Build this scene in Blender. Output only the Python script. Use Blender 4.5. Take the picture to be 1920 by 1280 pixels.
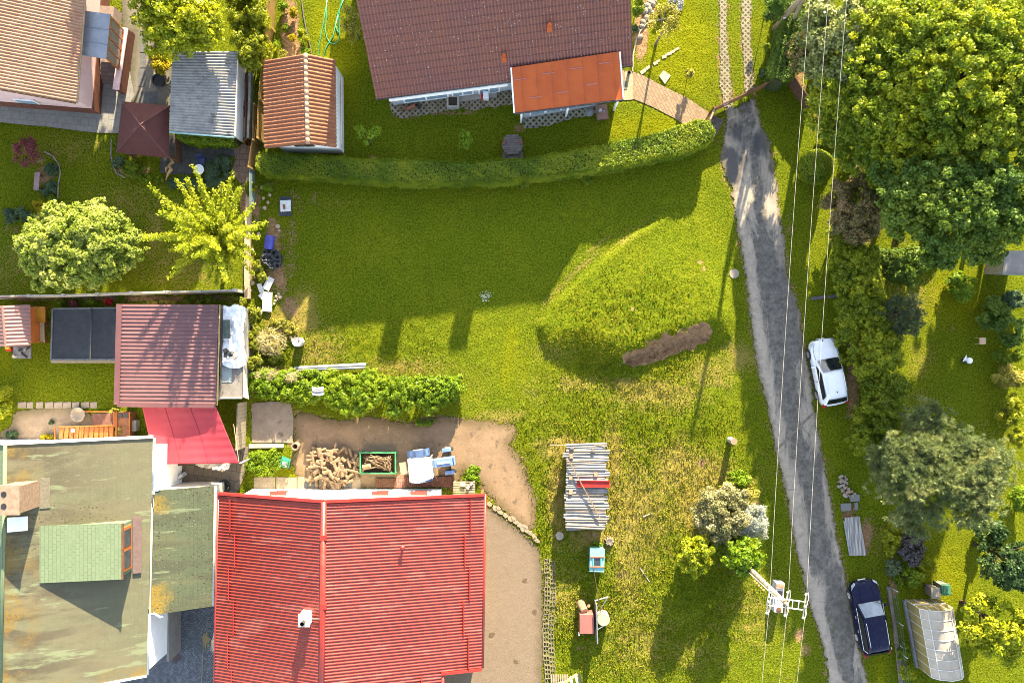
import bpy, bmesh, math, random
import numpy as np
from mathutils import Vector, Matrix
random.seed(7); RNG = np.random.default_rng(11)
R = math.radians
for _o in list(bpy.data.objects): bpy.data.objects.remove(_o)
scene = bpy.context.scene
COL = scene.collection
# ------------------------------------------------ camera, sky, sun, exposure
CAM_H = 51.5; F = 1493.33
cam = bpy.data.cameras.new("camera"); cam.lens = 28; cam.sensor_width = 36; cam.clip_end = 3000
camo = bpy.data.objects.new("camera", cam); COL.objects.link(camo)
camo.location = (0, 0, CAM_H); scene.camera = camo
SUN_EL, SUN_AZ = 18.4, 11.5        # degrees; azimuth from +Y towards +X
world = bpy.data.worlds.new("World"); scene.world = world; world.use_nodes = True
wt = world.node_tree; wt.nodes.clear()
sky = wt.nodes.new("ShaderNodeTexSky"); sky.sky_type = 'NISHITA'; sky.sun_disc = False
sky.sun_elevation = R(SUN_EL); sky.sun_rotation = R(SUN_AZ); sky.dust_density = 0.6; sky.air_density = 1.0
bg = wt.nodes.new("ShaderNodeBackground"); bg.inputs['Strength'].default_value = 0.102
wo = wt.nodes.new("ShaderNodeOutputWorld")
hs = wt.nodes.new("ShaderNodeHueSaturation"); hs.inputs['Saturation'].default_value = .62
wt.links.new(sky.outputs[0], hs.inputs['Color']); wt.links.new(hs.outputs[0], bg.inputs[0]); wt.links.new(bg.outputs[0], wo.inputs[0])
sl = bpy.data.lights.new("sun", 'SUN'); sl.energy = 4.8; sl.angle = R(0.55); sl.color = (1.0, 0.84, 0.56)
so = bpy.data.objects.new("sun", sl); COL.objects.link(so)
sd = Vector((math.sin(R(SUN_AZ))*math.cos(R(SUN_EL)), math.cos(R(SUN_AZ))*math.cos(R(SUN_EL)), math.sin(R(SUN_EL))))
so.rotation_euler = sd.to_track_quat('Z', 'Y').to_euler(); so.location = (10, 30, 40)
vs = scene.view_settings
vs.view_transform = 'Standard'; vs.look = 'None'; vs.gamma = 1; vs.exposure = 2.92
scene.cycles.pixel_filter_type = 'BLACKMAN_HARRIS'; scene.cycles.filter_width = 0.95
scene.cycles.max_bounces = 6; scene.cycles.transparent_max_bounces = 6

# ------------------------------------------------ survey helpers
def G(u, v, z=0.0):
    """place in metres of a point measured on the survey photo, at height z"""
    k = (CAM_H - z)/F
    return Vector(((u-960)*k, (640-v)*k, z))
def px(m=1.0, z=0.0): return m*(CAM_H-z)/F       # pixels -> metres
ORG = {}
def org(o):
    while o is not None:
        if o.name in ORG: return ORG[o.name]
        o = o.parent
    return Vector((0,0,0))
def tag(o, label=None, cat=None, group=None, kind=None):
    if label: o['label'] = label
    if cat: o['category'] = cat
    if group: o['group'] = group
    if kind: o['kind'] = kind
    return o
def thing(name, label, cat, loc=(0,0,0), group=None):
    o = bpy.data.objects.new(name, None); COL.objects.link(o)
    o.empty_display_size = .3
    o.location = loc; ORG[o.name] = Vector(loc)
    return tag(o, label, cat, group)
def kids(o): return [c for c in bpy.data.objects if c.parent == o]
def dup(o, loc=None, rot=None, label=None, group=None, scale=None, parent=None):
    c = o.copy(); COL.objects.link(c)
    if parent is not None: c.parent = parent
    if loc is not None: c.location = loc
    if rot is not None: c.rotation_euler = rot
    if scale is not None: c.scale = scale
    if label: c['label'] = label
    if group: c['group'] = group
    for k in list(o.children): dup(k, parent=c)
    return c

class MB:
    def __init__(s): s.v = []; s.f = []; s.mi = []; s.cur = 0
    def add(s, vs, fs):
        b = len(s.v); s.v += [Vector(p) for p in vs]
        for f in fs: s.f.append([b+i for i in f]); s.mi.append(s.cur)
        return s
    def box(s, c, d, rz=0, rx=0, ry=0, taper=1.0):
        x, y, z = d[0]/2, d[1]/2, d[2]/2; t = taper
        pts = [(-x,-y,-z),(x,-y,-z),(x,y,-z),(-x,y,-z),(-x*t,-y*t,z),(x*t,-y*t,z),(x*t,y*t,z),(-x*t,y*t,z)]
        m = Matrix.Rotation(rz,3,'Z') @ Matrix.Rotation(ry,3,'Y') @ Matrix.Rotation(rx,3,'X')
        c = Vector(c)
        return s.add([c + m @ Vector(p) for p in pts], [(0,3,2,1),(4,5,6,7),(0,1,5,4),(1,2,6,5),(2,3,7,6),(3,0,4,7)])
    def bar(s, a, b, w, h=None, up=(0,0,1)):
        a, b = Vector(a), Vector(b); h = h or w
        d = (b-a).normalized(); u = Vector(up)
        if abs(d.dot(u)) > .98: u = Vector((0,1,0))
        r = d.cross(u).normalized()*w/2; u = r.cross(d).normalized()*h/2
        pts = [a-r-u, a+r-u, a+r+u, a-r+u, b-r-u, b+r-u, b+r+u, b-r+u]
        return s.add(pts, [(0,1,2,3),(7,6,5,4),(0,4,5,1),(1,5,6,2),(2,6,7,3),(3,7,4,0)])
    def tube(s, pts, r, n=8, cap=True):
        pts = [Vector(p) for p in pts]; k = len(pts)
        rr = r if isinstance(r, (list, tuple)) else [r]*k
        vs = []; prev = None
        for i in range(k):
            d = (pts[min(i+1,k-1)] - pts[max(i-1,0)])
            d = d.normalized() if d.length > 1e-9 else Vector((0,0,1))
            u = prev if prev is not None else (Vector((0,0,1)) if abs(d.z) < .9 else Vector((1,0,0)))
            a = d.cross(u)
            if a.length < 1e-6: a = d.orthogonal()
            a.normalize(); b = a.cross(d).normalized(); prev = b
            for j in range(n):
                t = 2*math.pi*j/n
                vs.append(pts[i] + (a*math.cos(t) + b*math.sin(t))*rr[i])
        fs = [(i*n+j, i*n+(j+1)%n, (i+1)*n+(j+1)%n, (i+1)*n+j) for i in range(k-1) for j in range(n)]
        if cap: fs += [tuple(reversed(range(n))), tuple(range((k-1)*n, k*n))]
        return s.add(vs, fs)
    def cyl(s, c, r, h, n=20, r2=None):
        c = Vector(c); return s.tube([c, c+Vector((0,0,h))], [r, r if r2 is None else r2], n)
    def lathe(s, c, prof, n=20):
        c = Vector(c); vs = []
        for (r, z) in prof:
            for j in range(n):
                t = 2*math.pi*j/n; vs.append(c + Vector((r*math.cos(t), r*math.sin(t), z)))
        k = len(prof)
        fs = [(i*n+j, i*n+(j+1)%n, (i+1)*n+(j+1)%n, (i+1)*n+j) for i in range(k-1) for j in range(n)]
        fs += [tuple(reversed(range(n))), tuple(range((k-1)*n, k*n))]
        return s.add(vs, fs)
    def slab(s, pts, th):
        """thin plate: polygon pts (3D) as the top, thickness straight down"""
        n = len(pts); top = [Vector(p) for p in pts]; bot = [p - Vector((0,0,th)) for p in top]
        fs = [tuple(range(n)), tuple(reversed(range(n, 2*n)))] + [(i, i+n, (i+1)%n+n, (i+1)%n) for i in range(n)]
        a = sum((top[i].x*top[(i+1)%n].y - top[(i+1)%n].x*top[i].y) for i in range(n))
        if a < 0: fs = [tuple(reversed(f)) for f in fs]
        return s.add(top+bot, fs)
    def walls(s, poly, z0, z1, cap=True):
        n = len(poly); z1s = z1 if isinstance(z1, (list, tuple)) else [z1]*n
        a = sum(poly[i][0]*poly[(i+1)%n][1] - poly[(i+1)%n][0]*poly[i][1] for i in range(n))
        vs = [Vector((p[0], p[1], z0)) for p in poly] + [Vector((p[0], p[1], z1s[i])) for i, p in enumerate(poly)]
        fs = [(i, (i+1)%n, (i+1)%n+n, i+n) for i in range(n)]
        if cap: fs += [tuple(range(n, 2*n))]
        if a < 0: fs = [tuple(reversed(f)) for f in fs]
        return s.add(vs, fs)
    def build(s, name, mats, parent=None, smooth=False, o=None, bevel=0):
        vs = s.v
        if parent is not None: o0 = org(parent)
        else:
            if o is not None: o0 = Vector(o)
            else:
                xs = [p.x for p in vs]; ys = [p.y for p in vs]; zs = [p.z for p in vs]
                o0 = Vector(((min(xs)+max(xs))/2, (min(ys)+max(ys))/2, min(zs)))
        me = bpy.data.meshes.new(name)
        me.from_pydata([tuple(p-o0) for p in vs], [], s.f)
        for m in (mats if isinstance(mats, (list, tuple)) else [mats]): me.materials.append(m)
        me.polygons.foreach_set('material_index', s.mi)
        if smooth: me.polygons.foreach_set('use_smooth', [True]*len(me.polygons))
        me.update()
        ob = bpy.data.objects.new(name, me); COL.objects.link(ob)
        if parent is not None: ob.parent = parent
        else: ob.location = o0; ORG[ob.name] = o0
        if bevel:
            b = ob.modifiers.new("bevel", 'BEVEL'); b.width = bevel; b.segments = 2; b.limit_method = 'ANGLE'; b.angle_limit = R(40)
        return ob

def npmesh(name, V, Fq, mats, parent=None, smooth=True, attrs=None, face_attrs=None, origin=None):
    """mesh straight from numpy arrays (quads)"""
    o0 = org(parent) if parent is not None else Vector(origin if origin is not None else (0,0,0))
    V = np.asarray(V, dtype=np.float64) - np.array(o0)
    me = bpy.data.meshes.new(name); nv, nf, k = len(V), len(Fq), Fq.shape[1]
    me.vertices.add(nv); me.vertices.foreach_set('co', V.astype(np.float32).ravel())
    me.loops.add(nf*k); me.polygons.add(nf)
    me.loops.foreach_set('vertex_index', Fq.astype(np.int32).ravel())
    me.polygons.foreach_set('loop_start', np.arange(0, nf*k, k, dtype=np.int32))
    me.polygons.foreach_set('loop_total', np.full(nf, k, dtype=np.int32))
    if smooth: me.polygons.foreach_set('use_smooth', np.ones(nf, dtype=bool))
    for m in (mats if isinstance(mats, (list, tuple)) else [mats]): me.materials.append(m)
    me.update(calc_edges=True)
    for nm, a in (attrs or {}).items():
        t = me.attributes.new(nm, 'FLOAT', 'POINT'); t.data.foreach_set('value', np.asarray(a, dtype=np.float32))
    for nm, a in (face_attrs or {}).items():
        t = me.attributes.new(nm, 'FLOAT', 'FACE'); t.data.foreach_set('value', np.asarray(a, dtype=np.float32))
    ob = bpy.data.objects.new(name, me); COL.objects.link(ob)
    if parent is not None: ob.parent = parent
    else: ob.location = o0; ORG[ob.name] = o0
    return ob

# ------------------------------------------------ node helpers
class NT:
    def __init__(s, name):
        s.m = bpy.data.materials.new(name); s.m.use_nodes = True
        s.t = s.m.node_tree; s.t.nodes.clear()
        s.out = s.t.nodes.new("ShaderNodeOutputMaterial"); s._tc = None
    def new(s, ty, ins=None, **props):
        n = s.t.nodes.new("ShaderNode"+ty)
        for k, v in props.items(): setattr(n, k, v)
        for k, v in (ins or {}).items(): s.put(n.inputs[k], v)
        return n
    def put(s, sock, v):
        if isinstance(v, bpy.types.NodeSocket): s.t.links.new(v, sock)
        elif isinstance(v, (tuple, list)) and sock.type == 'RGBA' and len(v) == 3: sock.default_value = (*v, 1)
        else: sock.default_value = v
    def obj(s):
        if s._tc is None: s._tc = s.new("TexCoord").outputs['Object']
        return s._tc
    def mapping(s, scale=(1,1,1), rot=(0,0,0), loc=(0,0,0)):
        return s.new("Mapping", {'Vector': s.obj(), 'Scale': scale, 'Rotation': rot, 'Location': loc}).outputs[0]
    def noise(s, scale, detail=3, rough=.55, vec=None, dist=0):
        return s.new("TexNoise", {'Vector': vec or s.obj(), 'Scale': scale, 'Detail': detail, 'Roughness': rough, 'Distortion': dist}).outputs[0]
    def vor(s, scale, feature='F1', vec=None, out='Distance', rnd=1):
        return s.new("TexVoronoi", {'Vector': vec or s.obj(), 'Scale': scale, 'Randomness': rnd}, feature=feature).outputs[out]
    def attr(s, name): return s.new("Attribute", attribute_name=name).outputs['Fac']
    def mr(s, f, a, b, c=0., d=1., smooth=True):
        return s.new("MapRange", {0: f, 1: a, 2: b, 3: c, 4: d}, interpolation_type='SMOOTHSTEP' if smooth else 'LINEAR').outputs[0]
    def ma(s, op, a, b=0., c=0.): return s.new("Math", {0: a, 1: b, 2: c}, operation=op).outputs[0]
    def mix(s, f, a, b, mode='MIX'):
        return s.new("Mix", {0: f, 6: a, 7: b}, data_type='RGBA', blend_type=mode).outputs[2]
    def ramp(s, f, *stops):
        n = s.new("ValToRGB", {0: f}); e = n.color_ramp.elements
        while len(e) < len(stops): e.new(.5)
        for i, (p, c) in enumerate(stops): e[i].position = p; e[i].color = (*c, 1)
        return n.outputs[0]
    def xyz(s, vec=None): return s.new("SeparateXYZ", {0: vec or s.obj()}).outputs
    def bump(s, h, strength=.5, dist=.05, normal=None):
        ins = {'Height': h, 'Strength': strength, 'Distance': dist}
        if normal is not None: ins['Normal'] = normal
        return s.new("Bump", ins).outputs[0]
    def bsdf(s, col, rough=.8, normal=None, metallic=0., spec=.3, alpha=None, coat=0.):
        ins = {'Base Color': col, 'Roughness': rough, 'Metallic': metallic, 'Specular IOR Level': spec, 'Coat Weight': coat}
        if normal is not None: ins['Normal'] = normal
        if alpha is not None: ins['Alpha'] = alpha
        b = s.new("BsdfPrincipled", ins); s.t.links.new(b.outputs[0], s.out.inputs[0]); return s.m

_M = {}
def pm(name, a, b=None, scale=4., rough=.7, bump=.3, bs=30., bd=.01, metallic=0., spec=.3, c=None, coat=0., stretch=(1,1,1), cth=.62, cscale=None):
    """plain weathered material: two tones, optional third as spots, fine bump"""
    if name in _M: return _M[name]
    n = NT(name); b = b or tuple(x*.72 for x in a)
    vec = n.mapping(scale=stretch) if stretch != (1,1,1) else None
    f = n.noise(scale, 5, .62, vec)
    col = n.mix(n.mr(f, .35, .65), a, b)
    if c: col = n.mix(n.mr(n.noise(cscale or scale*2.3, 4, .6, vec), cth, cth+.1), col, c)
    rg = n.mr(n.noise(scale*3, 3), .3, .7, max(.02, rough-.12), min(1, rough+.1))
    nm = n.bump(n.noise(bs, 4, .6), bump, bd) if bump else None
    _M[name] = n.bsdf(col, rg, nm, metallic, spec, coat=coat); return _M[name]

def leafmat(name, dark, mid, light, transl=.38, gloss=.012, patch=.5, k=1.3):
    if name in _M: return _M[name]
    dark, mid, light = (tuple(min(.8, x*k) for x in c) for c in (dark, mid, light))
    n = NT(name)
    r = n.attr("rnd"); p = n.noise(patch, 2, .5)
    f = n.ma('ADD', n.ma('MULTIPLY', r, .62), n.ma('MULTIPLY', n.mr(p, .3, .7), .38))
    col = n.ramp(f, (0.05, dark), (.5, mid), (.95, light))
    d = n.new("BsdfDiffuse", {'Color': col})
    t = n.new("BsdfTranslucent", {'Color': n.mix(.5, col, n.mix(1., col, (1.0, .95, .25), 'MULTIPLY'))})
    g = n.new("BsdfGlossy", {'Color': (1,1,1,1), 'Roughness': .45})
    m1 = n.new("MixShader", {0: transl, 1: d.outputs[0], 2: t.outputs[0]})
    m2 = n.new("MixShader", {0: gloss, 1: m1.outputs[0], 2: g.outputs[0]})
    n.t.links.new(m2.outputs[0], n.out.inputs[0]); _M[name] = n.m; return n.m

# ------------------------------------------------ value noise / polygon distance (numpy)
_GR = np.random.default_rng(5).random((256, 256))
def vnoise(x, y, s):
    x = x*s+1000.3; y = y*s+1000.7
    xi = np.floor(x).astype(int); yi = np.floor(y).astype(int); fx = x-xi; fy = y-yi
    fx = fx*fx*(3-2*fx); fy = fy*fy*(3-2*fy)
    g = lambda i, j: _GR[i % 256, j % 256]
    return (g(xi,yi)*(1-fx)+g(xi+1,yi)*fx)*(1-fy) + (g(xi,yi+1)*(1-fx)+g(xi+1,yi+1)*fx)*fy
def fbm(x, y, s, o=4, g=.5):
    t = 0; a = 1; n = 0
    for i in range(o): t = t + a*vnoise(x+i*17.1, y-i*9.7, s*2**i); n += a; a *= g
    return t/n
def sdf(x, y, poly):
    """signed distance to polygon in metres, negative inside"""
    P = np.array([(p[0], p[1]) for p in poly]); n = len(P)
    d = np.full(x.shape, 1e9); ins = np.zeros(x.shape, bool)
    for i in range(n):
        a = P[i]; b = P[(i+1) % n]; ab = b-a
        t = np.clip(((x-a[0])*ab[0]+(y-a[1])*ab[1])/max(ab@ab, 1e-9), 0, 1)
        d = np.minimum(d, np.hypot(x-a[0]-t*ab[0], y-a[1]-t*ab[1]))
        c = ((a[1] > y) != (b[1] > y)) & (x < (b[0]-a[0])*(y-a[1])/((b[1]-a[1]) if b[1] != a[1] else 1e-9)+a[0])
        ins ^= c
    return np.where(ins, -d, d)
def Gp(poly, z=0): return [G(u, v, z) for u, v in poly]
# ================================================================= GROUND
ROAD_L = [(1362,192),(1362,215),(1360,240),(1353,300),(1360,330),(1372,350),(1378,400),(1391,470),(1402,540),(1409,610),(1420,680),(1428,720),(1440,763),(1447,800),(1456,850),(1470,905),(1477,940),(1485,985),(1490,1020),(1498,1050),(1508,1082),(1514,1115),(1521,1142),(1532,1175),(1541,1202),(1549,1240),(1553,1280),(1568,1380),(1610,1600)]
ROAD_R = [(1413,170),(1416,195),(1424,230),(1440,262),(1448,300),(1456,350),(1460,400),(1470,450),(1474,510),(1488,550),(1499,590),(1505,640),(1512,675),(1519,705),(1524,760),(1532,800),(1541,850),(1549,890),(1556,930),(1565,985),(1572,1020),(1580,1060),(1587,1095),(1594,1140),(1602,1180),(1610,1215),(1619,1250),(1626,1280),(1652,1380),(1700,1600)]
SHEETS = {
 'road': ROAD_L + ROAD_R[::-1],
 'gravel_yard': [(548,790),(560,772),(600,782),(640,790),(690,782),(740,790),(775,796),(790,786),(830,780),(880,788),(925,792),(962,796),(968,812),(955,832),(976,860),(994,905),(1003,935),(1003,985),(986,992),(950,962),(915,925),(893,896),(868,880),(858,915),(548,915),(560,892),(546,868),(556,838)],
 'concrete_slab': [(472,756),(520,752),(545,756),(551,790),(549,830),(472,829)],
 'asphalt_drive': [(880,940),(918,952),(955,978),(990,1006),(1010,1030),(1017,1070),(1019,1180),(1015,1300),(1012,1420),(600,1420),(600,940)],
 'cobbled_patio': [(262,1120),(420,1120),(420,1420),(100,1420),(100,1250),(262,1230)],
 'paved_passage': [(284,850),(470,836),(455,900),(440,935),(416,935),(420,1122),(392,1122),(392,920),(284,920)],
 'gravel_terrace': [(28,772),(110,762),(160,770),(185,800),(170,825),(0,845),(0,812),(20,800)],
 'house_paving': [(-40,180),(190,205),(195,90),(236,92),(252,180),(245,190),(262,205),(222,250),(180,249),(80,237),(-40,226)],
 'gravel_path': [(205,-60),(268,-60),(276,40),(300,110),(330,130),(322,200),(258,198),(240,184),(252,60),(232,60),(225,-60)],
 'dark_patio': [(312,252),(452,272),(442,296),(420,290),(385,318),(352,328),(300,325),(300,300)],
 'clay_paving': [(436,268),(487,276),(478,310),(470,332),(452,345),(432,322),(442,300)],
 'brick_path': [(1150,130),(1186,134),(1202,140),(1240,160),(1290,185),(1329,211),(1318,232),(1301,246),(1262,220),(1222,200),(1188,186),(1150,190)],
 'lattice_terrace': [(728,188),(968,156),(968,196),(900,205),(850,208),(800,214),(752,222),(735,212)],
 'lattice_strip': [(978,218),(1130,196),(1130,212),(1010,238),(982,240)],
 'paver_track': [(1348,-60),(1361,-60),(1362,20),(1361,60),(1366,110),(1371,160),(1373,196),(1358,200),(1351,160),(1350,90)],
 'brick_apron': [(1327,215),(1356,224),(1350,240),(1340,258),(1327,250)],
}
TRACK2 = [(1391,-60),(1405,-60),(1409,20),(1406,60),(1410,110),(1413,168),(1397,172),(1394,100),(1391,50)]
PGRID = {k: Gp(p) for k, p in SHEETS.items()}
PT2 = Gp(TRACK2)

def axis(lo, hi, step, far):
    a = list(np.arange(lo, hi+1e-6, step)); s = step; x = a[-1]
    while x < far: s *= 1.35; x += s; a.append(x)
    s = step; x = a[0]; pre = []
    while x > -far: s *= 1.35; x -= s; pre.append(x)
    return np.array(pre[::-1]+a)
gx = axis(-36, 36, .16, 900); gy = axis(-25, 25, .16, 900)
X, Y = np.meshgrid(gx, gy)
def bumpf(q, a, b): t = np.clip((q-a)/(b-a), 0, 1); return t*t*(3-2*t)
MOUND = Gp([(1003,610),(1035,565),(1085,520),(1180,440),(1305,362),(1375,420),(1392,520),(1392,600),(1375,645),(1335,638),(1250,655),(1170,685),(1110,686),(1060,675),(1020,650)])
PIT = Gp([(1163,662),(1200,646),(1240,628),(1282,618),(1318,608),(1336,622),(1324,642),(1290,656),(1240,674),(1190,690),(1168,682)])
def mound_h(x, y):
    d = -sdf(x, y, MOUND)
    # rises gently from the path on the north-west, breaks off steeply at the south
    south = G(0, 690).y; north = G(0, 430).y
    g = np.clip((north-y)/(north-south), 0, 1)
    wl = np.clip((G(1180,640).x-x)/4., 0, 1)
    edge = bumpf(d+.5*(fbm(x, y, .8, 3)-.5), -.15, .9 + 2.2*(1-g) + 1.6*wl)
    nw = np.clip((G(0, 640).y*0+(y-G(0,640).y)+ (G(1180,0).x-x)*.6)/3., 0, 1)
    nw = nw*bumpf(G(1285, 0).x-x, 0, 2.5)
    return edge*(.16+.80*bumpf(g, 0, 1))*(1-.35*nw) + .30*nw*bumpf(d, -.05, .40)
dsh = np.full(X.shape, 1e9)
core = (np.abs(X) < 37) & (np.abs(Y) < 26)
_xc, _yc = X[core], Y[core]
ds = {}
tmp = np.full(_xc.shape, 1e9)
for k, p in list(PGRID.items()) + [('t2', PT2)]:
    e = sdf(_xc, _yc, p); ds[k] = e; tmp = np.minimum(tmp, e)
dsh[core] = tmp
Z = np.zeros(X.shape)
Z[core] += mound_h(_xc, _yc)
rough = bumpf(dsh, .15, 1.0)
n1 = fbm(X, Y, 2.6, 3)-.5; n2 = fbm(X+40, Y, .5, 2)-.5
def splat(u, v, ru, rv, amp=1., rot=0, pw=2.):
    c = G(u, v); k = px(); x = X-c.x; y = Y-c.y; cr, sr = math.cos(R(rot)), math.sin(R(rot))
    a = (x*cr+y*sr)/(ru*k); b = (-x*sr+y*cr)/(rv*k)
    return amp*np.exp(-((a*a+b*b)**(pw/2)))
meadow = np.clip(splat(1180,900,260,260,1,0,4)+splat(1200,1130,230,200,1,0,4)+splat(1190,600,170,110,.9,0,4)+splat(720,650,160,70,.6,0,4)+splat(560,650,60,60,.6), 0, 1)
n3 = fbm(X-7, Y+3, 4.2, 2)-.5
Z += rough*(n1*(.05+.11*meadow) + n2*.05 + n3*(.03+.06*meadow))
Z = np.where(dsh < .10, -.035, Z)
# earth scarp cut in the mound
dp = np.full(X.shape, 1e9); dp[core] = sdf(_xc, _yc, PIT) + (fbm(_xc, _yc, 2.2, 3)-.5)*.7
Z -= .34*bumpf(-dp, .05, .45)
Z += .20*(fbm(X, Y, 4, 3)-.5)*bumpf(-dp, -.3, .1)*2
soil = np.zeros(X.shape); dry = np.zeros(X.shape); lush = np.zeros(X.shape); thin = np.zeros(X.shape)
soil = np.maximum(soil, 1.15*bumpf(-dp, -.25, .25))
for a in [(512,450,22,60,.95),(520,520,28,50,.9),(545,470,26,120,.62),(548,380,45,40,.6),(480,380,14,60,.8),(590,375,26,30,.5),(545,575,26,30,.8),(500,350,40,25,.55),
          (545,60,20,80,1.2),(560,100,22,20,.9),(1202,60,16,70,1.2),(1215,20,22,30,1.1),
          (765,215,40,14,.8),(975,240,25,14,.7),(850,212,110,8,.75),(700,296,12,7,.9),(872,276,8,5,.9),
          (1390,330,14,20,.8),(1310,492,7,5,1.),(1318,505,5,7,.9),(1183,580,7,6,.9),(1285,575,5,4,.7),(1008,600,6,5,.8),(978,570,4,5,.7),
          (1380,660,30,14,.6),(1315,866,14,12,.9),(1280,730,22,16,.6),(1165,1070,16,30,.65),(1100,1010,40,10,.6),(1090,1215,30,16,.6),(1046,905,16,60,.62),(1115,1000,40,14,.7),
          (1500,1190,20,20,.85),(1512,1215,16,22,.8),(1480,1270,40,10,.5),(1440,690,12,40,.55),(1495,480,16,60,.55),(1480,420,14,40,.6),(1530,560,30,40,.35),(1555,880,18,50,.55),(1625,1000,20,50,.85),(1592,960,25,25,.8),
          (1690,470,40,50,.6),(1660,520,30,40,.6),(1420,240,30,40,.3),(1460,300,20,40,.4),(1790,620,12,40,.5),(1740,640,14,10,.5),(1675,1090,14,70,.8),(1690,1240,14,40,.7),(1700,1020,40,20,.7),
          (1395,940,60,50,.6),(1350,1040,90,50,.55),(85,330,26,30,.9),(75,300,26,18,.7),(250,320,50,16,.9),(60,560,70,10,.8),(350,560,150,9,.9),(230,560,120,8,.9),(80,610,40,50,.6),(70,440,20,10,.6),(25,430,40,16,.6),
          (460,380,16,90,.9),(465,500,14,60,.95),(560,770,80,14,.5),(800,790,60,10,.7),(1740,430,90,90,.4),(1600,430,60,60,.8),(1560,200,60,110,.8),(1640,90,60,60,.7),(1600,700,20,140,.9),(1640,700,20,140,.7),(1500,140,16,60,.7),(1460,100,14,90,.6),
          (590,300,60,8,.7),(1245,330,90,8,.5),(800,345,250,7,.5),(1110,160,8,8,.5),(700,770,160,9,.5)]:
    soil = np.maximum(soil, splat(*a))
for a in [(1060,840,60,30,.9),(1190,960,90,130,.75),(1270,880,70,70,.75),(1180,1060,50,120,.6),(1115,1010,60,30,.9),(1045,930,25,120,.8),(1150,870,30,90,.8),(1330,900,60,60,.8),(1300,950,60,60,.8),(1230,740,120,40,.65),(1390,670,50,40,.7),(1330,700,70,40,.6),
          (550,600,60,30,1.),(570,570,30,40,.8),(600,660,60,60,.6),(760,690,120,30,.55),(880,720,60,60,.35),(940,780,60,16,.7),(1040,660,60,30,.45),(1170,560,120,80,.12),(1080,720,60,20,.6),(1170,720,50,14,.8),(1000,730,40,40,.4),
          (1170,450,60,10,.5,35),(1090,500,60,9,.62,42),(1040,550,60,9,.5,48),(1200,420,90,9,.35,30),(1120,460,50,6,.6,38),(1200,1200,100,90,.5),(1060,1120,50,90,.5),(480,700,30,60,.6),(530,700,50,20,.7),(170,470,60,60,.5),(130,280,120,40,.5),(340,500,120,60,.55),(240,380,120,60,.5),(20,500,60,80,.5),(1700,560,90,90,.5),(1640,1010,60,60,.5),(1850,880,70,160,.4),(1730,760,60,60,.45),(1420,1150,90,110,.45),(1300,1230,120,60,.4),(290,440,30,100,.6),(200,380,60,40,.3),(240,340,30,60,.35),(1740,1060,60,60,.3),(1725,680,40,50,.5),(1500,560,40,120,.2),(620,380,60,30,.35),(780,440,200,90,.14),
          (1430,900,30,70,.35),(1350,1180,90,60,.3),(1460,760,25,60,.2)]:
    dry = np.maximum(dry, splat(*a))
for a in [(1270,90,90,110,1.1),(1240,240,90,40,1.),(1180,240,70,35,.9),(640,130,50,130,1.),(610,40,40,60,.9),(1200,560,160,100,.35),(955,690,26,60,.6),(948,690,4,80,.9,-3),(985,690,4,80,.7,-3),(1012,740,5,70,.5,8),(960,640,22,60,.7),(700,640,120,40,.4),(1790,560,70,70,1.),(1740,700,50,40,.5),(1770,1090,70,90,.8),(1730,1020,50,60,.6),(1680,980,30,50,.6),(1840,1240,90,50,.4),(1650,1250,16,40,.9),(1040,500,50,80,.3),(700,470,50,60,.3),(590,480,20,40,.4),(10,680,14,60,.8),(20,660,30,20,.6),(1860,640,70,50,.3),(1380,30,16,60,.3),(1500,860,40,140,.1),(110,720,130,50,.35),(560,880,60,26,.9),(505,870,50,36,.9),(890,890,26,30,.7)]:
    lush = np.maximum(lush, splat(*a))
thin = np.clip(1-dsh/.9, 0, 1)*(dsh > 0)
thin[core] *= np.where(np.minimum(np.minimum(ds['road'], ds['gravel_yard']), ds['paver_track']) < 1.3, 1, .25)
nx, ny = len(gx), len(gy)
ii = np.arange(nx*ny).reshape(ny, nx)
FQ = np.stack([ii[:-1,:-1], ii[:-1,1:], ii[1:,1:], ii[1:,:-1]], -1).reshape(-1, 4)

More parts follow.
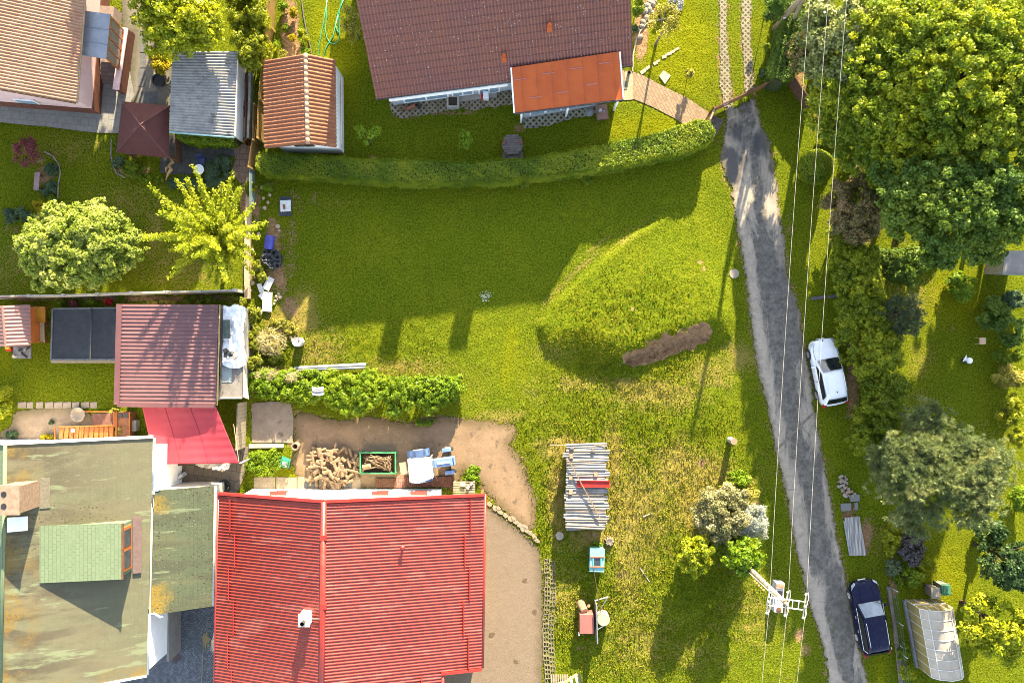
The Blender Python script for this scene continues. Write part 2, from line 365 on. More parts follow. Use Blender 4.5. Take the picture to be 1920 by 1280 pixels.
def ground_mat():
    n = NT("ground")
    big = n.noise(.28, 3, .6); mid = n.noise(1.6, 4, .65); fine = n.noise(9, 4, .7); vf = n.noise(34, 2, .6)
    soil = n.attr("soil"); dry = n.attr("dry"); lush = n.attr("lush"); thin = n.attr("thin"); mea = n.attr("meadow")
    g = n.mix(n.mr(big, .35, .66), (.076,.108,.004), (.108,.128,.005))
    g = n.mix(n.mr(mid, .38, .68, 0, .6), g, (.058,.086,.003))
    g = n.mix(n.ma('MULTIPLY', n.mr(lush, .2, 1.), .95), g, (.142,.148,.0015))
    g = n.mix(n.mr(fine, .44, .70, 0, .85), g, (.150,.155,.013))
    g = n.mix(n.mr(fine, .54, .34, 0, .8), g, (.028,.046,.002))
    # clover and plantain clumps in the rough meadow
    cl = n.ma('MULTIPLY', n.mr(n.noise(2.6, 4, .7, dist=.6), .52, .60), mea)
    g = n.mix(n.ma('MULTIPLY', cl, .65), g, (.040,.080,.005))
    # straw
    st = n.ma('ADD', dry, n.ma('MULTIPLY', n.ma('SUBTRACT', mid, .5), 1.0)); st = n.ma('ADD', st, n.ma('MULTIPLY', n.ma('SUBTRACT', fine, .5), 1.9))
    g = n.mix(n.ma('MULTIPLY', n.mr(n.ma('ADD', st, n.ma('MULTIPLY', mea, .07)), .30, .80), .92), g, n.mix(n.mr(vf, .35, .65), (.235,.175,.052), (.160,.135,.026)))
    # bare soil
    so = n.ma('MAXIMUM', soil, n.ma('MULTIPLY', thin, .62))
    so = n.ma('ADD', so, n.ma('MULTIPLY', n.ma('SUBTRACT', mid, .5), 1.2)); so = n.ma('ADD', so, n.ma('MULTIPLY', n.ma('SUBTRACT', fine, .5), .9))
    sc = n.mix(n.mr(n.noise(5, 4, .7), .35, .65), (.20,.112,.055), (.30,.18,.095))
    sc = n.mix(n.mr(n.noise(3.2, 4, .75), .50, .66, 0, .75), sc, (.085,.050,.027)); sc = n.mix(n.mr(n.noise(8, 3, .75), .58, .72, 0, .7), sc, (.40,.26,.155))
    sc = n.mix(n.mr(vf, .60, .68), sc, (.28,.24,.18))
    m = n.mr(so, .5, .78)
    col = n.mix(m, g, sc)
    # daisies scattered in the lawn
    dz = n.mr(n.vor(7.5), .045, .03); dm = n.mr(n.noise(.9, 2), .52, .62)
    col = n.mix(n.ma('MULTIPLY', n.ma('MULTIPLY', dz, dm), n.ma('SUBTRACT', .8, m)), col, (.5,.5,.38))
    h = n.ma('ADD', n.ma('MULTIPLY', fine, .7), n.ma('MULTIPLY', vf, .3))
    b1 = n.bump(h, 1., .13); b2 = n.bump(mid, .4, .15, b1)
    return n.bsdf(col, 1., b2, spec=.02)
ground = npmesh('ground', np.stack([X, Y, Z], -1).reshape(-1, 3), FQ, ground_mat(), smooth=True,
   attrs={'soil': soil.ravel(), 'dry': dry.ravel(), 'lush': lush.ravel(), 'thin': thin.ravel(), 'meadow': meadow.ravel()})
tag(ground, kind='structure')
_zr = None
def ground_z(x, y):
    i = int(np.clip(np.searchsorted(gx, x), 1, nx-1)); j = int(np.clip(np.searchsorted(gy, y), 1, ny-1))
    return float(Z[j, i])
def GG(u, v, dz=0.):
    p = G(u, v); p.z = ground_z(p.x, p.y)+dz
    q = G(u, v, p.z); q.z = p.z; return q

# ------------------------------------------------ flat sheets on the ground
def sheet(name, poly, mat, z=.012, jit=.06, step=.22):
    P = [Vector((p[0], p[1], 0)) for p in poly]; pts = []
    for i in range(len(P)):
        a, b = P[i], P[(i+1) % len(P)]; m = max(1, int((b-a).length/step))
        nrm = Vector((b.y-a.y, a.x-b.x, 0)).normalized()
        for j in range(m):
            q = a.lerp(b, j/m)
            w = ((float(fbm(np.array(q.x), np.array(q.y), 1.3, 4, .65))-.5)*4+(float(fbm(np.array(q.x+5), np.array(q.y), 4., 2, .65))-.5)*1.6)*jit
            pts.append((q + nrm*w).to_tuple()[:2])
    bm = bmesh.new(); vs = [bm.verts.new((x, y, z)) for x, y in pts]
    es = [bm.edges.new((vs[i], vs[(i+1) % len(vs)])) for i in range(len(vs))]
    bmesh.ops.triangle_fill(bm, use_beauty=True, edges=es)
    for f in bm.faces:
        if f.normal.z < 0: f.normal_flip()
    me = bpy.data.meshes.new(name); bm.to_mesh(me); bm.free(); me.materials.append(mat)
    o = bpy.data.objects.new(name, me); COL.objects.link(o); ORG[o.name] = Vector((0,0,0)); return tag(o, kind='structure')

def soft_sheet(name, poly, mat, z=.012, step=.2):
    """loose surface whose rim breaks up into the grass: a grid carrying its distance from the edge"""
    P = [(p[0], p[1]) for p in poly]; xs = [p[0] for p in P]; ys = [p[1] for p in P]
    ax = np.arange(max(-36, min(xs)-.7), min(40, max(xs)+.7), step); ay = np.arange(max(-27, min(ys)-.7), min(27, max(ys)+.7), step)
    XX, YY = np.meshgrid(ax, ay); d = sdf(XX, YY, P); ii = np.arange(XX.size).reshape(XX.shape)
    q = np.stack([ii[:-1,:-1], ii[:-1,1:], ii[1:,1:], ii[1:,:-1]], -1).reshape(-1, 4); q = q[(d.ravel()[q] < .55).all(1)]
    used = np.unique(q); rm = np.full(XX.size, -1); rm[used] = np.arange(len(used))
    V = np.stack([XX.ravel(), YY.ravel(), np.full(XX.size, z)], -1)[used]
    return tag(npmesh(name, V, rm[q], mat, attrs={'sd': d.ravel()[used]}), kind='structure')
def edge_alpha(n, w=.95):
    s = n.ma('ADD', n.attr('sd'), n.ma('MULTIPLY', n.ma('SUBTRACT', n.noise(1.6, 5, .75), .5), w)); s = n.ma('ADD', s, n.ma('MULTIPLY', n.ma('SUBTRACT', n.noise(12, 3, .7), .5), .30))
    return n.mr(s, .06, -.02)
def gravelly(name, a, b, c, spots=None, sp=.62, pits=True, oil=False, soft=0):
    n = NT(name); big = n.noise(.45, 4, .65, dist=.4); mid = n.noise(2.2, 5, .7); fine = n.noise(26, 3, .7)
    col = n.mix(n.mr(big, .36, .62), a, b); col = n.mix(n.mr(mid, .42, .72, 0, .7), col, c)
    col = n.mix(n.mr(fine, .35, .7, 0, .5), col, tuple(x*1.35 for x in a))
    col = n.mix(n.mr(fine, .45, .25, 0, .6), col, tuple(x*.45 for x in b))
    if pits: col = n.mix(n.mr(n.vor(6), .10, .06, 0, .8), col, tuple(min(.6, x*1.9) for x in a))
    if spots: col = n.mix(n.mr(n.noise(1.3, 4, .6), sp, sp+.11, 0, .8), col, spots)
    if oil:
        d = n.ma('ADD', n.vor(.62), n.ma('MULTIPLY', n.ma('SUBTRACT', n.noise(4, 4, .65), .5), .34))
        col = n.mix(n.mr(d, .13, .09, 0, .72), col, (.055,.036,.02))
    bp = n.bump(n.ma('ADD', fine, n.ma('MULTIPLY', mid, .8)), .55, .03)
    if soft: col = n.mix(n.mr(n.ma('ADD', n.attr('sd'), n.ma('MULTIPLY', n.ma('SUBTRACT', n.noise(2.2, 4, .7), .5), 1.3)), -.75, .05, 0, .8), col, tuple(q*r for q, r in zip(b, (.62,.66,.5))))
    return n.bsdf(col, .88, bp, spec=.12, alpha=edge_alpha(n, soft) if soft else None)
def pavers(name, a, b, mort, scale, w=.5, h=.25, ms=.02, rot=0, off=.5, bump=.4):
    n = NT(name)
    v = n.mapping(rot=(0,0,R(rot)))
    br = n.new("TexBrick", {'Vector': v, 'Color1': a, 'Color2': b, 'Mortar': mort, 'Scale': scale, 'Mortar Size': ms, 'Mortar Smooth': .3, 'Brick Width': w, 'Row Height': h, 'Bias': 0.}, offset=off)
    d = n.mix(n.mr(n.noise(2.2, 5, .65), .4, .7, 0, .6), br.outputs[0], tuple(x*.55 for x in a))
    d = n.mix(n.mr(n.noise(20, 3, .7), .5, .75, 0, .4), d, tuple(min(.7, x*1.4) for x in b))
    return n.bsdf(d, .85, n.bump(n.ma('SUBTRACT', n.noise(25, 3), n.ma('MULTIPLY', br.outputs[1], 1.5)), bump, .015), spec=.25)
def lattice(name, conc, earth, pitch=.2, t=.30, rot=45, soft=0):
    n = NT(name); v = n.mapping(rot=(0,0,R(rot))); x, y, z = n.xyz(v)
    pp = lambda q: n.ma('PINGPONG', q, pitch/2)
    dd = n.ma('MINIMUM', pp(x), pp(y)); wob = n.ma('MULTIPLY', n.ma('SUBTRACT', n.noise(7, 3), .5), .035)
    f = n.mr(n.ma('ADD', dd, wob), pitch*t*.5-.008, pitch*t*.5+.012)
    c = n.mix(n.mr(n.noise(3, 4, .7), .4, .68), conc, tuple(q*.55 for q in conc))
    e = n.mix(n.mr(n.noise(6, 4, .7), .42, .6), earth, (.05,.07,.01))
    wear = n.mr(n.noise(1.6, 4, .7), .58, .74)
    col = n.mix(wear, n.mix(f, c, e), n.mix(.5, conc, (.3,.2,.1)))
    return n.bsdf(col, .9, n.bump(n.ma('SUBTRACT', 1., f), .8, .03), spec=.1, alpha=edge_alpha(n, soft) if soft else None)
def cobbles(name):
    n = NT(name)
    # fans: rows of setts bent into arcs
    x, y, z = n.xyz(); 
    fx = n.ma('PINGPONG', x, .65); arc = n.ma('MULTIPLY', n.ma('MULTIPLY', fx, fx), .9)
    v2 = n.new("CombineXYZ", {0: x, 1: n.ma('ADD', y, arc), 2: 0.}).outputs[0]
    br = n.new("TexBrick", {'Vector': v2, 'Color1': (.075,.085,.10), 'Color2': (.16,.17,.19), 'Mortar': (.02,.023,.03), 'Scale': 1., 'Mortar Size': .012, 'Mortar Smooth': .3, 'Brick Width': .15, 'Row Height': .125, 'Bias': -.2}, offset=.5)
    c = n.mix(n.mr(n.noise(9, 2), .55, .75, 0, .6), br.outputs[0], (.24,.25,.26)); c = n.mix(n.mr(n.noise(.8, 4), .5, .7, 0, .5), c, (.05,.055,.065))
    return n.bsdf(c, .75, n.bump(n.ma('SUBTRACT', 1., br.outputs[1]), .7, .02), spec=.35)

road_n = NT("road_surface")
def road_mat(n):
    ac = n.attr("across"); big = n.noise(.35, 5, .7, n.mapping(scale=(1.6,.40,1)), .6); mid = n.noise(2.1, 6, .75); fine = n.noise(22, 3, .75)
    asph = n.mix(n.mr(mid, .35, .68), (.072,.065,.057), (.148,.132,.113))
    asph = n.mix(n.mr(fine, .5, .8, 0, .6), asph, (.30,.29,.27)); asph = n.mix(n.mr(fine, .45, .22, 0, .7), asph, (.04,.04,.042))
    grav = n.mix(n.mr(mid, .4, .65), (.31,.26,.205), (.22,.185,.148)); grav = n.mix(n.mr(fine, .5, .8, 0, .5), grav, (.42,.39,.35))
    grav = n.mix(n.mr(n.vor(9), .09, .05, 0, .7), grav, (.5,.47,.43))
    # worn, dusty edges and a pale streak where the tar has gone
    side = n.ma('ADD', n.ma('ABSOLUTE', n.ma('SUBTRACT', ac, .60)), n.ma('MULTIPLY', n.ma('SUBTRACT', big, .5), 1.7))
    side = n.ma('ADD', side, n.ma('MULTIPLY', n.ma('SUBTRACT', mid, .5), .35))
    c = n.mix(n.mr(side, .15, .40), asph, grav)
    gr = n.ma('MULTIPLY', n.mr(n.noise(1.1, 4, .7), .57, .68), n.attr("weeds"))
    c = n.mix(gr, c, n.mix(n.mr(fine, .4, .6), (.05,.075,.008), (.09,.10,.02)))
    dark_mask = n.ma('MULTIPLY', n.mr(n.noise(.5, 3, .6, n.mapping(scale=(1,.5,1), loc=(3,1,0))), .50, .62), n.attr("dark_stretch"))  # surface turns darker and smoother in patches near the top end
    c = n.mix(n.ma('MULTIPLY', dark_mask, .85), c, (.040,.041,.044))
    cr = n.new("TexVoronoi", {'Vector': n.mapping(scale=(1,.6,1)), 'Scale': .75}, feature='DISTANCE_TO_EDGE').outputs[0]
    crk = n.ma('MULTIPLY', n.mr(n.ma('ADD', n.ma('MULTIPLY', cr, 1.6), n.ma('MULTIPLY', n.ma('SUBTRACT', n.noise(5, 3), .5), .05)), .022, .008), n.mr(n.noise(.5, 2), .56, .62))
    c = n.mix(n.ma('MULTIPLY', crk, .35), c, (.06,.055,.045))
    ef = n.ma('ADD', n.ma('ABSOLUTE', n.ma('SUBTRACT', ac, .5)), n.ma('MULTIPLY', n.ma('SUBTRACT', n.noise(2.4, 4, .7), .5), .22))
    c = n.mix(n.mr(ef, .40, .52, 0, .8), c, n.mix(n.mr(fine, .4, .6), (.15,.115,.075), (.085,.075,.03)))
    b = n.bump(n.ma('ADD', fine, mid), .6, .03)
    return n.bsdf(c, n.mix(dark_mask, (.9,.9,.9), (.6,.6,.6)), b, spec=.12, alpha=edge_alpha(n, 1.1))
def build_road():
    L = np.array([G(*p)[:2] for p in ROAD_L]); Rr = np.array([G(*p)[:2] for p in ROAD_R])
    def res(P, m):
        s = np.r_[0, np.cumsum(np.hypot(*np.diff(P, axis=0).T))]; t = np.linspace(0, s[-1], m)
        return np.stack([np.interp(t, s, P[:,0]), np.interp(t, s, P[:,1])], -1)
    m, k = 300, 27; A, B = res(L, m), res(Rr, m)
    t = np.linspace(-.16, 1.16, k)
    P = A[:,None]*(1-t)[None,:,None] + B[:,None]*t[None,:,None]
    al_ = np.r_[0, np.cumsum(np.hypot(*np.diff((A+B)/2, axis=0).T))][:,None]; wid = np.hypot(*(B-A).T)[:,None]; sdv = np.maximum((np.abs(t-.5)-.5)[None,:]*wid, .45-al_*.8)
    z = .010 + .05*np.maximum(0, .25-(t-.5)**2)[None,:] + .02*(fbm(P[:,:,0], P[:,:,1], .9, 3)-.5)
    V = np.concatenate([P, z[:,:,None]], -1).reshape(-1, 3)
    ii = np.arange(m*k).reshape(m, k)
    Fq = np.stack([ii[:-1,:-1], ii[1:,:-1], ii[1:,1:], ii[:-1,1:]], -1).reshape(-1, 4)
    v = 640 - V[:,1]/px()
    dark_stretch = np.clip(np.exp(-((v-330)/110)**2)*1.2 + .6*np.exp(-((v-240)/60)**2), 0, 1)
    ac = np.tile(t, m)
    weeds = np.exp(-((ac-.45)/.13)**2)*np.clip((v-760)/200, 0, 1) + np.exp(-((ac-.4)/.3)**2)*np.exp(-((v-215)/60)**2)*1.2
    o = npmesh('road', V, Fq, road_mat(road_n), attrs={'sd': sdv.ravel(), 'across': ac, 'dark_stretch': dark_stretch, 'weeds': np.clip(weeds, 0, 1)})
    tag(o, kind='structure')
build_road()
soft_sheet('gravel_yard', PGRID['gravel_yard'], gravelly('gravel_yard', (.182,.122,.075), (.135,.093,.058), (.215,.148,.092), (.085,.062,.045), .57, True, False, 1.3), .010)
sheet('concrete_slab', PGRID['concrete_slab'], gravelly('old_concrete', (.21,.165,.125), (.155,.122,.095), (.24,.20,.155), (.10,.08,.062), .58, False), .016, .03)
soft_sheet('asphalt_drive', PGRID['asphalt_drive'], gravelly('pale_asphalt', (.136,.102,.073), (.125,.094,.068), (.150,.114,.082), None, .6, False, True, .35), .012)
sheet('cobbled_patio', PGRID['cobbled_patio'], cobbles('cobbles'), .012, 0)
sheet('paved_passage', PGRID['paved_passage'], pavers('grey_slabs', (.13,.11,.085), (.10,.085,.07), (.05,.045,.03), 1, .6, .6, .02, 8), .014, .01)
soft_sheet('gravel_terrace', PGRID['gravel_terrace'], gravelly('beige_gravel', (.23,.17,.125), (.17,.13,.095), (.30,.24,.175), soft=.6), .012)
sheet('house_paving', PGRID['house_paving'], pavers('grey_pavers', (.20,.19,.175), (.17,.165,.155), (.10,.10,.085), 1, .5, .5, .012, 5), .014, .01)
soft_sheet('gravel_path', PGRID['gravel_path'], gravelly('path_gravel', (.155,.135,.11), (.105,.095,.08), (.23,.205,.165), soft=.4), .011)
sheet('dark_patio', PGRID['dark_patio'], pavers('dark_slabs', (.075,.07,.065), (.06,.058,.055), (.03,.03,.025), 1, .5, .5, .015, 10), .012, .06)
sheet('clay_paving', PGRID['clay_paving'], pavers('clay_pavers', (.20,.125,.09), (.16,.105,.08), (.08,.06,.04), 1, .4, .4, .02, 3), .015, .03)
sheet('brick_path', PGRID['brick_path'], pavers('brick_pavers', (.24,.165,.105), (.20,.135,.085), (.10,.072,.045), 1, .42, .20, .016, 62), .014, .02)
sheet('lattice_terrace', PGRID['lattice_terrace'], lattice('lattice_a', (.24,.20,.15), (.07,.05,.03), .26, .42), .013, .10)
sheet('lattice_strip', PGRID['lattice_strip'], lattice('lattice_b', (.26,.24,.19), (.05,.05,.03), .28, .42), .013, .10)
_lt = lattice('lattice_c', (.205,.175,.13), (.075,.062,.03), .24, .44, 45, .5)
soft_sheet('paver_track', PGRID['paver_track'], _lt, .013, .12)
soft_sheet('paver_track', PT2, _lt, .013, .12)
sheet('brick_apron', PGRID['brick_apron'], pavers('apron_bricks', (.12,.105,.10), (.10,.09,.085), (.05,.045,.04), 1, .3, .3, .02, 20), .014, .02)
# ================================================================= FOLIAGE
def unit(a): return a/np.maximum(np.linalg.norm(a, axis=-1, keepdims=True), 1e-9)
def rdir(n): return unit(RNG.normal(size=(n, 3)))
def leaf_mesh(name, P, N, S, mat, parent=None, asp=.55, rnd=None, droop=None, T=None, kite=.0):
    """one leaf = one small four-cornered blade at P facing N, half length S"""
    n = len(P); N = unit(N)
    if T is None:
        T = np.cross(N, rdir(n))
    T = unit(T - N*np.sum(T*N, -1, keepdims=True)); B = np.cross(N, T); S = np.asarray(S).reshape(-1, 1)*np.ones((n, 1))
    V = np.stack([P+T*S, P+B*S*asp+T*S*kite, P-T*S, P-B*S*asp+T*S*kite], 1).reshape(-1, 3)
    Fq = np.arange(4*n).reshape(n, 4)
    if rnd is None: rnd = RNG.random(n)
    return npmesh(name, V, Fq, mat, parent, smooth=False, face_attrs={'rnd': rnd})
def lumps_in(c, r, n, lr, low=-.25, shell=(.55,.85)):
    d = rdir(n*4); d = d[d[:,2] > low][:n]; m = len(d)
    k = RNG.uniform(shell[0], shell[1], (m, 1))
    return np.array(c)+d*k*np.array(r), lr*RNG.uniform(.65, 1.3, m)
def lump_leaves(LC, LR, per, size, upb=.45, flat=.8, shell=(.55,1.08), outer=None, squash=None):
    """leaves over many small lumps, most of them near each lump's surface"""
    w = LR**2; cnt = np.maximum(3, (per*len(LC)*w/w.sum()).astype(int))
    idx = np.repeat(np.arange(len(LC)), cnt); n = len(idx)
    d = rdir(n); k = RNG.uniform(shell[0]**2, shell[1]**2, (n, 1))**.5
    off = d*k*LR[idx][:,None]; off[:,2] *= flat
    P = LC[idx]+off
    N = d*.6+np.array([0,0,upb])+RNG.normal(size=(n,3))*.42
    S = size*RNG.uniform(.65, 1.35, n)
    lr = RNG.random(len(LC))[idx]*.45+RNG.random(n)*.55
    return P, N, S, lr
def clump_leaves(LC, LR, ncl, rcl, per, size, upb=.3, flat=.6, low=-.45, w=None):
    """leaves gathered in small sprays that stand off the larger boughs"""
    w = LR**2 if w is None else w; idx = RNG.choice(len(LC), ncl, p=w/w.sum())
    d = rdir(ncl); d[:,2] = np.where(d[:,2] < low, -d[:,2], d[:,2])
    C = LC[idx]+d*(LR[idx]*RNG.uniform(.35, 1.15, ncl))[:,None]*np.array([1,1,.85])
    rc = rcl*RNG.uniform(.55, 1.35, ncl); cr = RNG.random(ncl)
    k = np.repeat(np.arange(ncl), np.maximum(4, (per*(rc/rcl)**2).astype(int))); n = len(k)
    e = rdir(n); P = C[k]+e*(rc[k]*RNG.uniform(.25, 1., n)**.6)[:,None]*np.array([1,1,flat])
    N = e*.45+d[k]*.35+np.array([0,0,upb])+RNG.normal(size=(n,3))*.5
    N = np.where((N[:,2:3] < 0) & (RNG.random((n,1)) < .7), -N, N)
    return P, N, size*RNG.uniform(.6, 1.4, n), cr[k]*.42+RNG.random(n)*.58
def trunk_mesh(name, base, top, r, mat, parent, limbs=(), n=7):
    mb = MB(); base = Vector(base); top = Vector(top); pts = []
    for i in range(6):
        t = i/5; p = base.lerp(top, t); p += Vector((random.uniform(-1,1), random.uniform(-1,1), 0))*r*.5*(0 < i)
        pts.append(p)
    mb.tube(pts, [r*(1.25 if i == 0 else 1-.13*i) for i in range(6)], n)
    for q in limbs:
        q = Vector(q); a = base.lerp(top, random.uniform(.35, .9)); m = a.lerp(q, .5)+Vector((0,0,.12*(q-a).length))
        mb.tube([a, m, q], [r*.42, r*.26, r*.08], 5)
    return mb.build(name, mat, parent, True)
BARK = pm('bark', (.075,.055,.038), (.045,.034,.025), 3, .95, .9, 14, .03)
BARKG = pm('grey_bark', (.14,.125,.10), (.09,.08,.065), 3, .95, .9, 14, .03)
LM = {
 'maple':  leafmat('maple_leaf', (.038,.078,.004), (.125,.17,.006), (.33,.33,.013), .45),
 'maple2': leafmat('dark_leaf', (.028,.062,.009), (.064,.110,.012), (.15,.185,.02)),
 'lime':   leafmat('lime_leaf', (.11,.15,.004), (.20,.225,.006), (.31,.30,.012), .45),
 'cherry': leafmat('cherry_leaf', (.10,.15,.005), (.22,.25,.008), (.33,.325,.02), .45),
 'vib':    leafmat('viburnum_leaf', (.085,.125,.012), (.19,.235,.03), (.37,.37,.11)),
 'silver': leafmat('silver_leaf', (.055,.08,.02), (.15,.175,.055), (.32,.31,.13)),
 'whiteb': leafmat('blossom_leaf', (.055,.065,.02), (.19,.18,.075), (.52,.45,.33)),
 'grey':   leafmat('grey_leaf', (.07,.08,.065), (.22,.24,.21), (.48,.50,.46)),
 'thuja':  leafmat('thuja_leaf', (.060,.088,.004), (.17,.185,.006), (.29,.275,.008), .4),
 'hedge':  leafmat('hedge_leaf', (.036,.076,.003), (.098,.142,.005), (.22,.24,.011)),
 'fresh':  leafmat('fresh_leaf', (.050,.10,.004), (.105,.165,.005), (.19,.24,.008)),
 'ivy':    leafmat('ivy_leaf', (.085,.105,.005), (.135,.150,.010), (.20,.20,.03)),
 'pine':   leafmat('pine_needle', (.046,.068,.027), (.105,.134,.052), (.23,.225,.08), .3, .01),
 'yew':    leafmat('dark_conifer', (.032,.052,.024), (.068,.090,.042), (.12,.14,.065), .2),
 'dead':   leafmat('dead_leaf', (.045,.044,.014), (.088,.078,.026), (.24,.145,.075), .2),
 'gold':   leafmat('golden_leaf', (.16,.14,.004), (.25,.20,.005), (.34,.27,.012)),
 'goldg':  leafmat('yellow_green_leaf', (.12,.125,.01), (.22,.20,.03), (.36,.30,.09)),
 'red':    leafmat('red_maple_leaf', (.09,.024,.026), (.15,.042,.045), (.21,.07,.07)),
 'scarlet':leafmat('scarlet_leaf', (.20,.008,.012), (.34,.012,.018), (.45,.03,.03)),
 'purple': leafmat('purple_flower', (.16,.17,.12), (.26,.26,.28), (.38,.37,.42), .2),
 'black':  leafmat('dark_purple_leaf', (.010,.007,.007), (.024,.018,.018), (.075,.06,.058), .1, .05),
 'bluegr': leafmat('blue_green_leaf', (.030,.060,.026), (.055,.090,.045), (.09,.13,.06)),
 'deep':   leafmat('deep_green_leaf', (.012,.030,.010), (.030,.060,.018), (.07,.105,.025)),
 'straw':  leafmat('straw', (.16,.13,.05), (.28,.23,.11), (.42,.36,.2), .2),
 'dkhedge':leafmat('deep_hedge_leaf', (.040,.070,.004), (.120,.155,.006), (.30,.30,.012), .4),
}
def crown_tree(name, label, cat, u, v, zc, ru, rv, hz, leaf, n=None, size=.11, nl=None, lr=None, lumps=None, group=None, base=None, tr=None, dens=260, bark=None, low=-.25, upb=.45, asp=.6, ang=0, shell=(.55,.86), trunkname='trunk', squash=1., rcl=None, cover=3.9):
    c = G(u, v, zc); k = px(1, zc); rx, ry = ru*k, rv*k
    b = base or (c.x, c.y); gz = ground_z(b[0], b[1])
    t = thing(name, label, cat, (b[0], b[1], gz-.02), group)
    nl = nl or max(14, int(rx*ry*5)); lr = lr or .33*min(rx, ry)
    LC, LR = lumps_in((0,0,0), (rx-lr*.45, ry-lr*.45, max(hz-lr*.4, .2)), nl, lr, low, shell)
    if ang: 
        ca, sa = math.cos(R(ang)), math.sin(R(ang)); LC = LC @ np.array([[ca,sa,0],[-sa,ca,0],[0,0,1]])
    LC = LC + np.array(c)
    if lumps:
        L2 = np.array([G(a[0], a[1], a[2]) for a in lumps]); R2 = np.array([a[3]*px(1, a[2]) for a in lumps])
        LC = np.concatenate([LC, L2]); LR = np.concatenate([LR, R2])
    LC[:,2] = np.maximum(LC[:,2], gz+LR*.6)
    rcl = rcl or min(.27, .13*math.sqrt(rx*ry)+.04)
    area = math.pi*rx*ry*1.5 + (sum(math.pi*a[3]**2*px(1, a[2])**2 for a in lumps) if lumps else 0)
    wt = LR**2/np.sum(LR[:len(LC)-(len(lumps) if lumps else 0)]**2)*math.pi*rx*ry*1.5
    if lumps: wt[-len(lumps):] = [math.pi*a[3]**2*px(1, a[2])**2 for a in lumps]
    ncl = int(cover*area/(math.pi*rcl**2)); per = max(8, int(2.0*math.pi*rcl**2/(1.2*size**2))) if n is None else max(5, int(n/ncl))
    P, N, S, rn = clump_leaves(LC, LR, ncl, rcl, per, size, upb*.6, .65, max(low, -.6), wt)
    P[:,2] = np.maximum(P[:,2], gz+.04)
    ks = RNG.choice(len(LC), min(9, len(LC)), replace=False)
    trunk_mesh(trunkname, (b[0], b[1], gz-.1), (c.x, c.y, max(zc, gz+.15)), tr or .04+.045*max(rx, ry)**.9, bark or BARK, t, [LC[i] for i in ks])
    leaf_mesh('crown', P, N, S, LM[leaf], t, asp, rn)
    return t
def bush(name, label, cat, u, v, r, h, leaf, rv=None, n=None, size=.075, group=None, dens=330, lr=None, nl=None, upb=.5, ang=0, asp=.6):
    """low shrub: stems and a crown that reaches the ground"""
    return crown_tree(name, label, cat, u, v, h*.5, r, rv or r, h*.5, leaf, n, size, nl, lr, None, group, None, .03, dens, BARK, -.75, upb, asp, ang, (.5,.85), 'stems')
def conifer(name, label, u, v, zc, ru, rv, hz, leaf, tufts, nl=.24, per=34, tr=.2, group=None, ang=0, lumps=None, lr=None, low=-.2, nlump=None):
    """pine: needles stand in round tufts at the twig ends"""
    c = G(u, v, zc); k = px(1, zc); rx, ry = ru*k, rv*k; gz = ground_z(c.x, c.y)
    t = thing(name, label, 'tree', (c.x, c.y, gz-.02), group)
    lr = lr or .27*min(rx, ry)
    LC, LR = lumps_in((0,0,0), (rx-lr*.5, ry-lr*.5, hz-lr*.4), nlump or int(rx*ry*3.2), lr, low)
    if ang:
        ca, sa = math.cos(R(ang)), math.sin(R(ang)); LC = LC @ np.array([[ca,sa,0],[-sa,ca,0],[0,0,1]])
    LC = LC+np.array(c)
    if lumps:
        LC = np.concatenate([LC, np.array([G(a[0], a[1], a[2]) for a in lumps])]); LR = np.concatenate([LR, np.array([a[3]*px(1, a[2]) for a in lumps])])
    wt = LR**2*np.r_[np.ones(len(LR)-(len(lumps) if lumps else 0)), np.full(len(lumps) if lumps else 0, 2.)]
    TP, TN, _, tr_ = clump_leaves(LC, LR, tufts//5, nl*1.5, 5, 1., .5, .8, -.4, wt)
    idx = np.repeat(np.arange(len(TP)), per); n = len(idx)
    D = unit(rdir(n)+unit(TN)[idx]*.75+np.array([0,0,.25])); L = nl*RNG.uniform(.7, 1.2, n)
    P = TP[idx]+D*L[:,None]*.55
    N = unit(np.cross(D, rdir(n)))
    N = np.where(N[:,2:3] < 0, -N, N)
    ks = RNG.choice(len(LC), 14, replace=True)
    trunk_mesh('trunk', (c.x, c.y, gz-.1), (c.x, c.y, zc+hz*.4), tr, BARK, t, [LC[i] for i in ks])
    leaf_mesh('crown', P, N, L*.55, LM[leaf], t, .13, np.clip(tr_[idx]*.7+RNG.random(n)*.3, 0, 1), T=D)
    return t
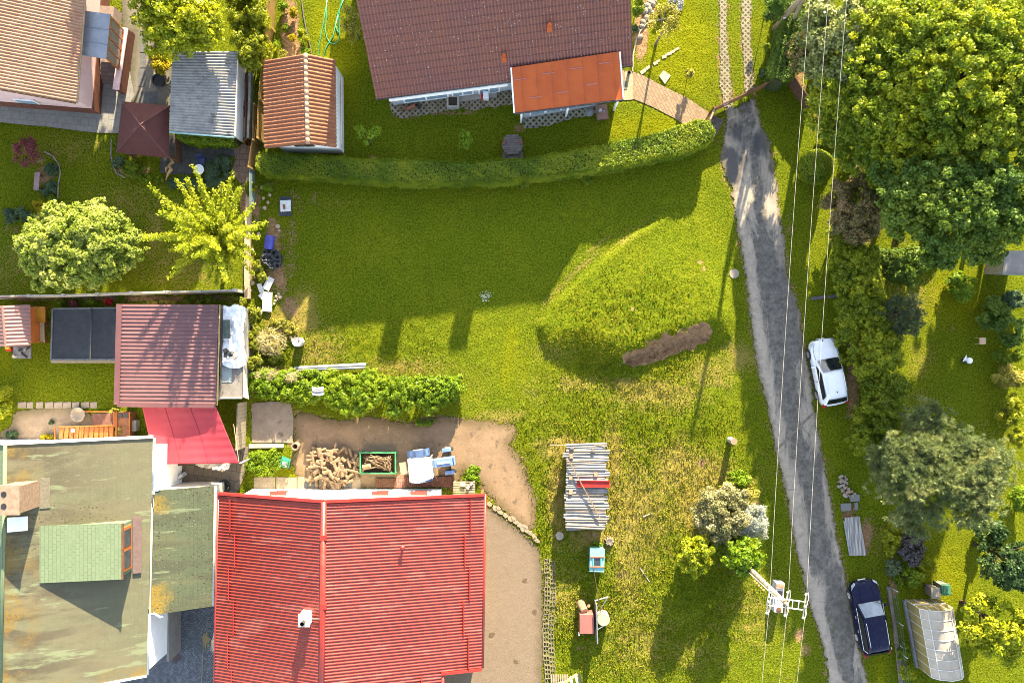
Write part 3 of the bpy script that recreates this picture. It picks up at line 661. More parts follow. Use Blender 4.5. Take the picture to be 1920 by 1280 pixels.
def ragged_hedge(name, label, line, h, leaf, size=.065, rcl=.2, cover=5.5, lr=.5, per_m=11, group=None, cat='hedge', low=-.5):
    """free-growing hedge: overlapping boughs along a line of (u, v, half width px[, height])"""
    P = [G(p[0], p[1], h*.6) for p in line]; W = [p[2]*px() for p in line]; H = [p[3] if len(p) > 3 else h for p in line]
    s = [0.]
    for i in range(1, len(P)): s.append(s[-1]+(P[i]-P[i-1]).to_2d().length)
    n = int(s[-1]*per_m*(np.mean(W)+.4)); q = RNG.uniform(0, s[-1], n)
    cx = np.interp(q, s, [p.x for p in P]); cy = np.interp(q, s, [p.y for p in P]); w = np.interp(q, s, W); hh = np.interp(q, s, H)
    tx = np.interp(q+.1, s, [p.x for p in P])-np.interp(q-.1, s, [p.x for p in P]); ty = np.interp(q+.1, s, [p.y for p in P])-np.interp(q-.1, s, [p.y for p in P]); l = np.hypot(tx, ty)+1e-9
    o = RNG.uniform(-1, 1, n); LR = lr*RNG.uniform(.6, 1.25, n); LR = np.minimum(LR, w*.8+.1); off = o*np.maximum(w-LR*.55, .02)
    z = np.maximum((hh-LR*.6)*RNG.uniform(.35, 1.04, n)**.6*(1-.22*o*o), LR*.4)
    LC = np.stack([cx-ty/l*off, cy+tx/l*off, z], -1)
    t = thing(name, label, cat, (cx[0], cy[0], 0.), group)
    m = MB()
    for i in range(0, n, 2): b = Vector((cx[i], cy[i], -.05)); m.tube([b, b.lerp(Vector(LC[i]), .6)+Vector((0,0,.1)), Vector(LC[i])], [.05,.035,.012], 5)
    m.build('branches', BARK, t, True)
    area = float(np.sum(W)/len(W))*2*s[-1]*1.5; ncl = int(cover*area/(math.pi*rcl**2)); per = max(8, int(2.0*math.pi*rcl**2/(1.2*size**2)))
    Pp, N, S, rn = clump_leaves(LC, LR, ncl, rcl, per, size, .25, .7, low); Pp[:,2] = np.maximum(Pp[:,2], .03)
    leaf_mesh('foliage', Pp, N, S, LM[leaf], t, .6, rn)
    return t
def hedge(name, label, line, w, h, leaf, dens=420, size=.065, group=None, lump=.10, cat='hedge', upb=.35, core='hedge_twigs', loose=.05, end_round=True):
    """clipped hedge along a polyline given as (u, v[, half-width px])"""
    P = [G(p[0], p[1], h*.5) for p in line]; W = [(p[2]*px() if len(p) > 2 else w/2) for p in line]
    H = [(p[3] if len(p) > 3 else h) for p in line]
    s = [0.]
    for i in range(1, len(P)): s.append(s[-1]+(P[i]-P[i-1]).to_2d().length)
    m = max(4, int(s[-1]/.25)); tt = np.linspace(0, s[-1], m)
    cx = np.interp(tt, s, [p.x for p in P]); cy = np.interp(tt, s, [p.y for p in P]); ww = np.interp(tt, s, W); hh = np.interp(tt, s, H)
    dx = np.gradient(cx); dy = np.gradient(cy); l = np.hypot(dx, dy); nxn, nyn = -dy/l, dx/l
    ww = ww*(1+.34*(fbm(tt, tt*0+h, .7, 3)-.5)); hh = hh*(1+.22*(fbm(tt, tt*0+9, .5, 3)-.5))
    if end_round:
        e = np.minimum(tt, s[-1]-tt); ww = ww*np.sqrt(np.clip(e/np.maximum(ww, .05)*.9+.25, 0, 1))
    mid = m//2; o0 = (cx[mid], cy[mid], ground_z(cx[mid], cy[mid]))
    t = thing(name, label, cat, o0, group)
    mb = MB()
    for i in range(m):
        a, b, hq = ww[i]*.80, ww[i]*.70, hh[i]*.90; c = np.array([cx[i], cy[i]]); q = np.array([nxn[i], nyn[i]])
        for (k, z) in ((-a,-.05),(-a*1.02,hq*.6),(-b,hq),(b,hq),(a*1.02,hq*.6),(a,-.05)):
            p = c+q*k; mb.v.append(Vector((p[0], p[1], z)))
    for i in range(m-1):
        for j in range(5):
            A = i*6+j; mb.f.append([A, A+6, A+7, A+1]); mb.mi.append(0)
    mb.f += [[0,1,2,3,4,5], list(reversed(range((m-1)*6, m*6)))]; mb.mi += [0, 0]
    mb.build('branches', pm(core, (.020,.032,.006), (.032,.028,.012), 6, .95, .8, 20, .05), t)
    area = float(np.sum((2*ww+2*hh)*np.gradient(tt))); n = int(dens*area)
    f = RNG.random(n)*(m-1); i0 = f.astype(int); ft = f-i0; i1 = np.minimum(i0+1, m-1)
    L = lambda a: a[i0]*(1-ft)+a[i1]*ft
    C = np.stack([L(cx), L(cy)], -1); Q = np.stack([L(nxn), L(nyn)], -1); w_ = L(ww); h_ = L(hh)
    per = RNG.random(n)*(2*w_+2*h_)
    top = per < 2*w_
    off = np.where(top, per-w_, np.where(per < 2*w_+h_, w_, -w_))
    zz = np.where(top, h_, np.where(per < 2*w_+h_, per-2*w_, per-2*w_-h_))
    ln = (fbm(C[:,0]+off, C[:,1]+zz, 1/.45, 3)-.5)
    depth = RNG.random(n)**2*-.12+ln*lump*2+RNG.normal(size=n)*loose
    ed = np.clip((np.abs(off)/np.maximum(w_, .05)-.72)/.28, 0, 1)*top
    X3 = C+Q*(off+np.where(top, 0, np.sign(off)*depth))[:,None]
    z3 = zz+np.where(top, depth-ed*.10*h_, 0)
    Pn = np.stack([X3[:,0], X3[:,1], np.maximum(z3, .02)], -1)
    Nn = np.stack([np.where(top, ed*np.sign(off)*.5, np.sign(off))*Q[:,0], np.where(top, ed*np.sign(off)*.5, np.sign(off))*Q[:,1], np.where(top, 1., upb)], -1)+RNG.normal(size=(n,3))*.45
    clump = fbm(C[:,0]+off*2, C[:,1]-zz, 3., 2)
    leaf_mesh('foliage', Pn, Nn, size*RNG.uniform(.6, 1.4, n), LM[leaf], t, .6, np.clip(RNG.random(n)*.6+clump*.6-.1, 0, 1))
    return t
# ================================================================= BUILDINGS
PROF = {'sine': [(0,0),(.17,.25),(.33,.75),(.5,1),(.67,.75),(.83,.25)],
        'trap': [(0,0),(.36,0),(.48,1),(.66,1),(.78,0)],
        'tile': [(0,0),(.16,.55),(.36,1),(.56,.85),(.72,.25),(.86,0)],
        'metal': [(0,0),(.30,.08),(.46,.75),(.62,1),(.78,.7),(.92,.1)],
        'seam': [(0,0),(.455,0),(.475,1),(.525,1),(.545,0)],
        'flat': [(0,0),(.5,0)]}
def ribroof(name, A, B, C, D, pitch, amp, prof, mat, parent, course=None, step=.0, th=.07, wob=0., smooth=True, along_extra=1, stagger=False):
    """roof plate A-B-C-D: ribs run from edge A-D down to edge B-C and repeat from A to D"""
    A, B, C, D = map(Vector, (A, B, C, D))
    La = ((D-A).length+(C-B).length)/2; Ls = ((B-A).length+(C-D).length)/2
    nr = max(1, round(La/pitch)); pr = PROF[prof]
    a = np.array([(i+p)/nr for i in range(nr) for p, h in pr]+[1.]); ha = np.array([h for i in range(nr) for p, h in pr]+[0.])
    if course:
        nc = max(1, round(Ls/course)); s = []; hs = []
        for i in range(nc): s += [i/nc+1e-4, (i+.94)/nc]; hs += [0, 1]
        s.append(1.); hs.append(.6)
    else:
        m = along_extra+1; s = list(np.linspace(0, 1, m)); hs = [0]*m
    s = np.array(s); hs = np.array(hs)
    nrm = (B-A).cross(D-A).normalized()
    if nrm.z < 0: nrm = -nrm
    AA, SS = np.meshgrid(a, s); HA, HS = np.meshgrid(ha, hs)
    A_, B_, C_, D_ = (np.array(q) for q in (A, B, C, D))
    P = (A_*(1-AA)[...,None]+D_*AA[...,None])*(1-SS)[...,None]+(B_*(1-AA)[...,None]+C_*AA[...,None])*SS[...,None]
    h = HA*amp+HS*step+th
    if wob: h = h+(fbm(AA*La+A.x, SS*Ls+A.y, 1.1, 3)-.5)*wob
    P = P+np.array(nrm)*h[...,None]
    ny_, nx_ = AA.shape; ii = np.arange(nx_*ny_).reshape(ny_, nx_)
    q = np.stack([ii[:-1,:-1], ii[:-1,1:], ii[1:,1:], ii[1:,:-1]], -1).reshape(-1, 4)
    V = list(P.reshape(-1, 3)); b = len(V)
    n0 = np.array(nrm)*th*.98
    V += [A_, B_, C_, D_, A_+n0, B_+n0, C_+n0, D_+n0]
    q2 = np.array([[b,b+1,b+2,b+3],[b,b+4,b+5,b+1],[b+1,b+5,b+6,b+2],[b+2,b+6,b+7,b+3],[b+3,b+7,b+4,b]])
    # make the top face upwards
    v0, v1, v2 = V[q[0][0]], V[q[0][1]], V[q[0][2]]
    if np.dot(np.cross(v1-v0, v2-v0), np.array(nrm)) < 0: q = q[:, ::-1]
    o = npmesh(name, np.array(V), np.concatenate([q, q2]), mat, parent, smooth=smooth)
    if smooth:
        sm = np.ones(len(o.data.polygons), bool); sm[-5:] = False; o.data.polygons.foreach_set('use_smooth', sm)
    return o

def tilemat(name, a, b, c, lichen=None, lt=.70, ls=9, rough=.75, lines=None, moss=None, mt=.6, tilevar=.35):
    n = NT(name); big = n.noise(.35, 4, .6); mid = n.noise(2.6, 4, .65)
    col = n.mix(n.mr(big, .34, .66), a, b); col = n.mix(n.mr(mid, .42, .7, 0, .75), col, c)
    col = n.mix(n.mr(n.noise(16, 2, .6), .35, .65, 0, tilevar), col, tuple(x*.62 for x in a))
    if lines:
        e_, n_, ce, cn, pe, pn = lines
        dt = lambda v: n.new("VectorMath", {0: n.obj(), 1: v}, operation='DOT_PRODUCT').outputs['Value']
        fr = lambda q, c, p_: n.ma('FRACT', n.ma('DIVIDE', n.ma('SUBTRACT', q, c), p_))
        fe, fn = fr(dt(e_), ce, pe), fr(dt(n_), cn, pn)
        col = n.mix(n.mr(fn, .22, .06, 0, .72), col, tuple(x*.42 for x in c)); col = n.mix(n.mr(fe, .16, .04, 0, .6), col, tuple(x*.45 for x in c)); col = n.mix(n.ma('MULTIPLY', n.mr(fe, .28, .42), n.mr(fe, .66, .5, 0, .45)), col, tuple(x*1.35 for x in a))  # tile joints, with gap shade and lit rib crests painted into the colour
    if moss: col = n.mix(n.mr(n.noise(.9, 5, .7), mt, mt+.09), col, moss)  # patch tone: moss, and dappled shade painted into the grey shed roof
    if lichen:
        sp = n.ma('MULTIPLY', n.mr(n.vor(ls), .17, .11), n.mr(n.noise(1.1, 3, .6), .42, .6))
        sp = n.ma('MULTIPLY', sp, n.mr(n.noise(ls*.9, 1), lt-.22, lt-.14))
        col = n.mix(sp, col, lichen)
    return n.bsdf(col, rough, n.bump(n.noise(40, 3, .7), .3, .006), spec=.25)
_A, _B = G(705,185,2.8), G(1186,122,2.8); _e = (_B-_A).normalized(); _n = Vector((-_e.y, _e.x, 0)); _r0 = G(940,60,0); _r0.z = 0; _A.z = 0
BROWN_TILE = tilemat('brown_roof_tile', (.175,.070,.050), (.145,.062,.056), (.115,.052,.052), (.55,.50,.46), .60, 5.5, .75, (tuple(_e), tuple(_n), (_A-_r0).dot(_e), (_A-_r0).dot(_n), .2, .361))
ORANGE_TILE = tilemat('orange_roof_tile', (.245,.095,.048), (.205,.078,.042), (.27,.13,.075), (.62,.55,.45), .48, 7, .8, tilevar=.45)
PEACH_TILE = tilemat('weathered_roof_tile', (.37,.215,.14), (.31,.17,.11), (.26,.115,.07), (.55,.5,.4), .62, 7, .8, tilevar=.5)
FIBRE = tilemat('fibre_cement', (.27,.255,.235), (.19,.185,.18), (.125,.122,.12), (.5,.5,.46), .6, 9, .85, moss=(.07,.068,.06), mt=.58)  # dark moss patches also stand for tree-shade dapples painted into the roof
RED_METAL = pm('red_metal_roof', (.215,.031,.024), (.160,.022,.018), .45, .42, .06, 50, .003, 0, .26, c=(.245,.050,.040), cth=.54, cscale=.9, stretch=(.35,1.5,1))
RED_TRIM = pm('red_trim', (.23,.022,.016), (.20,.018,.013), 1.5, .4, .05, 40, .003, 0, .4)
MAUVE = pm('mauve_metal_roof', (.105,.046,.048), (.090,.040,.043), .9, .42, .05, 40, .003, 0, .4, c=(.12,.058,.058), cth=.62)
ORANGE_METAL = pm('orange_coated_roof', (.36,.072,.012), (.32,.060,.011), .9, .55, .12, 60, .004, 0, .3)
GABLE_RED = tilemat('brown_red_shingle', (.085,.028,.023), (.070,.024,.022), (.06,.022,.022), None, rough=.85)
WHITE = pm('white_render', (.72,.71,.69), (.66,.66,.65), 1.2, .85, .25, 30, .008)
WHITE_P = pm('white_paint', (.78,.78,.78), (.70,.70,.70), 3, .5, .05)
CREAM = pm('cream_render', (.55,.48,.40), (.48,.42,.36), 1.5, .9, .3, 25, .01)
PINK = pm('pink_render', (.60,.42,.41), (.54,.37,.36), .7, .92, .5, 40, .012)
PLINTH = pm('brown_plinth', (.115,.040,.025), (.09,.032,.02), 2, .9, .6, 40, .012)
BLUEW = pm('pale_blue_wall', (.42,.45,.47), (.36,.39,.42), 2, .8, .2)
GLASS = pm('window_glass', (.02,.03,.04), (.035,.05,.06), 1.5, .06, 0, spec=.8)
GLASS_L = pm('light_glass', (.17,.26,.33), (.25,.33,.38), 2.5, .1, 0, spec=.7)
DARKP = pm('dark_gutter', (.035,.032,.038), (.025,.024,.028), 4, .45, .05, spec=.4)
GREYP = pm('grey_metal', (.34,.35,.36), (.27,.28,.30), 3, .45, .1, metallic=.3)
ZINC = pm('zinc_sheet', (.25,.265,.30), (.20,.215,.245), 1.2, .42, .1, metallic=.5, c=(.32,.33,.34))
WOODO = pm('orange_wood', (.33,.10,.022), (.26,.075,.016), 4, .6, .3, 30, .006, stretch=(6,1,1))
WOODB = pm('brown_wood', (.11,.055,.028), (.08,.038,.02), 4, .75, .4, 30, .008)
WOODG = pm('grey_wood', (.26,.215,.15), (.19,.155,.11), 4, .9, .5, 30, .01, stretch=(1,5,1))
WOODY = pm('yellow_fence_wood', (.30,.19,.06), (.24,.145,.045), 3, .85, .4, 30, .01, c=(.14,.12,.05))
CONC = pm('concrete', (.34,.31,.27), (.27,.245,.21), 2, .9, .4, 25, .012, c=(.16,.145,.12))
BLACKP = pm('black_plastic', (.016,.016,.018), (.026,.026,.03), 3, .4, .1)
RUST = pm('rusty_steel', (.10,.042,.02), (.065,.03,.018), 5, .8, .5, 30, .008, c=(.16,.075,.035))
BRICKR = pm('red_brick', (.25,.085,.05), (.19,.065,.04), 6, .9, .4)

# ---------------------------------------------------------------- house with the brown tiled roof
def brown_house():
    A = G(705,185,2.8); B = G(1186,122,2.8); e = (B-A).normalized(); nn = Vector((-e.y, e.x, 0)); zr = 6.85; run = 6.5
    t = thing('brown_roof_house', 'white house under a brown speckled tile roof with an orange porch roof', 'house', G(940,60,0))
    ra = A+nn*run; rb = B+nn*run; ra.z = rb.z = zr
    fa = ra+nn*run; fb = rb+nn*run; fa.z = fb.z = 2.8
    roof = ribroof('roof', ra, A, B, rb, .2, .045, 'tile', BROWN_TILE, t, .42, .035)
    ribroof('roof', ra, fa, fb, rb, .2, .045, 'tile', BROWN_TILE, t, .42, .035)
    mb = MB(); mb.tube([ra+Vector((0,0,.08)), rb+Vector((0,0,.08))], .13, 8); mb.build('ridge_cap', BROWN_TILE, roof, True)
    mb = MB()
    for (q, w) in ((.28,1.0),(.60,.85)):
        c = ra.lerp(rb, q)-nn*.2; mb.box((c.x, c.y, zr+.25), (w, .62, 1.5), math.atan2(e.y, e.x))
    # two chimneys on the ridge just above the frame
    for i, q in enumerate((.365,.655)):
        c = ra.lerp(rb, q)-nn*.1; b2 = MB(); b2.box((c.x, c.y, zr+.1), (1.0, .6, 1.4), math.atan2(e.y, e.x)); b2.box((c.x, c.y, zr+.85), (1.12, .72, .12), math.atan2(e.y, e.x))
        b2.build('chimney', CREAM, roof)
    for (u, v) in ((945,103),(1030,46)):
        d = (G(u,v,4)-A).dot(nn); z = 2.8+d*(zr-2.8)/run; p = G(u, v+6, z)
        b = MB(); b.box((p.x, p.y-.08, z+.07), (.30,.42,.10), math.atan2(e.y, e.x), rx=R(31)); b.cyl((p.x, p.y, z), .085, .42, 12); b.cyl((p.x, p.y, z+.42), .12, .07, 12)
        b.build('roof_vent', [ORANGE_METAL], roof)
    # walls
    i0 = .72; i1 = .35
    wp = [A+e*i0+nn*.32, B-e*i1+nn*.32, B-e*i1+nn*(2*run-.4), A+e*i0+nn*(2*run-.4)]
    m = MB(); m.walls([(p.x, p.y) for p in wp], -.05, 2.72); 
    for k in (0, 1):
        P0, P1 = (wp[0], wp[3]) if k == 0 else (wp[1], wp[2]); mid = (P0+P1)/2
        tri = [Vector((P0.x,P0.y,2.72)), Vector((P1.x,P1.y,2.72)), Vector((mid.x,mid.y,zr-.15))]
        m.add(tri, [(0,1,2)])
    wall = m.build('wall', BLUEW, t)
    fr = MB(); a = A+e*.75+nn*.02; b = A+e*8.1+nn*.02; a.z = b.z = 2.42; fr.bar(a, b, .28, .42); fr.build('fascia', WHITE_P, t)
    # glazed front set into the wall: windows with pale glass
    for (s0, s1, z0, z1) in ((1.5,4.3,.35,1.75),(4.6,5.9,.35,1.75),(6.3,7.6,.1,1.9)):
        p = A+e*s0+nn*.30; q = A+e*s1+nn*.30
        w = MB(); 
        for (za, zb) in ((z0, z0+.07),(z1-.07, z1)):
            p.z = q.z = (za+zb)/2; w.bar(p, q, .10, .07)
        for s in (s0, (s0+s1)/2, s1):
            r = A+e*s+nn*.30; w.bar((r.x, r.y, z0), (r.x, r.y, z1), .08, .10, up=e)
        wn = w.build('window', WHITE_P, t)
        g = MB(); p = A+e*s0+nn*.285; q = A+e*s1+nn*.285; p.z = q.z = (z0+z1)/2; g.bar(p, q, .03, z1-z0-.1); g.build('pane', GLASS_L, wn)
    st = MB(); p = A+e*4.6+nn*.2; q = A+e*7.4+nn*.2; p.z = q.z = .06; st.bar(p, q, .42, .12); st.build('step', CONC, t)
    gu = MB(); a, b = A.copy(), B.copy(); a.z = b.z = 2.83; gu.tube([a-nn*.05, b-nn*.05], .075, 8); gu.build('gutter', DARKP, t, True)
    # porch
    pa, pb, pc, pd = G(960,127,3.40), G(966,212,2.62), G(1167,186,2.62), G(1160,97,3.40)
    pr = ribroof('porch_roof', pa, pb, pc, pd, .92, .05, 'seam', ORANGE_METAL, t, th=.06, smooth=False)
    ps = (pd-pa).normalized(); pdn = (pb-pa).normalized(); nrm = ps.cross(pdn); nrm = nrm if nrm.z > 0 else -nrm
    for i, f in enumerate((.28,.72,.24,.70,.22,.62,.2)):
        q0 = (pa+(pd-pa)*((i+.06)/7.5)); q1 = (pa+(pd-pa)*((i+.94)/7.5)); o_ = (pb-pa)*f+nrm*.075
        m = MB(); m.bar(q0+o_, q1+o_, .05, .02, up=nrm); m.build('cross_seam', pm('violet_seam', (.30,.13,.12), (.26,.11,.12), 4), pr)
    m = MB(); m.tube([pb+Vector((-.03,-.06,.02)), pc+Vector((.05,-.06,.02))], .06, 8); m.build('gutter', DARKP, pr, True)
    for (p_, q_, s_) in ((pa, pb, -.06), (pd, pc, .06)): m = MB(); m.bar(p_+Vector((s_,0,-.03)), q_+Vector((s_,0,-.03)), .09, .14); m.build('barge_board', WHITE_P, pr)
    q = [pb+Vector((.55,.40,0)), pc+Vector((-1.2,.40,0)), pd+Vector((-1.2,-.05,0)), pa+Vector((.55,-.05,0))]
    m = MB(); m.walls([(p.x, p.y) for p in q], -.05, 2.5); m.build('porch_wall', BLUEW, t)
    for k in (.06,.5,.97):
        p = pb.lerp(pc, k)+Vector((0,.10,0)); m = MB(); m.box((p.x, p.y, 1.28), (.12,.12,2.56)); m.build('post', WHITE_P, t)
    m = MB(); p = q[0].lerp(q[1], .08)+Vector((0,-.05,0)); r = q[0].lerp(q[1], .9)+Vector((0,-.05,0)); p.z = r.z = 1.3; m.bar(p, r, .06, 1.2); w = m.build('window', WHITE_P, t)
    m = MB(); 
    for k in range(4):
        a = p.lerp(r, k/4+.02); b = p.lerp(r, (k+1)/4-.02); m.bar(a+Vector((0,-.035,0)), b+Vector((0,-.035,0)), .02, 1.06)
    m.build('pane', GLASS_L, w)
    m = MB(); b = G(1128,212,0); m.box((b.x, b.y, .12), (.75,.95,.24), R(8)); m.build('step', pm('clay_step', (.22,.13,.10), (.17,.10,.08), 4, .9), t)
brown_house()

# ---------------------------------------------------------------- small shed, orange tiles
def orange_shed():
    t = thing('tiled_shed', 'small white garden shed with a lichen-flecked orange tile gable roof', 'shed', G(565,195,0))
    zl, zr, zq = 2.15, 3.5, 2.5
    L0, L1 = G(496,115,zl), G(498,279,zl); r0, r1 = G(574,102,zr), G(578,270,zr); Q0, Q1 = G(628,113,zq), G(630,277,zq)
    rf = ribroof('roof', r0, L0, L1, r1, .235, .07, 'tile', ORANGE_TILE, t, .36, .035, wob=.03)
    ribroof('roof', r0, Q0, Q1, r1, .235, .07, 'tile', ORANGE_TILE, t, .36, .035, wob=.03)
    m = MB(); n = 15
    for i in range(n):
        a = r0.lerp(r1, i/n)+Vector((0,0,.14)); b = r0.lerp(r1, (i+1.04)/n)+Vector((0,0,.12)); m.tube([a, b], [.115,.14], 8)
    m.build('ridge_cap', pm('ridge_tile', (.38,.24,.16), (.30,.15,.09), 6, .85, .3), rf, True)
    w = [(L1.x+.62, L1.y+.28), (Q1.x-.02, Q1.y+.22), (Q0.x+.0, Q0.y-.25), (L0.x+.5, L0.y-.25)]
    m = MB(); m.walls(w, -.05, [zl+.22, zq, zq, zl+.22], False)
    xm = r1.x; m.add([(w[0][0], w[0][1], zl+.2), (w[1][0], w[1][1], zq), (xm, (w[0][1]+w[1][1])/2, zr-.05)], [(0,1,2)])
    m.build('wall', WHITE, t)
    m = MB(); c = G(571,277,2.05); y = (w[0][1]+w[1][1])/2-.03
    m.box((c.x, y, 2.12), (1.25,.07,.42)); wn = m.build('window', WOODB, t)
    for dx in (-.30,.30):
        m = MB(); m.box((c.x+dx, y-.03, 2.12), (.50,.04,.34)); m.build('pane', GLASS, wn)
    m = MB(); m.box((w[1][0]+.05, (w[1][1]+w[2][1])/2, 1.0), (.09, 4.2, .10)); m.build('ledge', CREAM, t)
orange_shed()

# ---------------------------------------------------------------- house at the top left
def pink_house():
    t = thing('pink_house', 'pink rendered house with weathered peach roof tiles and a glazed porch', 'house', G(60,60,0))
    ze = 4.0; E0 = G(143,193,ze); E1 = G(158,0,ze); d = (E1-E0).normalized(); E1 = E0+d*11; n = Vector((-d.y, d.x, 0))
    run, zr = 7.2, 7.6
    r0 = E0+n*run; r1 = E1+n*run; r0.z = r1.z = zr; f0 = r0+n*run; f1 = r1+n*run; f0.z = f1.z = ze
    rf = ribroof('roof', r0, E0, E1, r1, .19, .075, 'tile', PEACH_TILE, t, .38, .035, wob=.03)
    ribroof('roof', r0, f0, f1, r1, .19, .05, 'tile', PEACH_TILE, t, .38, .035)
    m = MB(); m.tube([E0+Vector((.05,0,.02)), E1+Vector((.05,0,.02))], .08, 8); m.build('gutter', pm('copper_gutter', (.30,.20,.12), (.22,.15,.09), 4, .5), rf, True)
    m = MB(); m.bar(E0+Vector((0,-.03,.02)), r0+Vector((0,-.03,.02)), .06, .18); m.build('barge_board', WOODB, rf)
    k = G(190,213,0); w0 = Vector((k.x-.02, k.y+.02, 0)); wa = w0+n*.06; wb = wa+d*9; wc = wb+n*13.6; wd = wa+n*13.6
    pts = [(p.x, p.y) for p in (wa, wb, wc, wd)]
    m = MB(); m.walls(pts, 1.0, ze+.1, False); mid = (wa+wd)/2
    m.add([(wa.x,wa.y,ze+.1),(wd.x,wd.y,ze+.1),(mid.x,mid.y,zr)], [(0,1,2)]); m.build('wall', PINK, t)
    po = [(p.x, p.y) for p in (wa-n*.06-d*.06, wb-n*.06, wc, wd-d*.06)]
    m = MB(); m.walls(po, -.05, 1.0); m.build('plinth', PLINTH, t)
    # cellar window with open light shutter on the south wall
    c = wa+n*3.7; c -= d*.06
    ang = math.atan2(n.y, n.x)
    m = MB(); m.box((c.x, c.y, 1.75), (1.3,.08,.75), ang); w = m.build('window', WHITE_P, t)
    m = MB(); q = c-d*.04; m.box((q.x, q.y, 1.75), (1.12,.05,.58), ang); m.build('pane', GLASS_L, w)
    # porch: zinc canopy, slanting glazed screen, steps between brown walls
    za = 3.25; c0, c1, c2, c3 = G(156,20,za+.25), G(207,27,za-.05), G(199,111,za-.05), G(152,103,za+.25)
    m = MB(); m.slab([c0, c1, c2, c3], .06)
    for f in (.345,.67): a = c0.lerp(c3, f); b = c1.lerp(c2, f); m.bar(a+Vector((0,0,.02)), b+Vector((0,0,.02)), .05, .05)
    m.build('canopy', ZINC, t)
    g0, g1 = G(231,56,1.15), G(222,131,1.15); h0, h1 = c1-Vector((.05,.1,.12)), c2-Vector((.05,-.1,.12))
    m = MB(); 
    for f in (0,.25,.5,.75,1): m.bar(h0.lerp(h1, f), g0.lerp(g1, f), .07, .07, up=(0,1,0))
    m.bar(h0, h1, .08); m.bar(g0, g1, .08); s = m.build('glazed_screen', WOODO, t)
    m = MB(); m.add([h0+Vector((.01,0,0)), h1+Vector((.01,0,0)), g1+Vector((.01,0,0)), g0+Vector((.01,0,0))], [(0,1,2,3)]); m.add([h0-Vector((.01,0,0)), h1-Vector((.01,0,0)), g1-Vector((.01,0,0)), g0-Vector((.01,0,0))], [(3,2,1,0)])
    m.build('pane', pm('smoky_glass', (.10,.09,.08), (.13,.115,.10), 2, .15, 0, spec=.5), s)
    a0, a1 = G(239,54,1.05), G(222,168,1.05); dv = (a1-a0).normalized(); pv = Vector((dv.y, -dv.x, 0)); pv = pv if pv.x < 0 else -pv
    m = MB(); m.walls([(p.x, p.y) for p in (a0, a1, a1+pv*.34, a0+pv*.34)], -.05, .98); m.build('porch_wall', PLINTH, t)
    m = MB(); m.slab([a0-dv*.03-pv*.03+Vector((0,0,.02)), a1+dv*.03-pv*.03+Vector((0,0,.02)), a1+dv*.03+pv*.37+Vector((0,0,.02)), a0-dv*.03+pv*.37+Vector((0,0,.02))], .09); m.build('wall_cap', PINK, t)
    for i in range(6):
        z = .17*(i+1); q = G(204, 152-i*8, z); m = MB(); m.box((q.x-.05, q.y, z-.085), (.98,.34,.17), R(-4)); m.build('step', pm('stair_stone', (.20,.15,.13), (.15,.11,.10), 4, .9), t)
    q = G(205,70,.55); m = MB(); m.box((q.x-.1, q.y+.55, .51), (1.1,2.5,1.02), R(-4)); m.build('landing', pm('stair_stone', (.2,.15,.13)), t)
pink_house()

# ---------------------------------------------------------------- grey corrugated shed and its strip of clutter
def grey_shed():
    t = thing('corrugated_shed', 'low shed with a grey corrugated fibre-cement roof under the lime-green tree', 'shed', G(382,180,0))
    a, b, c, d = G(324,97,2.75), G(318,246,2.75), G(440,256,2.45), G(446,97,2.45)
    ribroof('roof', a, d, c, b, .175, .07, 'sine', FIBRE, t, th=.05, along_extra=4, wob=.03)
    w = [(G(330,103,2.6)), (G(326,240,2.6)), (G(432,248,2.4)), (G(437,103,2.4))]
    m = MB(); m.walls([(p.x, p.y) for p in w], -.05, [2.6,2.6,2.38,2.38]); m.build('wall', WHITE, t)
    m = MB(); m.tube([b+Vector((0,-.07,.02)), c+Vector((0,-.07,.02))], .06, 8); m.build('gutter', pm('teal_gutter', (.22,.36,.36), (.18,.30,.32), 4, .5), t, True)
    m = MB(); m.bar(d+Vector((.04,0,.04)), c+Vector((.04,0,.04)), .05, .16); m.build('verge_board', CREAM, t)
grey_shed()
def gazebo():
    t = thing('gazebo', 'garden gazebo with a dark red-brown pyramid shingle roof', 'gazebo', G(275,245,0))
    z = 2.15; q = [G(229,190,z), G(318,199,z), G(317,297,z), G(218,286,z)]; ap = G(263,234,3.55)
    m = MB(); m.add(q+[ap], [(1,0,4),(2,1,4),(3,2,4),(0,3,4),(0,1,2,3)])
    top = m.build('roof', GABLE_RED, t)
    m = MB(); 
    for p in q: m.tube([p+Vector((0,0,.02)), ap+Vector((0,0,.03))], .045, 6)
    m.build('hip_cap', pm('hip_cap', (.075,.027,.023), (.095,.04,.036), 9, .8), top)
    for p in q:
        c = p.lerp(ap, .12); m = MB(); m.box((c.x, c.y, 1.05), (.12,.12,2.15)); m.build('post', WOODB, t)
    a, b = q[1].lerp(ap, .12), q[2].lerp(ap, .12); m = MB(); a.z = b.z = .5; m.bar(a, b, .06, .9); m.build('side_panel', WOODB, t)
    a, b = q[0].lerp(ap, .12), q[3].lerp(ap, .12); m = MB(); a.z = b.z = .5; m.bar(a, b, .06, .9); m.build('side_panel', WOODB, t)
gazebo()

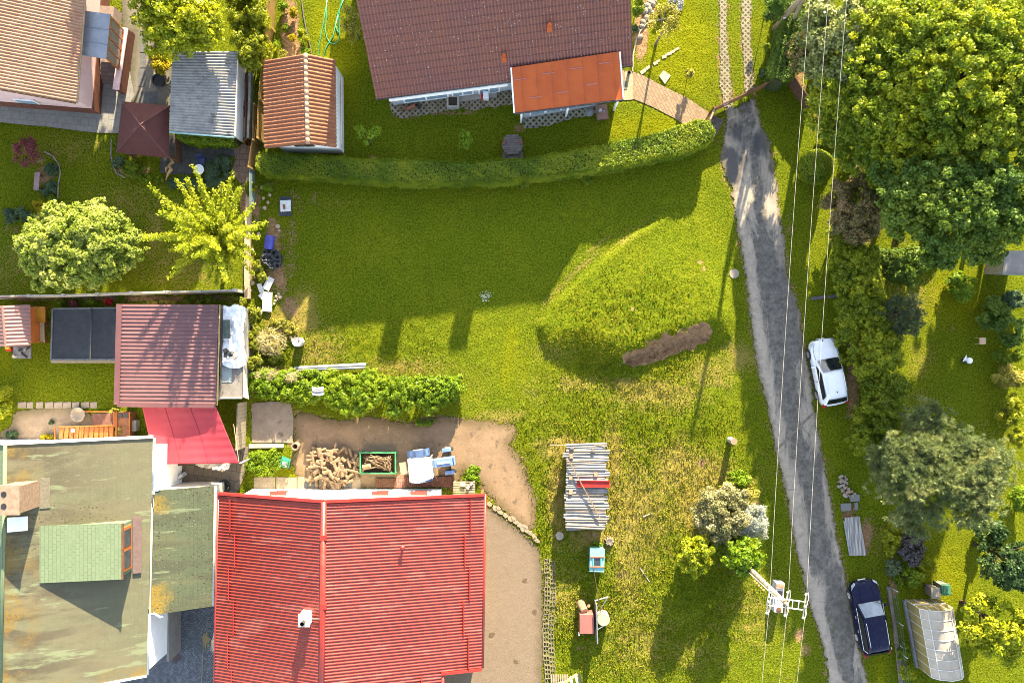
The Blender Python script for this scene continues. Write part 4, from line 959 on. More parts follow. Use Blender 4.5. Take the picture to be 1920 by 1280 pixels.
# ---------------------------------------------------------------- red metal roof house
def red_house():
    t = thing('red_roof_house', 'white house under a large bright red metal tile roof', 'house', G(650,1120,0))
    zl, zr, zq = 3.6, 6.05, 3.6
    L0 = G(413,926,zl); L1 = L0+Vector((-.0,-14.4,0)); L1.x = G(404,1280,zl).x-.05
    r0 = G(608,941,zr); r1 = Vector((G(603,1280,zr).x-.03, L1.y, zr))
    Q0 = G(907,929,zq); Q1 = G(902,1251,zq); st = G(829,1258,zq); f = (zr-zq)/(Q0.x-r0.x)
    zs = zq+(Q1.x-st.x)*f
    rf = ribroof('roof', r0, L0, L1, r1, .186, .052, 'metal', RED_METAL, t, .35, .014, th=.06)
    rm = Vector((r0.x+(r1.x-r0.x)*(Q1.y-r0.y)/(r1.y-r0.y), Q1.y, zr))
    ribroof('roof', r0, Q0, Q1, rm, .186, .052, 'metal', RED_METAL, t, .35, .014, th=.06)
    s0 = Vector((st.x, Q1.y, zs)); s1 = Vector((st.x-.05, r1.y, zs))
    ribroof('roof', rm, s0, s1, r1, .186, .052, 'metal', RED_METAL, t, .35, .014, th=.06)
    m = MB(); m.tube([r0+Vector((0,.05,.10)), r1+Vector((0,0,.10))], .17, 10); m.build('ridge_cap', RED_TRIM, rf, True)
    m = MB(); m.bar(L0+Vector((-.05,.06,.08)), r0+Vector((0,.06,.10)), .16, .20); m.bar(r0+Vector((0,.06,.10)), Q0+Vector((.05,.06,.08)), .16, .20)
    m.build('verge_trim', RED_TRIM, rf)
    m = MB(); m.bar(Q1+Vector((.03,-.06,.08)), s0+Vector((0,-.06,.08)), .16, .2); m.build('verge_trim', RED_TRIM, rf)
    for (a, b) in ((L0,L1),(Q0,Q1),(s0+Vector((.02,-.2,0)),s1)):
        sg = -1 if a is L0 else 1
        m = MB(); m.tube([a+Vector((sg*.09,.1,.02)), b+Vector((sg*.09,0,.02))], .085, 8); m.build('gutter', RED_TRIM, rf, True)
    # snow guards, staggered
    def guard(x, y0, y1, side):
        z = (zl+(x-L0.x)*(zr-zl)/(r0.x-L0.x)) if side == 0 else (zq+(Q0.x-x)*f)
        m = MB(); m.bar((x, y0, z+.16), (x, y1, z+.16), .045, .11); 
        for k in range(4): yy = y0+(y1-y0)*(k+.5)/4; m.bar((x, yy, z+.05), (x, yy, z+.2), .05, .05)
        m.build('snow_guard', RED_TRIM, rf)
    y = L0.y-.25
    for i, u in enumerate((433,443,430,440,428,436)):
        guard(G(u,1000,zl+.3).x, y-i*2.03, y-i*2.03-1.95, 0)
    for i, u in enumerate((883,872,881,870,879)):
        guard(G(u,1000,zq+.3).x, y-i*2.03, y-i*2.03-1.95, 1)
    guard(G(792,1262,4.3).x, Q1.y-.15, Q1.y-2, 1)
    # chimney, vents
    z0 = zl+(G(572,1163,5.6).x-L0.x)*(zr-zl)/(r0.x-L0.x); c = G(572,1160,6.4)
    m = MB(); m.box((c.x, c.y, 5.95), (.56,.62,1.25)); ch = m.build('chimney', WHITE, rf)
    m = MB(); m.box((c.x, c.y, 6.61), (.66,.72,.07)); m.build('chimney_cap', CREAM, ch)
    m = MB(); m.tube([(c.x-.02,c.y-.08,6.6),(c.x-.02,c.y-.08,7.0)], .12, 14, False); m.cyl((c.x-.02,c.y-.08,6.64), .11, .02, 12); m.build('flue', BLACKP, ch)
    c = G(756,1024,5.0); zz = zq+(Q0.x-c.x)*f
    m = MB(); m.cyl((c.x,c.y,zz), .07, .42, 12); m.lathe((c.x,c.y,zz+.38), [(.06,0),(.15,.03),(.13,.10),(.03,.16)], 14); m.build('roof_vent', RED_TRIM, rf, True)
    for v in (1008,1137):
        c = G(606,v,6.3); m = MB(); m.box((c.x,c.y,6.24), (.34,.30,.16)); m.build('ridge_vent', RED_TRIM, rf)
    a = G(572,1163,6.3); m = MB(); m.tube([(a.x+.3,a.y,6.0), (r0.x-.1,a.y+.1,6.28)], .02, 6); m.build('strut', GREYP, rf)
    # walls
    yn = G(700,916,0).y; x0 = G(474,916,0).x; x1 = G(828,917,0).x
    m = MB(); m.walls([(x0,yn),(x0,-23.5),(-4.6,-23.5),(-4.6,yn)] if False else [(x0,yn),(x1,yn),(x1,-23.5),(x0,-23.5)], -.05, 3.62, False)
    xr = r0.x; m.add([(x0,yn,3.62),(xr,yn,zr-.08),(x1,yn,zq+(Q0.x-x1)*f-.1),(x1,yn,3.62)], [(3,2,1,0)])
    m.build('wall', WHITE, t)
    m = MB(); m.walls([(x1+.02,yn-2.2),(Q0.x-.35,yn-2.2),(Q0.x-.35,-19.0),(x1+.02,-19.0)], -.05, 3.5, False); m.build('wall', CREAM, t)
    m = MB(); m.box((Q0.x-.18, yn-.1, 1.75), (.16,.16,3.5)); m.build('post', WOODB, t)
    for u in (520,712,785):
        c = G(u,923,2.4); m = MB(); m.box((c.x, yn+.05, 1.6), (.95,.06,1.1)); w = m.build('window', WHITE_P, t)
        m = MB(); m.box((c.x, yn+.085, 1.6), (.82,.03,.96)); m.build('pane', GLASS, w)
        m = MB(); m.box((c.x, yn+.13, 2.22), (1.05,.26,.05)); m.build('hood', RED_TRIM, w)
    c = G(622,925,2.0); m = MB(); m.box((c.x, yn+.08, 2.1), (.14,.16,.22)); m.build('lamp', GREYP, t)
red_house()

# ---------------------------------------------------------------- green shingle house
def shingles(name, a, b, c, stain, yellow, where):
    n = NT(name); v = n.mapping(rot=(0,0,R(90)))
    br = n.new("TexBrick", {'Vector': v, 'Color1': a, 'Color2': b, 'Mortar': tuple(x*(.55 if where else .8) for x in a), 'Scale': 1., 'Mortar Size': .012 if where == 2 else .008, 'Mortar Smooth': .4, 'Brick Width': .33, 'Row Height': .20, 'Bias': 0.}, offset=.5)
    col = br.outputs[0]
    if c: col = n.mix(n.mr(n.noise(.33, 4, .6, n.mapping(scale=(.5,1.6,1))), .36, .62), col, c)
    if stain:
        s = n.noise(.55, 5, .65, n.mapping(scale=(.35,2.0,1), loc=(2,0,0)), .3)
        col = n.mix(n.ma('MULTIPLY', n.mr(s, .42, .58, 0, .9), n.mr(n.xyz()[0], 4.5, -1., .15, 1.) if where == 0 else .6), col, stain)
        s2 = n.noise(.7, 4, .6, n.mapping(scale=(.3,2.4,1), loc=(9,4,0)))
        col = n.mix(n.mr(s2, .58, .64, 0, .8), col, (.13,.155,.09))
    if yellow:
        lx, ly, lz = n.xyz(); g = n.mr(n.noise(11, 4, .7), .30, .62); w = n.ma('MULTIPLY', n.ma('SUBTRACT', n.noise(1.5, 4, .7), .5), 2.2); w2 = n.ma('MULTIPLY', n.ma('SUBTRACT', n.noise(2.1, 3, .7), .5), .8)
        if where == 1:
            bx = n.mr(n.ma('ADD', lx, w), 5.9, 6.9, 1., 0.); up = n.ma('MULTIPLY', n.mr(n.ma('ADD', ly, w2), 3.9, 4.2), n.mr(n.ma('ADD', ly, w2), 5.1, 4.8)); dn = n.mr(n.ma('ADD', ly, w2), .1, -.5)
            y = n.ma('MULTIPLY', n.ma('MULTIPLY', bx, n.ma('MAXIMUM', up, dn)), g)
        else:
            y = n.ma('MULTIPLY', n.ma('MAXIMUM', n.mr(n.ma('ADD', lx, w), .9, -.9), n.mr(n.ma('ADD', ly, w2), -4.6, -5.4)), n.ma('MULTIPLY', g, n.mr(n.noise(.7, 3), .40, .6)))
        col = n.mix(n.ma('MULTIPLY', y, .9), col, yellow)
        # missing granules: scattered dark and pale flecks
        lo = n.mr(n.noise(.9, 3, .5, n.mapping(loc=(1,3,0))), .40, .55)
        if where == 0: lo = n.ma('MULTIPLY', lo, n.ma('MULTIPLY', n.ma('MULTIPLY', n.mr(lx, -.6, .2), n.mr(lx, 4.4, 3.6)), n.ma('MULTIPLY', n.mr(ly, 2.3, 2.7), n.mr(ly, 5.3, 4.7))))
        fl = n.ma('MULTIPLY', n.mr(n.vor(4.2, vec=n.mapping(scale=(1,1.5,1))), .30, .22), lo); col = n.mix(n.ma('MULTIPLY', fl, .8), col, (.018,.014,.01))
        if where == 1: fp = n.ma('MULTIPLY', n.mr(n.vor(7.3), .16, .10), n.mr(n.noise(.7, 2), .46, .56)); col = n.mix(fp, col, (.20,.20,.16))
    col = n.mix(n.mr(n.noise(38, 3, .75), .42, .7, 0, .45), col, tuple(x*1.7 for x in a)); col = n.mix(n.mr(n.noise(31, 3, .75), .5, .3, 0, .5), col, tuple(x*.45 for x in a))
    h = n.ma('SUBTRACT', n.noise(30, 3, .7), n.ma('MULTIPLY', br.outputs[1], 1.2))
    return n.bsdf(col, .9, n.bump(h, .4, .014), spec=.2)
SH_MAIN = shingles('mossy_green_shingle', (.092,.093,.058), (.077,.079,.049), (.097,.087,.056), (.036,.026,.020), (.15,.088,.008), 0)
SH_WING = shingles('dark_green_shingle', (.055,.068,.040), (.045,.056,.033), (.070,.074,.042), (.036,.033,.024), (.22,.125,.003), 1)
SH_DORM = shingles('green_shingle', (.108,.142,.086), (.094,.126,.075), None, None, None, 2)
def green_house():
    t = thing('green_roof_house', 'house with a moss-stained green shingle roof and a shed dormer', 'house', G(180,1050,0))
    zr, ze = 7.67, 4.5; sl = (zr-ze)/6.6
    R0 = G(13,834,zr); R1 = G(3,1310,zr); E0 = G(287,821,ze); E1 = G(275,1263,ze)
    R1.y = E1.y-.15
    m = MB(); rf = ribroof('roof', R0, E0, E1, R1, 2.0, .0, 'flat', SH_MAIN, t, th=.10, smooth=False)
    W0 = R0-Vector((6.6,0,3.17)); W1 = R1-Vector((6.6,0,3.17))
    ribroof('roof', R0, W0, W1, R1, 2.0, 0, 'flat', SH_DORM, t, th=.10, smooth=False)
    m = MB(); m.bar(R0+Vector((0,.09,.06)), E0+Vector((.03,.09,.06)), .14, .24); m.bar(R0+Vector((0,.09,.06)), W0+Vector((0,.09,.06)), .14, .24); m.build('barge_board', WHITE_P, rf)
    m = MB(); m.bar(R1+Vector((0,-.06,.06)), E1+Vector((.03,-.06,.06)), .10, .22); m.build('barge_board', WHITE_P, rf)
    m = MB(); m.tube([R0+Vector((0,0,.13)), R1+Vector((0,0,.13))], .10, 8); m.build('ridge_cap', SH_DORM, rf, True)
    # lower wing
    A, B, C, D = G(290,919,4.42), G(402,910,3.25), G(398,1135,3.25), G(283,1152,4.42)
    ribroof('roof', A, B, C, D, 2., 0, 'flat', SH_WING, t, th=.09, smooth=False)
    for (p, q) in ((E0+Vector((.07,0,.02)), E0.lerp(E1, .222)+Vector((.07,0,.02))), (E0.lerp(E1, .745)+Vector((.07,0,.02)), E1+Vector((.07,0,.02))), (B+Vector((.07,0,.03)), C+Vector((.07,0,.03)))):
        m = MB(); m.tube([p, q], .075, 8); m.build('gutter', pm('pale_gutter', (.45,.46,.45), (.38,.39,.38), 4, .5), rf, True)
    for p in (E0.lerp(E1, .222), E0.lerp(E1, .745)):
        s = 1 if p.y > -12 else -1
        m = MB(); m.tube([p+Vector((.07,0,0)), p+Vector((.35,0,-.06)), p+Vector((.62,.25*s,-.15)), p+Vector((.7,.3*s,-.5))], .06, 8); m.build('downpipe', WHITE_P, rf, True)
    # walls
    m = MB(); x1 = E0.x-.12; m.walls([(x1,E0.y-.62),(x1-.2,E1.y+.2),(x1-13.4,E1.y+.2),(x1-13.2,E0.y-.62)], -.05, ze-.1, False)
    m.add([(x1,E0.y-.62,ze-.1),(x1-13.2,E0.y-.62,ze-.1),(R0.x,R0.y-.62,zr-.1)], [(0,1,2)]); m.add([(x1-.2,E1.y+.2,ze-.1),(x1-13.4,E1.y+.2,ze-.1),(R1.x,E1.y+.2,zr-.1)], [(2,1,0)]); m.build('wall', WHITE, t)
    m = MB(); m.walls([(A.x-.3,A.y-.3),(B.x-.5,B.y-.3),(C.x-.5,C.y+.3),(D.x-.3,D.y+.3)], -.05, [4.2,3.15,3.15,4.2], False); m.build('wall', CREAM, t)
    m = MB(); q = E0.lerp(E1, .86); m.box((x1+.02-.18, q.y, .9), (.14,4.6,1.9)); m.build('plinth', pm('grey_render', (.22,.20,.185), (.18,.165,.155), 2, .9, .4), t)
    # shed dormer
    a, b, c, d = G(75,985,7.02), G(229,980,6.30), G(229,1085,6.30), G(75,1092,7.02)
    dr = ribroof('dormer_roof', a, b, c, d, 2., 0, 'flat', SH_DORM, t, th=.06, smooth=False)
    zm = lambda x: zr-(x-R0.x)*sl+.08
    xf = b.x-.06
    m = MB()
    for yy in (a.y-.12, d.y+.12):
        ax, bx = a.x+.1, xf
        m.add([(ax,yy,zm(ax)-.1),(bx,yy,zm(bx)-.1),(bx,yy,6.36),(ax,yy,7.0)], [(0,1,2,3)])
    m.add([(xf,a.y-.12,zm(xf)-.1),(xf,d.y+.12,zm(xf)-.1),(xf,d.y+.12,6.34),(xf,a.y-.12,6.34)], [(0,1,2,3)])
    m.build('dormer_wall', SH_DORM, t)
    m = MB(); yc = (a.y+d.y)/2; h = 6.30-zm(xf)
    m.box((xf+.03, yc, zm(xf)+h*.52), (.09,2.5,h*.82)); w = m.build('window', WOODO, t)
    for s in (-1,1):
        m = MB(); m.box((xf+.07, yc+s*.60, zm(xf)+h*.52), (.05,.98,h*.62)); m.build('pane', GLASS, w)
    m = MB(); m.box((xf+.28, yc, zm(xf+.28)+.05), (.46,3.3,.05), ry=math.atan(sl)); m.build('apron', pm('brown_flashing', (.11,.075,.07), (.09,.06,.058), 4, .6), t)
    m = MB(); m.bar(b+Vector((.04,0,.03)), c+Vector((.04,0,.03)), .08, .12); m.build('fascia', WOODB, dr)
    # chimney, roof hatch
    x = G(20,935,8.8).x; y = G(20,936,8.8).y
    m = MB(); m.box((x, y, 8.0), (1.05,1.45,1.8)); ch = m.build('chimney', pm('chimney_brick', (.20,.135,.09), (.14,.095,.065), 5, .9, .5, c=(.30,.24,.18)), rf)
    m = MB(); m.box((x-.03, y, 8.93), (1.2,1.6,.10)); m.build('chimney_cap', pm('brown_cap', (.22,.16,.115), (.16,.115,.08), 3, .9, .4), ch)
    for dy in (-.32,.32):
        m = MB(); m.cyl((x-.25, y+dy, 8.985), .15, .02, 14); m.build('flue', BLACKP, ch)
    m = MB(); m.box((x+.75, y, zm(x+.75)+.02), (.5,1.7,.05), ry=math.atan(sl)); m.build('flashing', pm('lead_flashing', (.12,.105,.075), (.085,.075,.055), 7, .8), ch)
    h = G(41,979,7.2); m = MB(); m.box((h.x, h.y, zm(h.x)+.1), (.98,.80,.14), ry=math.atan(sl)); m.build('roof_hatch', WHITE_P, rf, bevel=.03)
green_house()

# ---------------------------------------------------------------- mauve metal shed, lean-to, canopy, playhouse, pool cover
def mauve_shed():
    t = thing('mauve_shed', 'square shed with a ribbed mauve metal roof', 'shed', G(315,663,0))
    a, b, c, d = G(226,570,3.0), G(221,758,3.0), G(405,760,2.6), G(410,571,2.6)
    rf = ribroof('roof', a, d, c, b, .235, .034, 'trap', MAUVE, t, th=.05, smooth=False)
    m = MB(); m.bar(a+Vector((-.03,0,.09)), b+Vector((-.03,0,.09)), .34, .05); m.bar(b+Vector((0,-.03,.08)), c+Vector((0,-.03,.08)), .22, .06, up=(0,0,1)); m.build('verge_trim', MAUVE, rf)
    m = MB(); m.tube([d+Vector((.07,0,.0)), c+Vector((.07,0,.0))], .05, 8); m.build('gutter', pm('ochre_gutter', (.36,.25,.10), (.28,.2,.08), 4, .5), rf, True)
    i = .25; m = MB(); m.walls([(a.x+i,a.y-i),(b.x+i,b.y+i),(c.x-i,c.y+i),(d.x-i,d.y-i)], -.05, [2.95,2.95,2.6,2.6]); m.build('wall', CREAM, t)
mauve_shed()
def lean_to():
    t = thing('flat_roof_annex', 'narrow annex with a flat grey felt roof beside the mauve shed', 'shed', G(432,660,0))
    p = [G(413,573,2.2), G(413,745,2.2), G(454,745,2.2), G(457,575,2.2)]
    m = MB(); m.slab(p, .14); m.build('roof', pm('roof_felt', (.17,.15,.135), (.13,.115,.10), 2, .9, .5, 30, .01, c=(.24,.22,.2)), t)
    m = MB(); m.walls([(q.x*1., q.y) for q in (p[0]+Vector((.05,-.05,0)), p[1]+Vector((.05,.05,0)), p[2]+Vector((-.12,.05,0)), p[3]+Vector((-.12,-.05,0)))], -.05, 2.05, False); m.build('wall', CONC, t)
    m = MB(); m.bar(p[1]+Vector((0,-.03,.02)), p[2]+Vector((0,-.03,.02)), .08, .12); m.build('fascia', GREYP, t)
    q = G(425,702,2.23); m = MB(); m.box((q.x, q.y, 2.215), (.62,.95,.03)); m.build('roof_patch', pm('pale_sheet', (.22,.25,.24), (.19,.22,.21), 2, .6), t)
    m = MB(); m.slab([G(457,690,2.3), G(455,744,2.3), G(466,748,2.1), G(462,715,2.1)], .08); m.build('side_slab', CONC, t)
lean_to()
def playhouse():
    t = thing('playhouse', 'little wooden playhouse with a ribbed pinkish metal gable roof', 'playhouse', G(30,610,0))
    zr, ze = 2.75, 2.1
    a, b = G(6,573,zr), G(12,650,zr); c, d = G(58,648,ze), G(57,571,ze); e, f = a-Vector((1.5,0,.65)), b-Vector((1.5,0,.65))
    PK = pm('pinkish_metal', (.20,.10,.09), (.17,.085,.078), 1.5, .5, .05)
    rf = ribroof('roof', a, d, c, b, .24, .04, 'trap', PK, t, th=.04, smooth=False); ribroof('roof', a, e, f, b, .24, .04, 'trap', PK, t, th=.04, smooth=False)
    m = MB(); m.tube([a+Vector((0,0,.08)), b+Vector((0,0,.08))], .07, 6); m.build('ridge_cap', PK, rf)
    m = MB(); m.walls([(a.x-1.2,a.y-.15),(d.x-.25,d.y-.15),(c.x-.25,c.y+.2),(b.x-1.2,b.y+.2)], -.05, 2.0, False); m.build('wall', WOODO, t)
    p = [G(58,574,1.2), G(84,575,1.2), G(84,604,1.2), G(58,603,1.2)]; m = MB(); m.slab(p, .08); m.build('side_roof', pm('amber_board', (.26,.12,.012), (.20,.085,.01), 2, .5), t)
    m = MB(); m.slab([G(60,603,.7), G(82,603,.7), G(84,642,.7), G(60,642,.7)], .06); m.build('deck', WOODG, t)
    for (u, v) in ((84,576),(84,603),(84,641)):
        m = MB(); q = G(u-2,v,.6); m.box((q.x,q.y,.6), (.08,.08,1.2)); m.build('post', WOODO, t)
    m = MB(); p = G(66,623,.8); m.box((p.x,p.y,.85), (.40,.16,.20)); m.build('seat', pm('bright_orange', (.55,.10,.008), None, 3, .4), t, bevel=.04)
playhouse()
def pool_cover():
    t = thing('covered_pool', 'rectangular pool frame covered with taut black netting', 'pool', G(160,628,0))
    z = .95; q = [G(99,579,z), G(96,674,z), G(224,674,z), G(226,577,z)]
    m = MB(); m.walls([(p.x, p.y) for p in q], -.05, z-.06, False); m.build('wall', pm('pool_wall', (.05,.055,.065), (.035,.04,.05), 2, .6), t)
    na, nb = 40, 30; V = []; 
    for j in range(nb+1):
        for i in range(na+1):
            s, r = i/na, j/nb; p = q[0].lerp(q[3], s).lerp(q[1].lerp(q[2], s), r)
            rope = .05*math.exp(-((s-.58)/.02)**2)+.05*math.exp(-((s-.04)/.015)**2)
            sag = -.10*math.sin(math.pi*min(1, s/.58))*math.sin(math.pi*r) if s < .58 else -.08*math.sin(math.pi*(s-.58)/.42)*math.sin(math.pi*r)
            V.append((p.x, p.y, z+rope+sag+.015*random.random()))
    V = np.array(V); ii = np.arange((na+1)*(nb+1)).reshape(nb+1, na+1)
    npmesh('net_cover', V, np.stack([ii[1:,:-1], ii[1:,1:], ii[:-1,1:], ii[:-1,:-1]], -1).reshape(-1, 4), pm('black_net', (.016,.019,.026), (.024,.028,.036), 2, .5, .4, 60, .01), t)
    m = MB(); 
    for i in range(4): m.bar(q[i]+Vector((0,0,.02)), q[(i+1)%4]+Vector((0,0,.02)), .09, .07)
    m.build('rim', pm('pool_rim', (.11,.12,.13), (.07,.08,.09), 4, .5), t)
    m = MB(); a, b = q[0].lerp(q[3], .58), q[1].lerp(q[2], .58); m.tube([a+Vector((0,0,.05)), b+Vector((0,0,.05))], .05, 8); m.build('cross_tube', pm('pool_tube', (.06,.065,.075), None, 4, .4), t, True)
    m = MB(); m.bar(q[1]+Vector((-.1,-.14,-.15)), q[2]+Vector((0,-.14,-.15)), .16, .08); m.build('ledge', WOODG, t)
pool_cover()
def canopy():
    t = thing('fabric_canopy', 'taut raspberry red fabric canopy stretched from the mauve shed', 'canopy', G(350,815,0))
    z = 2.35; q = [G(266,759,2.55), G(404,760,2.5), G(448,868,2.2), G(290,870,2.3)]
    na = nb = 60; V = []
    for j in range(nb+1):
        for i in range(na+1):
            s, r = i/na, j/nb; p = q[0].lerp(q[1], s).lerp(q[3].lerp(q[2], s), r)
            V.append((p.x, p.y, p.z-.22*math.sin(math.pi*s)*math.sin(math.pi*r)+.010*math.sin(r*46+2*s)*s+.008*math.sin((s+r*.4)*19)))
    ii = np.arange((na+1)*(nb+1)).reshape(nb+1, na+1)
    o = npmesh('fabric', np.array(V), np.stack([ii[1:,:-1], ii[1:,1:], ii[:-1,1:], ii[:-1,:-1]], -1).reshape(-1, 4), pm('raspberry_fabric', (.30,.030,.045), (.27,.026,.04), .8, .6, .15, 60, .004), t)
    s = o.modifiers.new("solid", 'SOLIDIFY'); s.thickness = .012
    sf = lambda s, r: (lambda p: Vector((p.x, p.y, p.z-.22*math.sin(math.pi*s)*math.sin(math.pi*r)+.010*math.sin(r*46+2*s)*s+.008*math.sin((s+r*.4)*19)+.008)))(q[0].lerp(q[1], s).lerp(q[3].lerp(q[2], s), r))
    for k in (.30,.64): m = MB(); m.tube([sf(k, j/20) for j in range(21)], .014, 4); m.build('seam', pm('raspberry_seam', (.20,.018,.03), None, 5), t)
    m = MB(); b = q[2]; m.tube([(b.x+.1,b.y,-.05),(b.x+.05,b.y,2.2)], .05, 8); m.build('pole', GREYP, t, True)
    m = MB(); e = G(438,795,2.5); m.tube([b+Vector((0,.1,.02)), e], .018, 6); m.build('rope', pm('rope', (.45,.36,.24), None, 8, .9), t)
canopy()
# ================================================================= TREES AND PLANTS
crown_tree('maple_tree', 'lime-green broad tree overhanging the grey corrugated shed roof', 'tree', 340, 36, 3.9, 106, 74, 1.7, 'lime', size=.10)
crown_tree('maple_tree', 'broad tree standing just beyond the top left picture edge', 'tree', 262, -175, 5.0, 130, 105, 2.6, 'maple2', size=.10, cover=3.4)
bush('conifer_bush', 'golden rounded conifer bush beside the grey shed', 'bush', 296, 115, 25, 1.4, 'gold', size=.05)
for (u, v, r) in ((452,2,22),(482,6,22),(450,42,21),(486,42,20),(462,80,23),(489,84,19),(474,112,20)):
    crown_tree('thuja', 'yellow-green thuja column in the row along the yellow slat fence', 'tree', u, v, 2.0, r, r*1.15, 1.9, 'thuja', size=.07, group='thuja row by the slat fence', low=-.9, lr=.33, nl=34, cover=5.5, rcl=.15)
for (u, v, r, h, lf, lb) in ((531,14,11,.8,'fresh','bright green bush at the top of the brown flower bed'), (553,24,11,.9,'gold','round golden bush at the top of the brown flower bed'),
    (537,54,9,.4,'hedge','small flat green plant in the middle of the brown flower bed'), (549,72,8,.8,'gold','small golden bush touching a yellow-green one in the flower bed'), (567,68,14,1.0,'lime','yellow-green bush beside the small golden one in the flower bed'),
    (572,95,11,.6,'fresh','green bush at the foot of the flower bed by the tiled shed'), (531,100,8,.5,'goldg','pale yellow plant nearest the tiled shed roof corner'), (517,84,7,.5,'fresh','small plant against the slat fence above the tiled shed')):
    bush('garden_bush', lb, 'bush', u, v, r, h, lf, size=.05)
crown_tree('apple_tree', 'young apple tree with sparse yellowish leaves at the left gable of the brown roof', 'tree', 658, 44, 2.4, 26, 42, 1.0, 'goldg', n=1500, size=.06, nl=16, lr=.28, tr=.07, bark=BARKG)
hedge('ivy_hedge', 'bright green clipped hedge strip below the grey corrugated roof', [(338,256,11),(390,260,12),(444,263,10)], .7, 1.6, 'fresh', size=.05)
crown_tree('red_maple', 'small dark red maple on the shaded left lawn', 'tree', 50, 286, 1.3, 33, 32, .6, 'red', n=2600, size=.055, nl=26, lr=.26, tr=.05)
for (u, v, ru, rv, h, lf, lb) in ((98,318,13,16,.4,'bluegr','low green plant at the top of the curved flower bed'), (90,352,16,16,.6,'bluegr','green shrub beside the wooden bench in the curved bed'), (97,372,10,12,.5,'hedge','small green shrub at the lower end of the curved bed'),
    (76,386,17,13,.9,'gold','orange-yellow azalea at the foot of the curved bed'), (28,400,32,17,1.1,'bluegr','spreading blue-green juniper at the left picture edge'), (50,415,14,10,.6,'hedge','dark shrub beside the blue-green juniper'),
    (221,306,13,14,.8,'bluegr','blue-green shrub at the lower left corner of the gazebo'), (249,315,24,18,1.1,'hedge','dark green bush under the lower edge of the gazebo roof'), (270,334,14,10,.7,'fresh','bright green bush below the gazebo roof'), (300,336,10,9,.5,'hedge','small green plant beside the driftwood'),
    (216,268,5,14,.4,'hedge','narrow plant strip along the left side of the gazebo'),
    (3,752,24,36,1.6,'lime','bright yellow-green bush at the left edge by the gravel terrace'), (22,815,14,10,.5,'bluegr','grey-green plant on the stones by the green roof'), (88,818,14,8,.5,'gold','yellow flowering plant against the green roofed house'), (97,791,5,4,.25,'bluegr','tiny plant growing in the terrace gravel'),
    (112,566,12,6,.8,'hedge','dark green shrub between the garden wall and the playhouse'), (137,569,11,8,.8,'red','dull red shrub between the garden wall and the covered pool'), (172,566,14,6,.8,'hedge','dark green shrub above the covered pool'), (203,566,9,7,.8,'scarlet','bright scarlet shrub near the mauve shed corner'), (226,560,8,6,.7,'hedge','dark shrub at the corner of the mauve shed'),
    (300,567,34,4,1.0,'goldg','strip of pale yellow flowers along the top edge of the mauve shed'), (370,562,50,7,.6,'hedge','dark low shrub strip between the garden wall and the mauve shed'), (445,566,20,12,.9,'ivy','leafy shrub at the end of the garden wall')):
    bush('garden_shrub', lb, 'shrub', u, v, ru, h, lf, rv, size=.05)
bush('ground_cover', 'dense grey-green ground cover mound beside the round white table', 'shrub', 412, 322, 30, .7, 'bluegr', 36, size=.045)
bush('ground_cover', 'low grey-green ground cover along the lawn edge below the dark patio', 'shrub', 352, 346, 46, .4, 'bluegr', 15, size=.045)
crown_tree('viburnum', 'large rounded shrub covered in creamy white blossom on the left lawn', 'shrub', 148, 464, 2.3, 142, 95, 2.2, 'vib', size=.075, nl=170, lr=.50, ang=12, low=-.1, cover=6, rcl=.19)

def cherry():
    c = G(396, 440, 3.4); t = thing('cherry_tree', 'cherry tree with long leafy branches radiating from its centre by the boundary wall', 'tree', (c.x, c.y, 0))
    PP, RR = [], []; mb = MB(); b = Vector((c.x, c.y, 0))
    mb.tube([b-Vector((0,0,.1)), b+Vector((.03,.02,1.2)), b+Vector((0,0,2.4))], [.16,.13,.10], 8)
    for i in range(96):
        az = random.uniform(0, 2*math.pi); el = R(random.uniform(8, 78)**1.0); reach = random.uniform(1.9, 3.9)*(1. if i % 3 else .7)
        if math.sin(az) < -.3: reach *= .86
        if math.cos(az) > .3: reach *= .88
        L = min(reach/max(math.cos(el), .3), 4.3)
        d = Vector((math.cos(az)*math.cos(el), math.sin(az)*math.cos(el), math.sin(el))); s = b+Vector((random.uniform(-.3,.3), random.uniform(-.3,.3), random.uniform(1.5,2.4)))
        bend = Vector((random.uniform(-.22,.22), random.uniform(-.22,.22), random.uniform(-.16,.05)))
        pts = [s+d*L*q+bend*(q*q)*L for q in np.linspace(0, 1, 7)]
        if i % 2 == 0: mb.tube(pts, [.045,.036,.03,.024,.018,.012,.006], 5)
        m = int(L*34)
        for q in np.linspace(.10, 1, m):
            j = min(5, int(q*6)); f = q*6-j; p = pts[j].lerp(pts[j+1], f); sp = .075+.05*(1-q)
            for _ in range(3):
                PP.append(p+Vector((random.gauss(0,sp), random.gauss(0,sp), random.gauss(0,.06)))); RR.append(random.random()*.6+q*.18+random.random()*.2)
    mb.build('trunk', BARK, t, True)
    P = np.array([tuple(p) for p in PP]); n = len(P)
    leaf_mesh('crown', P, np.array([0,0,.7])+RNG.normal(size=(n,3))*.6, RNG.uniform(.045,.10,n), LM['cherry'], t, .55, np.array(RR))
cherry()
